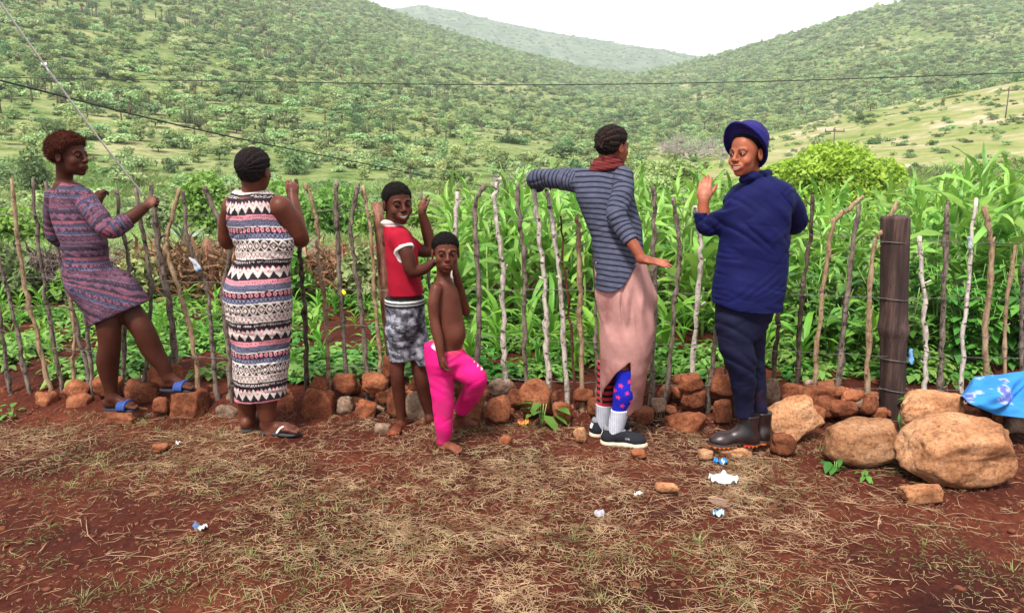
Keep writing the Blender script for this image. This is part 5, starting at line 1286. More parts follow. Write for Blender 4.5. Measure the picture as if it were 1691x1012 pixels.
STICKS = [  # photo points from top to foot, radius px, bark
 ([(-4,420),(15,490),(31,560),(49,662)],4,'g'), ([(-2,508),(8,580),(18,658)],4.5,'g'), ([(19,295),(31,405),(49,508),(85,655)],4.5,'t'),
 ([(54,295),(64,405),(80,519),(106,662)],4.2,'g'), ([(75,300),(88,380),(103,447),(123,529),(155,660)],4.5,'g'), ([(112,440),(123,560),(120,610),(126,662)],4,'t'),
 ([(124,420),(136,488),(149,585),(154,662)],4,'g'), ([(193,310),(198,370),(212,431),(208,520),(201,650)],4.5,'g'), ([(224,311),(234,375),(249,467),(246,545),(238,640)],4.5,'g'),
 ([(250,305),(257,370),(265,431),(283,519),(289,620)],6.5,'g'), ([(296,310),(278,380),(275,411),(298,488),(319,560),(326,630)],5,'t'), ([(302,316),(308,385),(321,426),(342,478),(350,560),(360,670)],4.5,'g'),
 ([(339,308),(360,365),(378,416),(368,488),(378,570),(383,660)],5.5,'g'), ([(489,296),(496,408),(498,460),(505,543),(507,645)],4.8,'d'), ([(505,303),(519,348),(526,400),(528,449),(537,505),(543,640)],4,'t'),
 ([(555,299),(556,355),(559,430),(567,543),(574,655)],4.8,'g'), ([(592,303),(580,366),(586,438),(596,505),(605,611),(610,668)],4.8,'g'), ([(599,306),(609,363),(616,430),(620,505),(627,580),(630,640)],4,'t'),
 ([(696,317),(709,463),(716,560),(720,650)],3.6,'g'), ([(755,317),(751,390),(748,500),(745,650)],5,'w'), ([(799,304),(785,339),(786,399),(791,478),(789,596),(791,680)],5.2,'g'),
 ([(825,294),(817,320),(821,371),(829,430),(831,501),(833,596),(836,660)],4.8,'w'), ([(854,306),(858,359),(866,438),(866,557),(872,685)],4.6,'g'), ([(882,308),(890,379),(900,478),(902,557),(908,660)],5.2,'w'),
 ([(903,312),(914,379),(924,450),(929,537),(937,680)],4.6,'w'), ([(926,357),(933,446),(943,537),(949,680)],2.6,'r'), ([(953,355),(957,418),(959,517),(961,685)],5.2,'t'), ([(982,380),(985,517),(983,576),(987,655)],3.8,'g'),
 ([(1079,308),(1080,359),(1080,426),(1080,517),(1074,685)],5,'g'), ([(1111,325),(1119,379),(1121,438),(1111,537),(1097,690)],4.8,'g'), ([(1148,340),(1155,391),(1155,450),(1147,557),(1135,690)],4.8,'w'),
 ([(1192,380),(1190,470),(1181,563),(1169,658),(1172,700)],4.8,'g'), ([(1201,480),(1198,598),(1196,665)],2.4,'r'), ([(1303,340),(1302,398),(1288,496),(1281,569),(1274,668)],4.6,'d'),
 ([(1342,322),(1338,386),(1328,459),(1324,486),(1320,569),(1316,660)],4.8,'d'), ([(1425,324),(1405,342),(1375,374),(1359,479),(1348,590),(1342,680)],4.8,'t'), ([(1419,338),(1403,446),(1389,579),(1378,680)],5.4,'g'),
 ([(1483,333),(1462,375),(1442,413),(1434,557),(1431,695)],5,'t'), ([(1518,390),(1525,501),(1528,590),(1525,660)],4.8,'w'), ([(1566,333),(1558,474),(1555,590),(1550,650)],5.2,'g'),
 ([(1612,327),(1602,435),(1591,557),(1588,650)],4.2,'w'), ([(1625,341),(1638,418),(1627,557),(1630,630)],5.6,'t'), ([(1677,405),(1663,501),(1657,625)],3.8,'t'), ([(1692,400),(1687,500),(1686,625)],4,'g'),
 ([(-60,330),(-50,480),(-30,660)],4.5,'g'), ([(-110,350),(-95,500),(-90,660)],4.5,'t'), ([(1740,340),(1735,480),(1725,660)],4.6,'g'), ([(1790,360),(1780,500),(1770,680)],4.6,'w')]
FN = empty('stick_fence', (0, 4.2, 0)); tag(FN, 'fence of crooked upright sticks tied to wire strands along the stones', 'fence')
FO = np.array([0, 4.2, 0])
gs = np.random.default_rng(12)
def crspline(P, n=5):
    P = np.asarray(P, float)
    if len(P) < 3: return np.array([P[0]*(1-t)+P[1]*t for t in np.linspace(0, 1, 6)])
    Pe = np.vstack([2*P[0]-P[1], P, 2*P[-1]-P[-2]]); o = []
    for i in range(len(P)-1):
        for t in np.linspace(0, 1, n+1)[:-1]:
            a = -.5*t**3+t*t-.5*t; b = 1.5*t**3-2.5*t*t+1; c = -1.5*t**3+2*t*t+.5*t; d = .5*t**3-.5*t*t; o.append(a*Pe[i]+b*Pe[i+1]+c*Pe[i+2]+d*Pe[i+3])
    o.append(P[-1]); return np.array(o)
stick_path = []
for k, (pp, rp, bk) in enumerate(STICKS):
    off = gs.uniform(-.025, .025); lean = gs.uniform(-.05, .05)
    pts = []
    for j, (x, y) in enumerate(pp):
        Y = fenceY(pp[-1][0])+off+lean*(1-j/(len(pp)-1)); pts.append(at(x, y, Y))
    foot_ = pts[-1].copy(); foot_[2] -= .12; pts.append(foot_)
    P = crspline(pts, 7); n = len(P); P[1:-1] += gs.normal(0, .0040, (n-2, 3)); stick_path.append(P)
    r0 = rp*4.2/F*.86; rad = r0*np.linspace(.82, 1.12, n)*(1+gs.uniform(-.2, .2, n)); rad[gs.integers(2, n-2)] *= 1.35; rad[gs.integers(2, n-2)] *= 1.25
    mb = MB(); mb.tube(P, rad, 8)
    for q in range(gs.integers(2, 5)):               # snapped-off twigs
        i = gs.integers(2, n-4); a = gs.uniform(0, 6.28); d = np.array([math.cos(a), math.sin(a)*.6, .6]); L_ = r0*gs.uniform(1.8, 4.0)
        mb.tube([P[i], P[i]+d*L_*.6, P[i]+d*L_], [r0*.5, r0*.38, r0*.3], 5)
    mb.V = [v-FO for v in mb.V]
    o = link('fence_stick', mb.mesh('fence_stick'), BK[bk], FN)
    if bk == 'r': tag(o, 'thin dark red stake')
# split plank behind the boy in red
mb = MB(); a = at(622, 334, 4.30); b_ = at(650, 640, 4.34); ctr = [a+(b_-a)*t+np.array([.004*math.sin(t*9), 0, 0]) for t in np.linspace(0, 1, 9)]
V = []; sx_ = np.array([.028, 0, 0]); sy_ = np.array([0, .014, 0])
for c in ctr: V += [c-sx_-sy_, c+sx_*.9-sy_*1.2, c+sx_+sy_, c-sx_*.9+sy_]
V = np.array(V)-FO; I = np.arange(len(V)).reshape(-1, 4); Q = np.stack([I[:-1], np.roll(I[:-1], -1, 1), np.roll(I[1:], -1, 1), I[1:]], -1).reshape(-1, 4)
Q = np.vstack([Q, [[0, 3, 2, 1]], [I[-1]]])
tag(link('split_plank', mesh_np('split_plank', V, Q, False), BK['p'], FN), 'reddish split plank behind the boy')
# thick post
def post_mesh():
    y0 = 4.13; rows = [(357, 22), (362, 22.5), (380, 22.5), (420, 22), (470, 21.5), (515, 21.5), (528, 22.5), (538, 24.5), (545, 25.5), (552, 23), (562, 21), (600, 20.5), (650, 20.5), (700, 21)]
    V = []; ns = 28
    cx = [(1478, 357), (1476, 545), (1474, 700)]
    for py, r_ in rows:
        x = np.interp(py, [c[1] for c in cx], [c[0] for c in cx]); c = at(x, py, y0); R_ = r_*y0/F
        for k in range(ns):
            t = 2*math.pi*k/ns; rr_ = R_*(1+.03*math.sin(3*t+py*.01)+.012*math.sin(11*t+py*.02)); V.append(c+np.array([math.cos(t)*rr_, math.sin(t)*rr_, .004*math.sin(2*t) if py < 360 else 0]))
    V = np.array(V); I = np.arange(len(V)).reshape(-1, ns); Q = np.stack([I[:-1], I[1:], np.roll(I[1:], -1, 1), np.roll(I[:-1], -1, 1)], -1).reshape(-1, 4)
    c = V[:ns].mean(0); V = np.vstack([V, c]); T = np.array([[i, (i+1) % ns, len(V)-1] for i in range(ns)])
    return mesh_np('thick_post', V-FO, [Q, T])
M_POST = noise_mat('creosoted_post', [(.3, (.016,.010,.009)), (.5, (.050,.028,.025)), (.68, (.125,.075,.060))], 7, .75, .7, 22, 7, .25, (3.5, 3.5, .35), bdist=.006)
tag(link('thick_post', post_mesh(), M_POST, FN), 'thick dark round timber post with a raised knot')
# wires, each a strand with short barbs
M_WIRE = noise_mat('old_wire', [(.3, (.10,.085,.075)), (.7, (.26,.24,.22))], 30, .55, 0); M_WIRE.node_tree.nodes['Principled BSDF'].inputs['Metallic'].default_value = .6
def strand(zs_px, seed):
    g = np.random.default_rng(seed); xs_ = np.linspace(-160, 1830, 70); P = []
    for x in xs_: P.append(at(x, float(np.interp(x, [q[0] for q in zs_px], [q[1] for q in zs_px]))+g.normal(0, 1.1), fenceY(x)-.022))
    P = np.array(P); mb = MB(); mb.tube(P, .0017, 5)
    for i in range(0, len(P)-1):
        for t in (.3, .8):
            p = P[i]*(1-t)+P[i+1]*t; a = g.uniform(0, 3); d = np.array([.25, math.cos(a), math.sin(a)])*.011; mb.tube([p-d, p+d], [.0011, .0011], 4)
    mb.V = [v-FO for v in mb.V]; return mb.mesh('wire')
for q in ([(-160,352),(200,358),(600,346),(770,360),(1100,374),(1330,384),(1456,398),(1691,402),(1830,404)], [(-160,455),(250,462),(600,480),(900,478),(1200,484),(1456,492),(1830,496)],
          [(-160,500),(250,512),(560,535),(900,562),(1200,574),(1456,590),(1691,592),(1830,596)], [(-160,560),(500,600),(900,630),(1330,640),(1456,642),(1830,650)]):
    link('wire', strand(q, int(q[0][1])), M_WIRE, FN)
# wire turns round the posts
mb = MB()
for k, P in enumerate(stick_path):
    for zf in (.22, .5, .74):
        i = int(len(P)*zf); c = P[i]; r_ = STICKS[k][1]*4.2/F*1.3
        mb.tube([c+np.array([math.cos(t)*r_, math.sin(t)*r_, .002*t]) for t in np.linspace(0, 9, 14)], .0016, 4)
for py in (399, 492, 591, 641):
    c = at(1476, py, 4.13); mb.tube([c+np.array([math.cos(t)*.077, math.sin(t)*.077, .004*math.sin(2*t)]) for t in np.linspace(0, 6.3, 22)], .0022, 5)
mb.V = [v-FO for v in mb.V]; tag(link('wire_ties', mb.mesh('wire_ties'), M_WIRE, FN), kind='stuff')

# ---- cords and cables
M_CORD = noise_mat('white_twisted_cord', [(.3, (.80,.79,.76)), (.7, (.88,.87,.84))], 120, .8, .4, vec_scale=(1, 1, 1))
mb = MB(); A0 = w_hand = at(240, 326, 4.14); B0 = at(-12, -12, 3.0); C = [A0*(1-t)+B0*t+np.array([0, 0, -.02*math.sin(math.pi*t)]) for t in np.linspace(0, 1, 40)]
mb.tube(C, .0046, 6); kn = C[29]; mb.tube([kn+np.array([.008*math.cos(t), .006*math.sin(t), .006*math.sin(2*t)]) for t in np.linspace(0, 12, 24)], .0042, 5)
mb.tube([kn, kn+[.012, 0, -.02], kn+[.016, 0, -.035]], .003, 5)
tag(link('cord', mb.mesh('cord'), M_CORD), 'white knotted cord running from the girl\'s hand up out of the picture', 'cord')
M_CABLE = noise_mat('black_cable', [(.3, (.012,.012,.014)), (.7, (.03,.03,.03))], 3, .6, 0)
def cable(pts, r_, label):
    P = crspline([at(*p) for p in pts], 14); mb = MB(); mb.tube(P, r_, 6); return tag(link('overhead_cable', mb.mesh('overhead_cable'), M_CABLE), label, 'cable')
cable([(-250,120,24), (0,128,25), (420,135,25), (850,140.5,26), (1250,135,26), (1691,120,25), (1900,110,25)], .017, 'black overhead cable crossing the whole view nearly level above the valley')
cable([(-250,70,9), (0,133,12), (330,215,16), (600,270,22), (810,309,30), (1100,352,44)], .016, 'black overhead cable slanting down to the right behind the fence')
# ---------------------------------------------------------------- stones
def stone_mat(name, c1, c2, c3):
    m, nt, b = new_mat(name); L = nt.links
    tc = nt.nodes.new('ShaderNodeTexCoord'); oi = nt.nodes.new('ShaderNodeObjectInfo')
    ad = nt.nodes.new('ShaderNodeVectorMath'); ad.operation = 'ADD'; sc_ = nt.nodes.new('ShaderNodeVectorMath'); sc_.operation = 'SCALE'; sc_.inputs['Scale'].default_value = 40
    cx_ = nt.nodes.new('ShaderNodeCombineXYZ'); L.new(oi.outputs['Random'], cx_.inputs[0]); L.new(oi.outputs['Random'], cx_.inputs[1]); L.new(cx_.outputs[0], sc_.inputs[0])
    L.new(tc.outputs['Object'], ad.inputs[0]); L.new(sc_.outputs[0], ad.inputs[1])
    n = noise(nt, 5, 10, .72, ad.outputs[0]); r = ramp(nt, [(.34, c1), (.5, c2), (.66, c3)]); L.new(n.outputs['Fac'], r.inputs[0])
    n2 = noise(nt, 60, 6, .75, ad.outputs[0]); r2 = ramp(nt, [(.36, (.34,.28,.26)), (.48, (.95,.95,.95)), (.64, (1.3,1.3,1.28))]); L.new(n2.outputs['Fac'], r2.inputs[0])
    mx = nt.nodes.new('ShaderNodeMix'); mx.data_type = 'RGBA'; mx.blend_type = 'MULTIPLY'; mx.inputs[0].default_value = .8
    L.new(r.outputs[0], mx.inputs[6]); L.new(r2.outputs[0], mx.inputs[7])
    hs_ = nt.nodes.new('ShaderNodeHueSaturation'); mr_ = nt.nodes.new('ShaderNodeMapRange'); mr_.inputs[3].default_value = .72; mr_.inputs[4].default_value = 1.22
    L.new(oi.outputs['Random'], mr_.inputs[0]); L.new(mr_.outputs[0], hs_.inputs['Value']); L.new(mx.outputs[2], hs_.inputs['Color'])
    L.new(hs_.outputs[0], b.inputs['Base Color']); b.inputs['Roughness'].default_value = .92; b.inputs['Specular IOR Level'].default_value = .15
    bp = nt.nodes.new('ShaderNodeBump'); bp.inputs['Strength'].default_value = 1; bp.inputs['Distance'].default_value = .014
    n3 = noise(nt, 28, 9, .72, ad.outputs[0]); L.new(n3.outputs['Fac'], bp.inputs['Height']); L.new(bp.outputs[0], b.inputs['Normal']); return m
M_STONE = stone_mat('red_brown_stone', (.095,.028,.014), (.22,.072,.034), (.36,.140,.068))
M_STONEO = stone_mat('orange_boulder_stone', (.22,.088,.040), (.41,.195,.095), (.52,.295,.165))
M_STONEG = stone_mat('grey_buff_stone', (.13,.075,.05), (.26,.17,.12), (.40,.28,.20))
ico = bpy.data.meshes.new('ico'); import bmesh
def ico_np(sub):
    bm = bmesh.new(); bmesh.ops.create_icosphere(bm, subdivisions=sub, radius=1); V = np.array([v.co[:] for v in bm.verts]); T = np.array([[v.index for v in f.verts] for f in bm.faces]); bm.free(); return V, T
ICO3, ICO4, ICO5 = ico_np(3), ico_np(4), ico_np(5)
def stone(seed, dims, ico_=None, planes=9, sharp=.8, rough=.05, smooth=True):
    """a block broken flat on six rough sides and chipped on some corners"""
    g = np.random.default_rng(seed); V, T = ico_ or ICO3; V = V.copy()
    D = V/np.linalg.norm(V, axis=1)[:, None]; r_ = np.ones(len(V)); wob = fbm(D, 1.6, seed+1, 2)[:, None]*.10
    ax = np.vstack([np.eye(3), -np.eye(3)])+g.normal(0, .20, (6, 3)); cor = g.normal(0, 1, (planes, 3)); N = np.vstack([ax, cor])
    for i, n in enumerate(N):
        n = n/np.linalg.norm(n); dcut = g.uniform(sharp*.80, sharp*.98) if i < 6 else g.uniform(sharp*.95, min(1.05, sharp*1.22)); c = (D+wob)@n; lim = np.where(c > .05, dcut/np.maximum(c, .05), 9)
        h_ = np.maximum(.05-np.abs(lim-r_), 0); r_ = np.minimum(r_, lim)-h_*h_/.2*.6
    r_ = r_*(1+rough*fbm(D, 2.2, seed, 4)+rough*.5*fbm(D, 7, seed+5, 3)); r_ = r_/np.percentile(r_, 85); V = D*r_[:, None]*np.array(dims)
    return V, T
def pedestal(p, ztop, hw, hd, seed, label, mat=None, rz=0):
    h = (ztop+.05)/2; V, T = stone(seed, (hw, hd, 1), ICO5, 8, .74, .05); V = rotz_(V, rz); zt = np.percentile(V[:, 2], 92); V[:, 2] = np.minimum(V[:, 2]*h/zt, h+.002); o = link('stone', mesh_np('stone', V, T), mat or M_STONE, None, (p[0], p[1], ztop-h)); tag(o, label, 'stone'); return o
def rotz_(V, a):
    c, s_ = math.cos(a), math.sin(a); return V@np.array([[c, s_, 0], [-s_, c, 0], [0, 0, 1]])
def lay_stone(name, px0, px1, py0, py1, seed, parent=None, mat=None, Y=None, label=None, cat='stone', group=None, depth=.8, planes=9, sharp=.8, rot=0, ico_=None, rough=.05, tilt=0, base=None):
    """a stone filling that patch of the photograph, its foot on the soil"""
    if Y is None: Y = float(on_ground((px0+px1)/2, py1, .0)[1])
    zb_ = base; cx_ = (px0+px1)/2; hw = (px1-px0)/2*Y/F
    top = at(cx_, py0, Y+hw*depth*.3); bot = at(cx_, py1, Y); h = max(.02, (top[2]-bot[2])/2*1.04)
    V, T = stone(seed, (hw, hw*depth, h), ico_, planes, sharp, rough); V[:, 0] *= hw*1.02/np.abs(V[:, 0]).max(); V[:, 2] *= h/np.abs(V[:, 2]).max()
    c, s_ = math.cos(tilt), math.sin(tilt); V = V@np.array([[c, 0, -s_], [0, 1, 0], [s_, 0, c]])
    c, s_ = math.cos(rot), math.sin(rot); V = V@np.array([[c, s_, 0], [-s_, c, 0], [0, 0, 1]])
    ctr = np.array([at(cx_, (py0+py1)/2, Y)[0], Y+hw*depth*.55, (top[2]+bot[2])/2-h*.05])
    o = link(name, mesh_np(name, V, T), mat or M_STONE, parent, ctr if parent is None else ctr-np.array(parent.location))
    if parent is None: tag(o, label, cat, group)
    return o
SW = empty('dry_stone_footing', (0, 4.2, 0)); tag(SW, 'low pile of loose red-brown stones packed along the foot of the fence', 'stone wall')
gk = np.random.default_rng(33)
# named stones of the footing (from the photograph), then smaller ones between them
FOOT = [(0,36,655,684),(52,92,645,682),(100,150,628,668),(98,148,650,690),(200,262,628,668),(240,300,600,640),(352,392,668,700),(395,440,640,690),(150,200,622,655),
        (470,490,650,690),(492,552,638,698),(508,545,622,650),(553,584,652,686),(583,622,660,694),(545,590,618,650),(590,640,616,655),(628,652,586,625),(636,672,640,690),(668,708,648,700),(615,650,640,668),(676,700,620,650),
        (760,800,640,705),(798,844,652,704),(835,868,640,676),(800,850,625,655),(855,920,626,690),(912,946,660,700),(946,985,640,668),(970,1000,655,690),(1045,1082,672,704),(1075,1100,655,680),(1120,1165,618,650),(1125,1170,640,676),
        (1096,1172,682,722),(1170,1262,608,665),(1178,1214,660,702),(1262,1292,622,668),(1290,1330,632,668),(1322,1402,634,668),(1332,1366,668,700),(1370,1420,660,690),(1388,1432,640,672),(1400,1455,650,676),(1424,1452,650,684),(1440,1470,672,694),(1345,1392,655,690),
        (1640,1660,680,700),(1658,1695,660,705),(1660,1710,690,720),(1625,1668,632,690),(1672,1725,628,690),(1735,1790,632,690)]
gk2 = np.random.default_rng(4)
for k, (a, b2, c, d) in enumerate(FOOT):
    Y = fenceY((a+b2)/2)-.06+gk2.uniform(-.03, .03)-.10*max(0, (d-672)/30)
    o = lay_stone('stone', a, b2, c, d, 300+k, SW, M_STONE if k % 6 else M_STONEG, Y=Y, depth=.75, planes=11, rot=gk2.uniform(-.15, .15), tilt=gk2.uniform(-.2, .2), ico_=ICO4)
kk = 0
for row, (y0, z0, n) in enumerate([(4.40, .07, 60), (4.28, .12, 42), (4.20, .045, 62), (4.34, .17, 18)]):
    for i in range(n):
        px = -60+1830*(i+gk2.uniform(.1, .9))/n; 
        low = 1.0 if (560 < px < 760 or 1080 < px < 1480) else (.75 if px > 480 else .55)
        if z0 > .12 and low < 1 and gk2.random() < .6: continue
        s_ = gk2.uniform(.028, .062); V, T = stone(500+kk, (s_*gk2.uniform(1, 1.5), s_*gk2.uniform(.8, 1.2), s_*gk2.uniform(.6, 1)), ICO3, 10)
        Y = y0+(fenceY(px)-4.2)+gk2.uniform(-.05, .05); p = at(px, 650, Y)
        o = link('stone', mesh_np('stone', V, T), M_STONE if kk % 5 else M_STONEG, SW, (p[0], Y-4.2, z0*low)); o.rotation_euler = (gk2.uniform(-.4, .4), gk2.uniform(-.4, .4), gk2.uniform(0, 6)); kk += 1
# boulders and stones lying free in front
pedestal(at(203, 672, 4.10), fz1-.016, .155, .11, 50, 'flat topped red stone under the girl\'s standing foot')
pedestal(at(308, 640, 4.16), fz2-.016, .118, .12, 51, 'big squarish red stone under the girl\'s forward foot')
pedestal(at(1212, 735, 3.63), zb1+.001, .115, .085, 46, 'flat orange stone under the navy woman\'s front boot', M_STONEO)
pedestal(at(1262, 727, 3.74), zb2+.001, .075, .10, 47, 'stone under the navy woman\'s rear boot')
B = lay_stone
B('boulder', 1506, 1706, 694, 806, 41, label='largest rounded orange boulder at the right edge of the yard', cat='boulder', mat=M_STONEO, ico_=ICO5, planes=10, sharp=.84, depth=.75, rough=.06)
B('boulder', 1368, 1508, 694, 772, 42, label='smooth pale egg-shaped boulder in front of the thick post', cat='boulder', mat=M_STONEO, ico_=ICO5, planes=6, sharp=.90, depth=.7, rough=.035, tilt=-.08)
B('boulder', 1488, 1606, 648, 712, 43, Y=3.72, label='blocky orange boulder resting behind the largest boulder, beside the thick post', cat='boulder', mat=M_STONEO, ico_=ICO5, planes=12, sharp=.78, depth=.6, tilt=.06)
B('boulder', 1268, 1362, 662, 730, 44, Y=3.78, label='slanting orange slab of rock just right of the navy woman\'s boots', cat='boulder', mat=M_STONEO, ico_=ICO5, planes=12, sharp=.75, depth=.6, tilt=-.5)
B('stone', 1492, 1573, 799, 832, 45, label='flat wedge of stone lying on bare soil before the largest boulder', mat=M_STONEO, ico_=ICO4, planes=12, sharp=.7, depth=.5, tilt=-.12)
B('stone', 1272, 1318, 712, 752, 48, label='dark cornered stone below the slanting slab', ico_=ICO4, planes=12, sharp=.75)
B('stone', 1152, 1180, 742, 760, 49, label='small orange stone beside the blue wrapper', mat=M_STONEO, ico_=ICO3)
B('stone', 248, 276, 655, 685, 52, Y=4.08, label='small dark stone between the two stones the girl stands on', ico_=ICO3)
B('stone', 615, 646, 699, 717, 53, label='small buff stone left of the red-shirted boy\'s feet', mat=M_STONEG, ico_=ICO3)
B('stone', 946, 972, 700, 733, 54, label='upright pointed stone left of the striped woman\'s shoes', mat=M_STONEO, ico_=ICO3, planes=14, sharp=.6, depth=.5)
B('stone', 822, 846, 719, 735, 55, label='small red stone on the dirt right of the shirtless boy', ico_=ICO3)
B('stone', 1080, 1124, 796, 815, 56, label='flat orange stone near the white litter', mat=M_STONEO, ico_=ICO3, planes=12, depth=.5)
B('stone', 1040, 1070, 742, 757, 57, label='small dull stone behind the dark shoe toe', ico_=ICO3)
B('stone', 246, 276, 733, 748, 58, label='small dark red stone on the straw left of the dress woman', ico_=ICO3, planes=12)
# ---------------------------------------------------------------- maize, seedlings, brush and shrubs
G_MAIZE = leaf_mat('maize_leaf', (.14,.31,.04), (.29,.50,.10), rough=.42, transl=.35, hue=.018, val=.30, spec=.4, nscale=3)
G_MAIZEY = leaf_mat('young_maize_leaf', (.12,.32,.03), (.22,.44,.06), rough=.45, transl=.4, hue=.015, val=.2, spec=.35, nscale=3)
G_STALK = leaf_mat('maize_stalk', (.17,.30,.06), (.28,.41,.12), rough=.6, transl=.05, hue=.01, val=.2)
G_WEED = leaf_mat('broad_weed_leaf', (.05,.17,.02), (.13,.30,.05), rough=.5, transl=.35, hue=.02, val=.3, nscale=5)
G_BRIGHT = leaf_mat('bright_green_leaf', (.20,.36,.03), (.36,.52,.06), rough=.5, transl=.4, hue=.015, val=.12, nscale=3)
G_FRESH = leaf_mat('fresh_green_leaf', (.15,.32,.05), (.29,.46,.11), rough=.6, transl=.35, hue=.015, val=.15, nscale=3)
M_DRY = leaf_mat('dead_brush', (.13,.062,.035), (.30,.17,.10), rough=.95, transl=.1, hue=.02, val=.3, spec=.05, nscale=7)
M_DRYG = leaf_mat('grey_twigs', (.10,.075,.065), (.24,.19,.165), rough=.95, transl=.0, hue=.01, val=.3, spec=.05, nscale=7)
M_STRAW = leaf_mat('dry_straw', (.15,.078,.040), (.47,.32,.19), rough=.8, transl=.1, hue=.01, val=.2, spec=.1, nscale=9)
M_DGRASS = leaf_mat('yard_grass', (.13,.17,.05), (.28,.31,.12), rough=.7, transl=.25, hue=.02, val=.2, nscale=6)
gp = np.random.default_rng(70)
def blade(L_, w_, rise, droop, twist=0., n=8, wav=.0, seed=0):
    """a folded strap leaf: climbs, arches over and hangs"""
    g = np.random.default_rng(seed); t = np.linspace(0, 1, n+1); ang = rise-(rise+droop)*t**1.3; ds = L_/n
    x = np.concatenate([[0], np.cumsum(np.cos(ang[:-1])*ds)]); z = np.concatenate([[0], np.cumsum(np.sin(ang[:-1])*ds)])
    wd = w_*np.clip(np.minimum(t*5+.35, 1)*(1-t**2.2), .02, 1); y0 = wav*np.sin(t*7+g.uniform(0, 6))*t; tw = twist*t
    V = []
    for i in range(n+1):
        nx_, nz_ = -math.sin(ang[i]), math.cos(ang[i]); c, s_ = math.cos(tw[i]), math.sin(tw[i]); rip = .12*w_*math.sin(i*2.1+seed)
        for q in (-1, 0, 1):
            lat = q*wd[i]*.5; up = abs(q)*wd[i]*.22+(rip*q if q else 0); V.append((x[i]+nx_*(up*c+lat*s_), y0[i]+lat*c-up*s_, z[i]+nz_*(up*c+lat*s_)))
    V = np.array(V); I = np.arange(len(V)).reshape(n+1, 3); Q = np.stack([I[:-1, :-1], I[:-1, 1:], I[1:, 1:], I[1:, :-1]], -1).reshape(-1, 4); return V, Q
def rotz(V, a):
    c, s_ = math.cos(a), math.sin(a); return V@np.array([[c, s_, 0], [-s_, c, 0], [0, 0, 1]])
LEAFV = [(blade(gp.uniform(.55, .85), gp.uniform(.085, .125), gp.uniform(.75, 1.3), gp.uniform(.2, 1.35), gp.uniform(-1.2, 1.2), 9, .03, i)) for i in range(14)]
LEAFM = []
for V, Q in LEAFV:
    me = mesh_np('leaf', V, Q); me.materials.append(G_MAIZE); LEAFM.append(me)
UPV = [(blade(gp.uniform(.45, .7), gp.uniform(.065, .09), gp.uniform(1.25, 1.5), gp.uniform(-.9, .5), gp.uniform(-.5, .5), 8, .02, 40+i)) for i in range(6)]
UPM = []
for V, Q in UPV:
    me = mesh_np('leaf', V, Q); me.materials.append(G_MAIZE); UPM.append(me)
STM = []
for k in range(4):
    h = 1.0; mb = MB(); mb.tube([[.01*math.sin(t*3+k), .01*math.cos(t*2+k), t*h-.03] for t in np.linspace(0, 1, 9)], np.linspace(.013, .006, 9), 7); me = mb.mesh('stalk'); me.materials.append(G_STALK); STM.append(me)
def maize_parts(h, g):
    out = [('stalk', STM[g.integers(4)], (0, 0, 0), 0, (1, 1, h))]; a = g.uniform(0, 6.28); n = int(g.integers(9, 13))
    for i in range(n):
        t = (i+.7)/n; a += math.pi+g.normal(0, .5); s_ = (.65+.5*math.sin(math.pi*min(1, t*1.05)))*h/1.15*g.uniform(.85, 1.15)
        out.append(('leaf', LEAFM[g.integers(len(LEAFM))], (0, 0, h*(.06+.86*t)), a, (s_, s_, s_)))
    for i in range(3):
        a += 2.1; s_ = g.uniform(.5, .85)*h/1.2; out.append(('leaf', UPM[g.integers(len(UPM))], (0, 0, h*.93), a, (s_, s_, s_)))
    return out
def maize_thing(x, y, h, g, label, group):
    e = empty('maize_plant', (x, y, gz(x, y)), 0); tag(e, label, 'maize plant', group)
    for nm, me, loc, rz_, sc_ in maize_parts(h, g):
        o = link(nm, me, None, e, loc); o.rotation_euler = (0, 0, rz_); o.scale = sc_
def joined(parts):
    Vs, Qs, Ts, n = [], [], [], 0
    for nm, me, loc, rz_, sc_ in parts:
        V = np.empty(len(me.vertices)*3, np.float32); me.vertices.foreach_get('co', V); V = rotz(V.reshape(-1, 3)*np.array(sc_), rz_)+np.array(loc)
        for p in me.polygons:
            (Qs if len(p.vertices) == 4 else Ts).append([i+n for i in p.vertices])
        Vs.append(V); n += len(V)
    return np.vstack(Vs), np.array(Qs), np.array(Ts) if Ts else np.zeros((0, 3), int)
g = np.random.default_rng(99)
rows_ = []
for r_i, Y in enumerate(np.arange(5.75, 8.3, .42)):
    x0 = at(748-r_i*2, 500, Y)[0]; x = x0+g.uniform(0, .1)
    while x < at(1760, 500, Y)[0]:
        px = CX+x/Y*F*.97; rows_.append((r_i, x+g.normal(0, .03), Y+g.normal(0, .05)+ (.15 if px > 1350 else 0), px)); x += g.uniform(.20, .28)
MZV = []
for k in range(7):
    V, Q, T = joined(maize_parts(1.25, np.random.default_rng(700+k))); me = mesh_np('maize_plant', V, [Q, T]); me.materials.append(G_MAIZE); MZV.append(me)
def where_maize(px):
    for a, b2, t in [(0, 800, 'at the left end of its stand'), (800, 960, 'left of the striped woman'), (960, 1120, 'behind the striped woman'), (1120, 1330, 'behind the navy woman'), (1330, 1500, 'left of the thick post'), (1500, 9999, 'right of the thick post')]:
        if a <= px < b2: return t
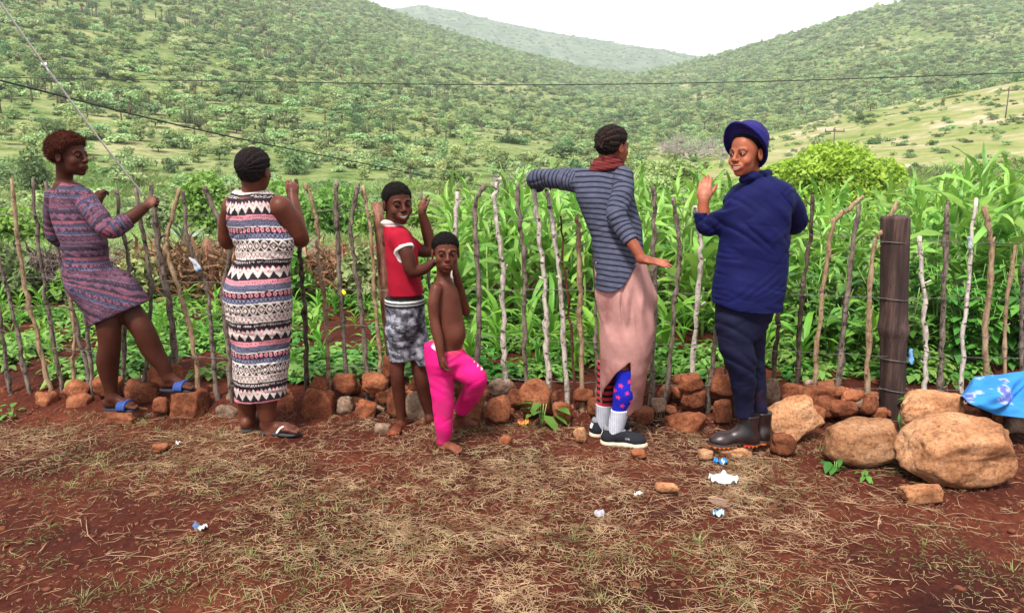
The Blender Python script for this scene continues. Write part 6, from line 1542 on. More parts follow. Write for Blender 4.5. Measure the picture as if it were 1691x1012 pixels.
for r_i, x, y, px in rows_:
    hbase = np.interp(px, [745, 850, 1000, 1150, 1300, 1450, 1600, 1700], [.84, .96, .90, .95, .80, .82, 1.0, .98])*g.uniform(.84, 1.12)+.012*r_i
    if r_i < 2:
        maize_thing(x, y, hbase*(.9 if r_i == 0 else 1), g, ('front' if r_i == 0 else 'second')+' row tall green maize plant '+where_maize(px), 'tall maize '+where_maize(px)+' row '+str(r_i+1))
    else:
        o = link('maize_plant', MZV[g.integers(7)], None, None, (x, y, gz(x, y))); s_ = hbase/1.25; o.scale = (s_, s_, s_); o.rotation_euler = (0, 0, g.uniform(0, 6.28))
        tag(o, 'tall green maize plant deeper in the stand '+where_maize(px), 'maize plant', 'maize deeper in the stand '+where_maize(px))
# a few taller ones by the right edge
for px, Y, h in ((1590, 5.35, 1.22), (1640, 5.5, 1.12), (1560, 5.45, 1.02), (1680, 5.4, 1.10), (1150, 5.5, 1.02)):
    p = at(px, 560, Y); maize_thing(p[0], Y, h, g, 'tall maize plant standing forward of its row '+('near the right edge' if px > 1200 else 'beside the navy woman'), 'forward maize plants')

# young maize and broad leaved weeds in the field strip
YB = [blade(gp.uniform(.22, .38), gp.uniform(.03, .045), gp.uniform(.8, 1.4), gp.uniform(.1, 1.2), gp.uniform(-.8, .8), 6, .01, 60+i) for i in range(8)]
YM = []
for k in range(6):
    gg = np.random.default_rng(800+k); Vs, Qs, n = [], [], 0; a = 0
    for i in range(8):
        V, Q = YB[gg.integers(8)]; a += math.pi+gg.normal(0, .6); s_ = gg.uniform(.6, 1.1); V = rotz(V*s_, a)+np.array([0, 0, .02+.025*i]); Vs.append(V); Qs.append(Q+n); n += len(V)
    me = mesh_np('young_maize', np.vstack(Vs), np.vstack(Qs)); me.materials.append(G_MAIZEY); YM.append(me)
def broadleaf(n, seed, spread=.12, size=.06, h=.12):
    gg = np.random.default_rng(seed); Vs, Qs, k = [], [], 0
    for i in range(n):
        a = gg.uniform(0, 6.28); q = gg.uniform(.1, 1)*spread; c = np.array([math.cos(a)*q, math.sin(a)*q, h*gg.uniform(.25, 1)*(1-.4*q/spread)]); L_ = size*gg.uniform(.6, 1.3); pitch = gg.uniform(-.5, .5)
        t = np.array([0, .3, .65, 1]); wv = np.array([.15, .85, .7, .05])*L_*.38; V = []
        for ti, wi in zip(t, wv):
            for s_ in (-1, 0, 1): V.append((ti*L_, s_*wi, -.25*L_*ti*ti+(abs(s_)*wi*.3)+ti*L_*pitch))
        V = rotz(np.array(V), a+gg.normal(0, .6))+c; I = np.arange(12).reshape(4, 3)+k; Qs.append(np.stack([I[:-1, :-1], I[:-1, 1:], I[1:, 1:], I[1:, :-1]], -1).reshape(-1, 4)); Vs.append(V); k += 12
    return np.vstack(Vs), np.vstack(Qs)
WM = []
for k in range(6):
    V, Q = broadleaf(26, 900+k); me = mesh_np('weed', V, Q); me.materials.append(G_WEED if k % 2 else G_FRESH); WM.append(me)
g = np.random.default_rng(123)
def where_px(px):
    for a, b2, t in [(-999, 170, 'behind the girl'), (170, 380, 'between the girl and the zigzag dress'), (380, 520, 'behind the zigzag dress'), (520, 640, 'between the zigzag dress and the red-shirted boy'), (640, 800, 'behind the two boys'), (800, 980, 'left of the striped woman'), (980, 1160, 'right of the striped woman'), (1160, 1300, 'behind the navy woman'), (1300, 1470, 'left of the thick post'), (1470, 9999, 'right of the thick post')]:
        if a <= px < b2: return t
nY = 0
for Y in np.arange(4.72, 6.9, .34):
    px = -60
    while px < 1740:
        px += g.uniform(34, 70)*5/Y
        if px > 760 and Y > 5.6: continue
        if g.random() < .25: continue
        x = at(px, 560, Y)[0]; yy = Y+g.normal(0, .06); s_ = g.uniform(.6, 1.25)*(1.15 if px > 760 else .72)
        o = link('young_maize', YM[g.integers(6)], None, None, (x, yy, gz(x, yy)-.01)); o.scale = (s_,)*3; o.rotation_euler = (0, 0, g.uniform(0, 6.28))
        tag(o, 'knee-low bright young maize seedling in the field '+where_px(px), 'maize seedling', 'young maize seedlings '+where_px(px)); nY += 1
# low leafy cover between the seedlings
n = 2900; Pw = np.zeros((n, 3)); k = 0
while k < n:
    Y = g.uniform(4.5, 7.3)**1.0; px = g.uniform(-120, 1800); x = at(px, 560, Y)[0]
    d = .35+.9*vnoise(np.array([[x, Y, 0]]), 2.2, 5)[0]
    if px > 1300: d += .35
    if 780 < px < 1250 and Y < 5.4: d -= .35
    if g.random() < d: Pw[k] = (x, Y, gz(x, Y)-.01); k += 1
Sw = g.uniform(.5, 1.15, (n, 1))*np.ones((1, 3)); Rw = np.zeros((n, 3)); Rw[:, 2] = g.uniform(0, 6.28, n)
instancer('field_weeds', Pw, Sw, Rw, g.integers(0, 6, n), [('weed', m_) for m_ in WM], 'low leafy weeds and bean plants covering the red field soil', 'weeds')
# taller weeds right of / around the thick post
g = np.random.default_rng(5)
for k, (px, Y, h, n_) in enumerate([(1345, 4.9, .42, 5), (1380, 5.2, .62, 6), (1410, 4.8, .40, 5), (1500, 4.65, .52, 6), (1540, 5.0, .66, 7), (1585, 4.8, .60, 6), (1625, 4.7, .58, 6), (1665, 4.8, .62, 6), (1700, 4.7, .6, 6), (1330, 5.3, .6, 5), (1450, 5.1, .62, 6), (1520, 5.3, .8, 6), (1600, 5.3, .85, 7), (1660, 5.2, .85, 6), (1250, 5.4, .5, 5)]):
    p = at(px, 600, Y); e = empty('tall_weed', (p[0], Y, gz(p[0], Y)), 0); tag(e, f'bushy upright green weed with pointed leaves, {int(h*100)} centimetres tall, ' + where_px(px), 'weed', 'bushy weeds '+where_px(px)); e['label'] = 'bushy upright green weed with pointed leaves growing '+where_px(px)
    Vs, Qs, nn = [], [], 0; mb = MB()
    for q in range(n_+3):
        a = g.uniform(0, 6.28); sp_ = g.uniform(.04, .20); hh = h*g.uniform(.7, 1.1); P = [[math.cos(a)*sp_*t*t, math.sin(a)*sp_*t*t, hh*t] for t in np.linspace(0, 1, 6)]; mb.tube(P, np.linspace(.006, .002, 6), 5)
        for j in range(24):
            t = g.uniform(.15, 1); c = np.array([math.cos(a)*sp_*t*t, math.sin(a)*sp_*t*t, hh*t]); V, Q = broadleaf(1, g.integers(1e6), 0.001, .085*g.uniform(.6, 1.2), .001); Vs.append(V+c); Qs.append(Q+nn); nn += len(V)
    link('stems', mb.mesh('stems'), G_STALK, e); link('foliage', mesh_np('foliage', np.vstack(Vs), np.vstack(Qs)), G_WEED, e)
# small leafy plants among the stones
for k, (px, py, Y, s_, lab) in enumerate([(895, 672, 4.02, .9, 'glossy green sprig growing among the stones left of the striped woman'), (1522, 640, 4.0, 1.0, 'dark green heart-leaved plant at the foot of the short pale stick'), (1430, 765, 3.3, .35, 'tiny green seedling before the egg-shaped boulder'), (15, 672, 4.1, .5, 'little pale weed by the leftmost stones'), (1385, 758, 3.4, .5, 'tuft of green weed beside the egg-shaped boulder')]):
    p = at(px, py, Y); V, Q = broadleaf(13 if s_ > .6 else 8, 950+k, .10*s_, .10*s_, .16*s_); mb = MB()
    e = empty('leafy_sprig', (p[0], Y, gz(p[0], Y)+(.03 if s_ > .6 else 0))); tag(e, lab, 'plant'); link('leaves', mesh_np('leaves', V, Q), G_WEED, e)
    for q in range(4): mb.tube([[0, 0, -.05], [.02*q*s_-.03*s_, .01, .10*s_]], [.003, .002], 4)
    link('stems', mb.mesh('stems'), G_STALK, e)

# dead brush line behind the field on the left
def twig_mass(n, seed, w_, d_, h, r_=.003, leaf=True):
    gg = np.random.default_rng(seed); V = []; Q = []; k = 0
    for i in range(n):
        p = np.array([gg.uniform(-w_, w_), gg.uniform(-d_, d_), gg.uniform(0, h)*(1-.3*abs(gg.normal(0, .4)))]); d = gg.normal(0, 1, 3); d[2] = abs(d[2])*.7; d /= np.linalg.norm(d); L_ = gg.uniform(.05, .32)
        s_ = np.cross(d, gg.normal(0, 1, 3)); s_ /= np.linalg.norm(s_)+1e-9; s_ *= r_*gg.uniform(.7, 2.2)*(2.6 if gg.random() < .35 else 1); bnd = gg.normal(0, .04, 3)
        V += [p-s_, p+s_, p+d*L_*.5+bnd+s_, p+d*L_*.5+bnd-s_, p+d*L_+s_*.3, p+d*L_-s_*.3]; Q += [[k, k+1, k+2, k+3], [k+3, k+2, k+4, k+5]]; k += 6
    V = np.array(V); V[:, 2] = np.maximum(V[:, 2], 0); return V, np.array(Q)
for k, (px, Y, w_, h, mt, lab) in enumerate([(30, 7.6, .9, .50, M_DRYG, 'heap of grey dead twigs behind the girl'), (180, 7.4, .8, .48, M_DRYG, 'tangle of grey brushwood beyond the girl\'s knees'), (320, 7.2, .55, .66, M_DRY, 'rusty brown dead bush beyond the field'), (420, 7.6, .8, .55, M_DRYG, 'grey brushwood behind the zigzag dress'), (550, 7.3, .75, .58, M_DRY, 'brown dead brush between the dress and the red shirt'), (650, 7.6, .6, .52, M_DRY, 'brown dead brush behind the red-shirted boy'), (700, 7.9, .5, .5, M_DRY, 'withered stalks at the end of the maize')]):
    V, Q = twig_mass(1500, 40+k, w_, .35, h*.82, .0030); p = at(px, 500, Y); o = link('dead_brush', mesh_np('dead_brush', V, Q, False), mt, None, (p[0], Y, gz(p[0], Y))); tag(o, lab, 'brush')
mb = MB(); p = at(350, 460, 7.0); mb.tube([[0, 0, 0], [.01, 0, .3], [-.02, 0, .62]], [.05, .045, .035], 8); tag(link('tree_stump', mb.mesh('tree_stump'), BK['p'], None, (p[0], 7.0, gz(p[0], 7))), 'reddish broken stump standing in the dead brush', 'stump')

# shrubs and low scrub between the field and the hills
def shrub(px, py_top, py_base, wpx, Y, mat, lab, name='green_shrub', cat='shrub', n=2200, leafs=.05, seed=0, lobes=9, flat=False):
    if Y > 19: Y = hit(px, py_base)[1]
    p = at(px, py_base, Y); top = at(px, py_top, Y)[2]; zb_ = min(p[2], float(near_z(np.array([p[0]]), np.array([Y]))[0])); H_ = top-zb_; W_ = wpx*Y/F/2
    gg = np.random.default_rng(seed+5); cs = [[gg.uniform(-.6, .6)*W_, gg.uniform(-.5, .5)*W_, H_*gg.uniform(.2, .75), W_*gg.uniform(.25, .42), W_*gg.uniform(.25, .42), H_*gg.uniform(.13, .22)] for _ in range(lobes)]
    for c_ in cs: c_[2] = min(c_[2], .12*H_+.62*H_*math.sqrt(max(0, 1-(c_[0]/W_)**2)))
    cs.append([0, 0, H_*.62, W_*.6, W_*.6, H_*.38]); cs.append([-.35*W_, 0, H_*.4, W_*.55, W_*.5, H_*.3]); cs.append([.35*W_, 0, H_*.4, W_*.55, W_*.5, H_*.3])
    V, Q = leaf_cloud(n, blobs(cs, .7), leafs, seed); V[:, 2] = np.maximum(V[:, 2], 0)
    e = empty(name, (p[0], Y, zb_)); tag(e, lab, cat); link('crown', mesh_np('crown', V, Q, False), mat, e); mb = MB()
    for q in range(4): a = q*1.6; mb.tube([[0, 0, -.1], [math.cos(a)*W_*.1, math.sin(a)*W_*.1, H_*.3], [math.cos(a)*W_*.35, math.sin(a)*W_*.3, H_*.65]], [H_*.03, H_*.02, H_*.008], 5)
    link('branches', mb.mesh('branches'), M_BARK, e); return e
shrub(1368, 236, 400, 235, 17, G_BRIGHT, 'large round yellow-green tree behind the navy woman', 'round_tree', 'tree', 26000, .055, 1, 16)
shrub(560, 303, 420, 150, 13, G_FRESH, 'fresh green shrub behind the sticks right of the zigzag dress', seed=2, n=3200)
shrub(345, 283, 400, 115, 14, G_FRESH, 'fresh green shrub left of the zigzag dress', seed=3, n=3200)
shrub(470, 296, 420, 130, 14, G_FRESH, 'fresh green shrub behind the zigzag dress shoulder', seed=4, n=2800)
shrub(270, 318, 400, 60, 15, G_GREY, 'small grey-green shrub between the girl and the cord', seed=5, n=1200)
shrub(700, 330, 400, 70, 15, G_FRESH, 'small green shrub behind the boys', seed=6, n=1400)
shrub(1110, 262, 330, 130, 32, G_MID, 'green thicket between the two women\'s heads', seed=7, n=2600, leafs=.10)
shrub(1080, 290, 340, 110, 22, G_MID, 'low green thicket right of the striped woman\'s head', seed=8, n=2400, leafs=.08)
shrub(930, 240, 262, 70, 70, G_DARK, 'dark green clump left of the striped woman\'s head', seed=9, n=1500, leafs=.2)
shrub(60, 240, 330, 60, 24, G_MID, 'green shrub left of the girl\'s head', seed=10, n=1500, leafs=.08); shrub(40, 340, 440, 120, 12, G_FRESH, 'yellowish green shrub behind the girl\'s back', seed=11, n=2200)
shrub(60, 275, 300, 48, 26, G_GREY, 'rounded grey succulent cushion left of the girl\'s neck', seed=12, n=900, leafs=.06); [shrub(px_, yt_, 500, wd_, 6.95, G_FRESH if k_ % 2 else G_MID, ('broad', 'low', 'small', 'loose', 'leafy', 'narrow')[k_]+' green bush growing through the dead brush '+where_px(px_), seed=60+k_, n=1300, leafs=.035) for k_, (px_, yt_, wd_) in enumerate([(20, 405, 110), (130, 425, 80), (235, 415, 90), (480, 410, 90), (600, 400, 100), (690, 420, 80)])]; shrub(620, 345, 400, 80, 12.5, G_FRESH, 'low green shrub behind the red-shirted boy', seed=13, n=1500)
# agave
e = empty('agave', (*at(305, 395, 9.5)[:2], gz(at(305, 395, 9.5)[0], 9.5)+.25)); tag(e, 'grey-green agave rosette beyond the dead brush', 'agave'); gg = np.random.default_rng(8)
M_AGAVE = noise_mat('agave_skin', [(.3, (.15,.22,.15)), (.7, (.30,.38,.28))], 6, .6, 0)
for k in range(16):
    V, Q = blade(.42, .055, gg.uniform(.3, 1.4), gg.uniform(-.3, .2), 0, 5, 0, k); o = link('leaf', mesh_np('leaf', V, Q), M_AGAVE, e); o.rotation_euler = (0, 0, k*2.4)
# leafless grey thorn tree in the valley
def bare_tree(px, py_top, py_base, wpx, Y, lab, seed, lev=5):
    Y = hit(px, py_base)[1]
    p = at(px, py_base, Y); top = at(px, py_top, Y)[2]; zb_ = float(land_z(np.array([p[0]]), np.array([Y]))[0]); gg = np.random.default_rng(seed); H_ = top-zb_; W_ = wpx*Y/F/2; mb = MB()
    def br(a, d, L_, r_, l_):
        b2 = a+d*L_; mb.tube([a, (a+b2)/2+gg.normal(0, .05, 3)*L_, b2], [r_, r_*.85, r_*.7], 4)
        if l_ > 0:
            for _ in range(3):
                nd = d+gg.normal(0, .55, 3)*np.array([1.25, 1.25, .6]); nd /= np.linalg.norm(nd); br(b2, nd, L_*gg.uniform(.62, .85), r_*.62, l_-1)
    for q in range(7):
        a = q*.9+gg.uniform(0, .5); br(np.zeros(3), np.array([math.cos(a)*.95, math.sin(a)*.95, .55]), W_*.40, W_*.03, lev)
    me = mb.mesh('bare_tree'); V = np.empty(len(me.vertices)*3, np.float32); me.vertices.foreach_get('co', V); V = V.reshape(-1, 3); V[:, 2] = np.maximum(V[:, 2], 0)*H_/np.percentile(V[:, 2], 99.5); V[:, :2] *= W_/np.percentile(np.abs(V[:, 0]), 98); me.vertices.foreach_set('co', V.ravel())
    o = link('bare_tree', me, M_DRYW, None, (p[0], Y, zb_)); tag(o, lab, 'tree')
M_DRYW = noise_mat('pale_dead_twigs', [(.3, (.24,.21,.19)), (.7, (.44,.40,.37))], 6, .9, 0)
bare_tree(1145, 222, 268, 120, 58, 'leafless pale grey thorn tree between the two women', 3)
bare_tree(860, 282, 320, 100, 24, 'leafless pale bush left of the striped woman\'s elbow', 4, 4)
# small candelabra and pole line on the right slope
o = link('candelabra_tree', candel, None, None, (*at(1497, 345, 26)[:2], float(land_z(np.array([at(1497, 345, 26)[0]]), np.array([26.]))[0]))); o.scale = (.75, .75, 1.15); tag(o, 'small dark candelabra succulent right of the round yellow-green tree', 'succulent')
M_POLE = noise_mat('pole_wood', [(.3, (.05,.04,.035)), (.7, (.12,.10,.085))], 4, .9, 0)
for px, y0, y1, Y, lab in ((1379, 210, 246, 88, 'distant utility pole with crossarm above the yellow-green tree'), (1667, 143, 194, 96, 'distant utility pole on the dry slope at the right')):
    Y = hit(px, y1)[1]; t_ = at(px, y0, Y); zb_ = float(land_z(np.array([t_[0]]), np.array([Y]))[0]); e = empty('utility_pole', (t_[0], Y, zb_)); tag(e, lab, 'utility pole'); mb = MB(); mb.tube([[0, 0, -.3], [0, 0, t_[2]-zb_]], [Y*.0008, Y*.0006], 8); link('pole', mb.mesh('pole'), M_POLE, e)
    mb = MB(); h = t_[2]-zb_-.35; mb.tube([[-.8, 0, h], [.8, 0, h]], [.05, .05], 5); [mb.tube([[x_, 0, h], [x_, 0, h+.22]], [.04, .03], 5) for x_ in (-.75, -.1, .75)]; link('crossarm', mb.mesh('crossarm'), M_POLE, e)
# scattered low bushes on the open slope
g = np.random.default_rng(3)
for k, (px, py) in enumerate([(1460, 268), (1500, 262), (1545, 250), (1600, 236), (1640, 215), (1480, 290), (1520, 300), (1575, 282), (1620, 262), (1665, 240), (1400, 262), (1610, 305), (1655, 285), (1445, 238), (1560, 222), (1685, 205), (1350, 238), (1300, 232)]):
    d = ray(px, py); Ys = np.linspace(30, 134, 260); Pq = np.array([0, 0, CAMH])+np.outer(Ys/d[1], d); below = Pq[:, 2] < land_z(Pq[:, 0], Pq[:, 1]); i = int(np.argmax(below)) if below.any() else 200
    p = Pq[i]; kk_, cr_, tr_, mt_ = BUSH[[0, 1, 2, 6, 3][k % 5]]; e = empty('slope_bush', (p[0], p[1], float(land_z(p[:1], p[1:2])[0])-.03), g.uniform(0, 6)); s_ = g.uniform(1.0, 2.2)*p[1]/90; e.scale = (s_, s_, s_*.9); tag(e, 'lone bush on the open dry grass slope at the right', 'bush', 'bushes on the open dry slope'); link('crown', cr_, None, e); link('trunk', tr_, None, e)
# grass and herbs filling the ground between field and hills
def tuft(n, seed, h, sp_):
    gg = np.random.default_rng(seed); V = []; Q = []; k = 0
    for i in range(n):
        a = gg.uniform(0, 6.28); b0 = np.array([math.cos(a), math.sin(a), 0])*gg.uniform(0, sp_); d = np.array([math.cos(a)*gg.uniform(.1, .9), math.sin(a)*gg.uniform(.1, .9), 1]); hh = h*gg.uniform(.4, 1); s_ = np.array([-math.sin(a), math.cos(a), 0])*h*.018; m_ = b0+d*hh*.5; t_ = b0+d*hh*.9+np.array([d[0], d[1], -.2])*hh*.3
        V += [b0-s_, b0+s_, m_+s_*.8, m_-s_*.8, t_+s_*.2, t_-s_*.2]; Q += [[k, k+1, k+2, k+3], [k+3, k+2, k+4, k+5]]; k += 6
    return np.array(V), np.array(Q)
TM = []
for k in range(3):
    V, Q = tuft(60, 20+k, .32, .14); me = mesh_np('tuft', V, Q, False); me.materials.append([G_FRESH, G_MID, M_DGRASS][k]); TM.append(me)
n = 9000; g = np.random.default_rng(44); Y = 7.4+g.random(n)**1.7*34; X = g.uniform(-.78, .78, n)*Y; Z_ = np.where(Y < 23, near_z(X, Y), land_z(X, Y)); kp = ~((X > -.5) & (Y < 9.6)); S = (g.uniform(.5, 1.3, n)*np.interp(Y, [7, 40], [.8, 2.6]))[:, None]*np.array([[1.2, 1.2, .7]]); RZ = np.zeros((n, 3)); RZ[:, 2] = g.uniform(0, 6, n)
instancer('rough_grass', np.stack([X, Y, Z_], 1)[kp], S[kp], RZ[kp], g.integers(0, 3, n)[kp], [('tuft', m_) for m_ in TM], 'rough grass and herbs between the field and the hills', 'grass')
n = 420; Y = 9.5+g.random(n)**1.4*30; X = g.uniform(-.75, .75, n)*Y; kp = (~((X > -.6) & (Y < 11)))&(X/Y < .42); Z_ = np.where(Y < 23, near_z(X, Y), land_z(X, Y)); s_ = g.uniform(.5, 1.3, n)*np.interp(Y, [9, 40], [.55, 1.7]); S = s_[:, None]*np.array([[1, 1, .75]]); RZ = np.zeros((n, 3)); RZ[:, 2] = g.uniform(0, 6, n)
instancer('low_thicket', np.stack([X, Y, Z_-.05], 1)[kp], S[kp], RZ[kp], g.choice([0, 1, 2, 2, 3, 6], n)[kp], [('bush', b_[1]) for b_ in BUSH], 'low thicket running together before the hillside', 'thicket')
# ---------------------------------------------------------------- yard litter: straw, grass, clods, rubbish
g = np.random.default_rng(1)
def straw_mesh(n, dens, L0, L1, w0, lift, seed, curl=.5):
    g = np.random.default_rng(seed); X = []; Y = []
    while len(X) < n:
        y = g.uniform(1.6, 4.15, n); x = g.uniform(-1, 1, n)*(y*.95+.4); keep = g.random(n) < dens(x, y); X += list(x[keep]); Y += list(y[keep])
    X = np.array(X[:n]); Y = np.array(Y[:n]); a = g.uniform(0, 2*np.pi, n); L_ = g.uniform(L0, L1, n)*g.uniform(.4, 1, n); c1 = g.normal(0, curl, n); c2 = g.normal(0, curl, n); w_ = w0*g.uniform(.6, 1.4, n)
    pts = []; px_, py_ = X.copy(), Y.copy(); ang = a.copy()
    zoff = g.uniform(.0, lift, n)
    for k in range(4):
        zz_ = near_z(px_, py_)+.004+zoff*np.sin(np.pi*(k+.5)/4)+g.uniform(0, .003, n); pts.append(np.stack([px_, py_, zz_], 1)); ang = ang+(c1 if k < 2 else c2); px_ = px_+np.cos(ang)*L_/3; py_ = py_+np.sin(ang)*L_/3
    P = np.stack(pts, 1); T = np.gradient(P, axis=1); S_ = np.stack([-T[..., 1], T[..., 0], np.zeros_like(T[..., 0])], -1); S_ /= np.linalg.norm(S_, axis=-1, keepdims=True)+1e-9
    wk = w_[:, None]*np.array([.7, 1, .9, .35])[None]; up = np.array([0, 0, 1.])*wk[..., None]*.9
    V = np.stack([P-S_*wk[..., None], P+up, P+S_*wk[..., None]], 2)     # roof-shaped cross section
    I = np.arange(n*12).reshape(n, 4, 3); Q = np.stack([I[:, :-1, :-1], I[:, :-1, 1:], I[:, 1:, 1:], I[:, 1:, :-1]], -1).reshape(-1, 4); return V.reshape(-1, 3), Q
def d_straw(x, y):
    P = np.stack([x, y], -1); n_ = .46+.22*fbm(P, 1.9, 7, 3)
    px = CX+x/y*F; b = np.interp(y, [2.1, 2.5, 3.2, 3.7, 4.1], [.55, .75, .85, .8, .35]); side = np.interp(px, [0, 250, 500, 1150, 1400, 1691], [.12, .35, 1, 1, .5, .22])
    side = np.where(y > 3.35, np.interp(px, [0, 300, 1250, 1400, 1691], [.75, 1, .8, .25, .2]), side); cl = .40+.60*np.clip(fbm(P, 5, 17, 3)*1.1+.45, 0, 1)
    return np.clip(n_*b*side*cl*1.25, 0, 1)**1.25
V, Q = straw_mesh(17500, d_straw, .025, .11, .0010, .008, 2, .6); tag(link('dry_straw', mesh_np('dry_straw', V, Q, False), M_STRAW), 'dry straw and grass stems scattered over the red dirt', 'straw', kind='stuff')
V, Q = straw_mesh(10000, d_straw, .012, .05, .0008, .005, 3, .8); tag(link('chaff', mesh_np('chaff', V, Q, False), M_STRAW), 'short chaff trodden into the red dirt', 'chaff', kind='stuff')
V, Q = straw_mesh(900, d_straw,   .12, .30, .0014, .012, 4, .25); tag(link('dry_stalks', mesh_np('dry_stalks', V, Q, False), M_STRAW), 'longer dry stalks lying loose on the yard', 'stalks', kind='stuff')
# small living grass
def d_grass(x, y):
    P = np.stack([x, y], -1); px = CX+x/y*F; n_ = np.clip((fbm(P, 2.6, 27, 3)-.12)*2.2, 0, 1); c = n_*.7
    for cx_, cy_, r_, a in ((70, 3.35, .28, 1.), (250, 3.3, .16, .8), (330, 2.55, .22, 1.), (100, 2.3, .2, .8), (400, 2.3, .14, .8), (560, 3.0, .3, .6), (880, 3.0, .3, .5), (1350, 2.35, .16, .9), (1050, 2.5, .3, .4), (40, 4.0, .25, .8), (870, 4.0, .2, .8), (640, 2.9, .3, .4)):
        xx = (cx_-CX)/F*cy_; c = c+a*np.exp(-((x-xx)**2+(y-cy_)**2)/r_**2)
    return np.clip(c, 0, 1)
V, Q = straw_mesh(12000, d_grass, .012, .045, .0008, .014, 6, .35); V = V.copy(); tag(link('short_grass', mesh_np('short_grass', V, Q, False), M_DGRASS), 'thin creeping green grass in patches on the dirt', 'grass', kind='stuff')
gg = np.random.default_rng(15); n = 150; X = []; Y = []
while len(X) < n:
    y = gg.uniform(2.2, 4.1); x = gg.uniform(-1, 1)*(y*.72+.2)
    if gg.random() < float(d_grass(np.array([x]), np.array([y]))[0])*.9+.02: X.append(x); Y.append(y)
X = np.array(X); Y = np.array(Y); V0, Q0 = tuft(14, 77, .045, .02); Vs = []; Qs = []
for i in range(n):
    s_ = gg.uniform(.4, 1.1); Vs.append(rotz(V0*s_*[1.5, 1.5, .8], gg.uniform(0, 6))+[X[i], Y[i], 0]); Qs.append(Q0+len(V0)*i)
V = np.vstack(Vs); V[:, 2] += np.repeat(near_z(X, Y), len(V0)); tag(link('grass_sprigs', mesh_np('grass_sprigs', V, np.vstack(Qs), False), M_DGRASS), 'little sprigs of green grass standing on the dirt', 'grass', kind='stuff')
# clods and pebbles
def lumps(n, s0, s1, seed, dens, name, mat, label, y0=2.15, y1=5.4):
    g = np.random.default_rng(seed); base = [stone(1000+seed+k, (1, 1, .7), ico_np(1), 6, .7, .1) for k in range(6)]; Vs = []; Ts = []; k = 0; X = []; Y = []
    while len(X) < n:
        y = g.uniform(y0, y1, n); x = g.uniform(-1, 1, n)*(y*.74+.25); keep = g.random(n) < dens(x, y); X += list(x[keep]); Y += list(y[keep])
    X = np.array(X[:n]); Y = np.array(Y[:n]); Z_ = near_z(X, Y)
    for i in range(n):
        V, T = base[i % 6]; s_ = s0+(s1-s0)*g.random()**3; Vs.append(rotz(V*s_*g.uniform(.7, 1.3, 3), g.uniform(0, 6))+[X[i], Y[i], Z_[i]+s_*.2]); Ts.append(T+k); k += len(V)
    tag(link(name, mesh_np(name, np.vstack(Vs), np.vstack(Ts), False), mat), label, name.replace('_', ' '), kind='stuff')
M_CLOD = noise_mat('soil_clod', [(.3, (.07,.018,.009)), (.7, (.17,.052,.026))], 20, .95, .5)
lumps(5200, .003, .018, 7, lambda x, y: np.where(y > 4.3, 1, .55+.4*fbm(np.stack([x, y], -1), 1.5, 9, 2)), 'soil_clods', M_CLOD, 'crumbs and clods of red soil over yard and field')
lumps(900, .004, .016, 8, lambda x, y: np.interp(y, [2, 3.4, 4.2, 5.4], [.15, .5, 1, .6]), 'pebbles', M_STONE, 'small red-brown pebbles near the stones')
# rubbish
M_PLW = attr_mat('crumpled_white_plastic', .4, .4, namp=.05, bump=.5, bscale=90, bdist=.006, transl=.2)
def scrap(px, py, wpx, hpx, col, name, label, cat, seed, rz=0, lift=.012, stripes_=None, aspect=None, nseg=14, hgt=None):
    p = on_ground(px, py, .01); wpx *= .85; hpx *= .85; W_ = wpx*p[1]/F/2; D_ = hpx*p[1]/F/2*2.2; gg = np.random.default_rng(seed); u, v = np.meshgrid(np.linspace(-1, 1, nseg), np.linspace(-1, 1, nseg)); u = u.ravel(); v = v.ravel()
    ed = 1+.12*vnoise(np.stack([u*1.2, v*1.2, u*0], 1), 1.0, seed); x = u*W_*ed*(1-.25*v*v); y = v*D_*ed*(1-.3*u*u*gg.random()); z = np.abs(fbm(np.stack([u*1.0, v*1.6, u*0], 1), 1.2, seed+3, 2))*lift*1.1+.004
    P = rotz(np.stack([x, y, z], 1), rz); I = np.arange(nseg*nseg).reshape(nseg, nseg); Q = np.stack([I[:-1, :-1], I[:-1, 1:], I[1:, 1:], I[1:, :-1]], -1).reshape(-1, 4); P2 = P.copy(); P2[:, 2] -= .0015
    c = np.tile(np.array(col), (len(P), 1)); 
    if stripes_ is not None: c = stripes_(u, v, c)
    o = link(name, mesh_np(name, np.vstack([P, P2]), np.vstack([Q, Q[:, ::-1]+len(P)]), True, np.vstack([c, c])), M_PLW, None, (p[0], p[1], gz(p[0], p[1]))); tag(o, label, cat); return o
def two(c2, f):
    def fn(u, v, c): m_ = f(u, v); c[m_] = c2; return c
    return fn
scrap(1188, 826, 34, 26, (.26,.15,.11), 'cardboard_piece', 'flattened brown cardboard piece lying under white plastic', 'cardboard', 5, .5, .004, nseg=8)
scrap(1195, 792, 62, 16, (.70,.68,.70), 'plastic_bag', 'crumpled white plastic scrap lying by the brown cardboard', 'plastic', 6, -.2, .035)
scrap(1190, 760, 26, 9, (.02,.22,.60), 'sweet_wrapper', 'bright blue sweet wrapper below the navy woman\'s boots', 'wrapper', 7, .1, .02, two((.6,.75,.8), lambda u, v: np.abs(u-.3) < .2))
scrap(1186, 848, 24, 9, (.45,.62,.70), 'foil_scrap', 'pale blue and white foil scrap below the cardboard', 'litter', 8, .3, .02, two((.1,.3,.55), lambda u, v: v > .3))
scrap(330, 868, 34, 9, (.68,.66,.66), 'paper_scrap', 'torn white and blue paper scrap on bare dirt at the left', 'litter', 9, -.2, .018, two((.10,.16,.32), lambda u, v: u < -.35))
scrap(864, 697, 22, 8, (.62,.30,.05), 'sweet_wrapper', 'yellow and red wrapper by the stones right of the shirtless boy', 'wrapper', 10, .2, .02, two((.5,.04,.03), lambda u, v: np.abs(v) < .3))
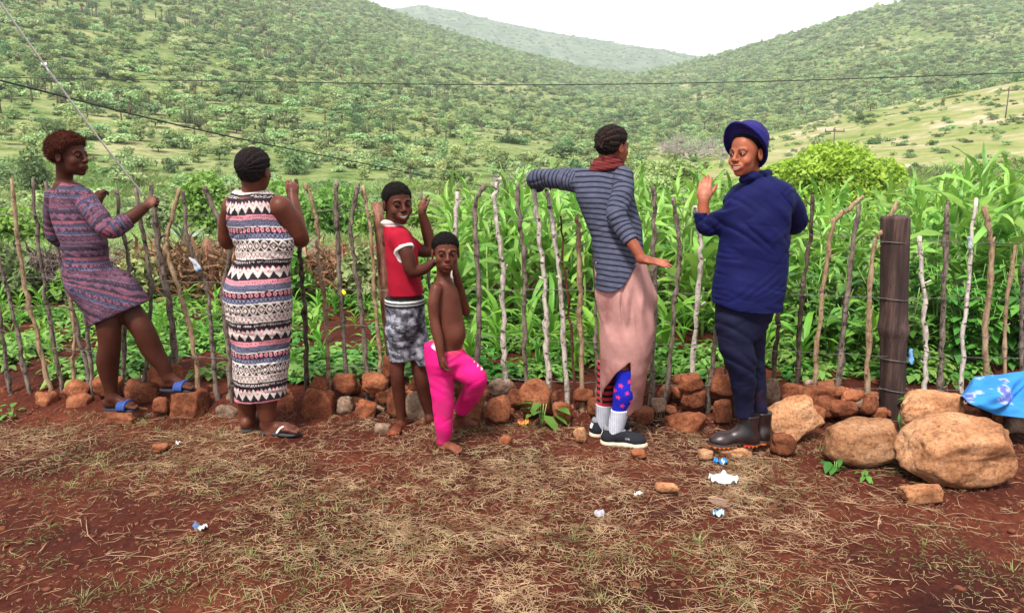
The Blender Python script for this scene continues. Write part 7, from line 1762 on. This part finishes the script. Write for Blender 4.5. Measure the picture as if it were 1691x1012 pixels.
scrap(990, 848, 22, 8, (.42,.40,.44), 'foil_scrap', 'dull silver scrap in the straw below the striped woman', 'litter', 11, .2, .02)
scrap(1055, 812, 22, 7, (.72,.66,.58), 'paper_scrap', 'small cream paper scrap left of the flat orange stone', 'litter', 12, .4, .016)
scrap(294, 733, 8, 6, (.75,.73,.72), 'paper_scrap', 'tiny white paper bit above the straw near the dress woman', 'litter', 13, .4, .016, nseg=6)
# floral cloth on the stones at the right
c0 = at(1592, 640, 3.85); N1 = 60; u, v = np.meshgrid(np.linspace(0, 1, N1), np.linspace(0, 1, 34)); u = u.ravel(); v = v.ravel()
px = 1588+u*190-v*4*np.sin(u*9); top = np.interp(u, [0, .1, .25, .5, .8, 1], [652, 624, 618, 615, 612, 618]); bot = np.interp(u, [0, .08, .3, .55, .8, 1], [654, 666, 684, 690, 684, 676]); py = top+(bot-top)*v
Yv = 3.98-.34*np.sin(v*math.pi/2)+.02*np.sin(u*11+v*4); P = np.array([at(a, b2, c) for a, b2, c in zip(px, py, Yv)]); fo = .034*np.sin((u*5.5+v*2.1+.5*np.sin(v*5))*2.6)*np.sin(np.pi*np.clip(v, .05, 1)); P[:, 1] -= fo; P[:, 2] += fo*.6+.006*vnoise(np.stack([u*9, v*6, u*0], 1), 1, 4); cr_ = .02*(1-2*np.abs(vnoise(np.stack([u*10+v*4, v*2.2-u*3, u*0], 1), 1, 21)))*np.clip(v*4, 0, 1)*np.clip((1-v)*5, .2, 1); P[:, 1] -= cr_; P[:, 2] += cr_*.5
c = np.tile(np.array([.03, .20, .50]), (len(P), 1)); fl1 = vnoise(np.stack([u*9, v*4.6, u*0], 1), 1, 9)+.5*vnoise(np.stack([u*26, v*13, u*0], 1), 1, 10); c[fl1 > .22] = (.30, .36, .66); c[fl1 > .46] = (.10, .12, .40); c[(fl1 > .22) & (fl1 < .27)] = (.10, .18, .45)
I = np.arange(len(P)).reshape(34, N1); Q = np.stack([I[:-1, :-1], I[:-1, 1:], I[1:, 1:], I[1:, :-1]], -1).reshape(-1, 4); ctr = P.mean(0); P2 = P+np.array([0, .004, -.003])
tag(link('floral_cloth', mesh_np('floral_cloth', np.vstack([P, P2])-ctr, np.vstack([Q, Q[:, ::-1]+len(P)]), True, np.vstack([c, c])), M_COTTON, None, ctr), 'bright blue floral cloth spread on the stones at the right edge', 'cloth')
# rags caught on the fence
def rag(px, py, wpx, hpx, cols, label, seed, dy=-.03):
    Y = fenceY(px)+dy; p = at(px, py, Y); S = Sdf(.004, .004); gg = np.random.default_rng(seed); W_ = wpx*Y/F; H_ = hpx*Y/F
    for k in range(5):
        a = p+np.array([W_*gg.uniform(-.3, .0), gg.uniform(-.01, .01), H_*gg.uniform(.1, .5)]); b2 = p+np.array([W_*gg.uniform(.0, .5), gg.uniform(-.01, .01), -H_*gg.uniform(.1, .5)]); S.rc(a, b2, .004+gg.random()*.006, .005+gg.random()*.008, .006)
    S.post = folds(.003, [((1, 0, 1), .02, 1)], seed); Pm, q = S.mesh(); n_ = vnoise(Pm, 60, seed); c = np.where(n_[:, None] > .1, np.array([cols[0]]), np.array([cols[1]])); o = link('rag', mesh_np('rag', Pm-p, q, True, c), M_COTTON, None, p); tag(o, label, 'rag')
rag(322, 436, 26, 22, ((.16,.27,.45), (.45,.45,.47)), 'twisted blue and white rag tied to a stick right of the girl', 3)
rag(1503, 590, 9, 26, ((.10,.24,.50), (.16,.34,.60)), 'small blue rag knotted on the wire beside the thick post', 4)
rag(1602, 400, 5, 18, ((.20,.24,.26), (.35,.37,.38)), 'thin grey strip tied to a stick near the right edge', 5); rag(567, 482, 5, 5, ((.75,.65,.02), (.7,.6,.02)), 'tiny yellow tag on the wire right of the zigzag dress', 6)
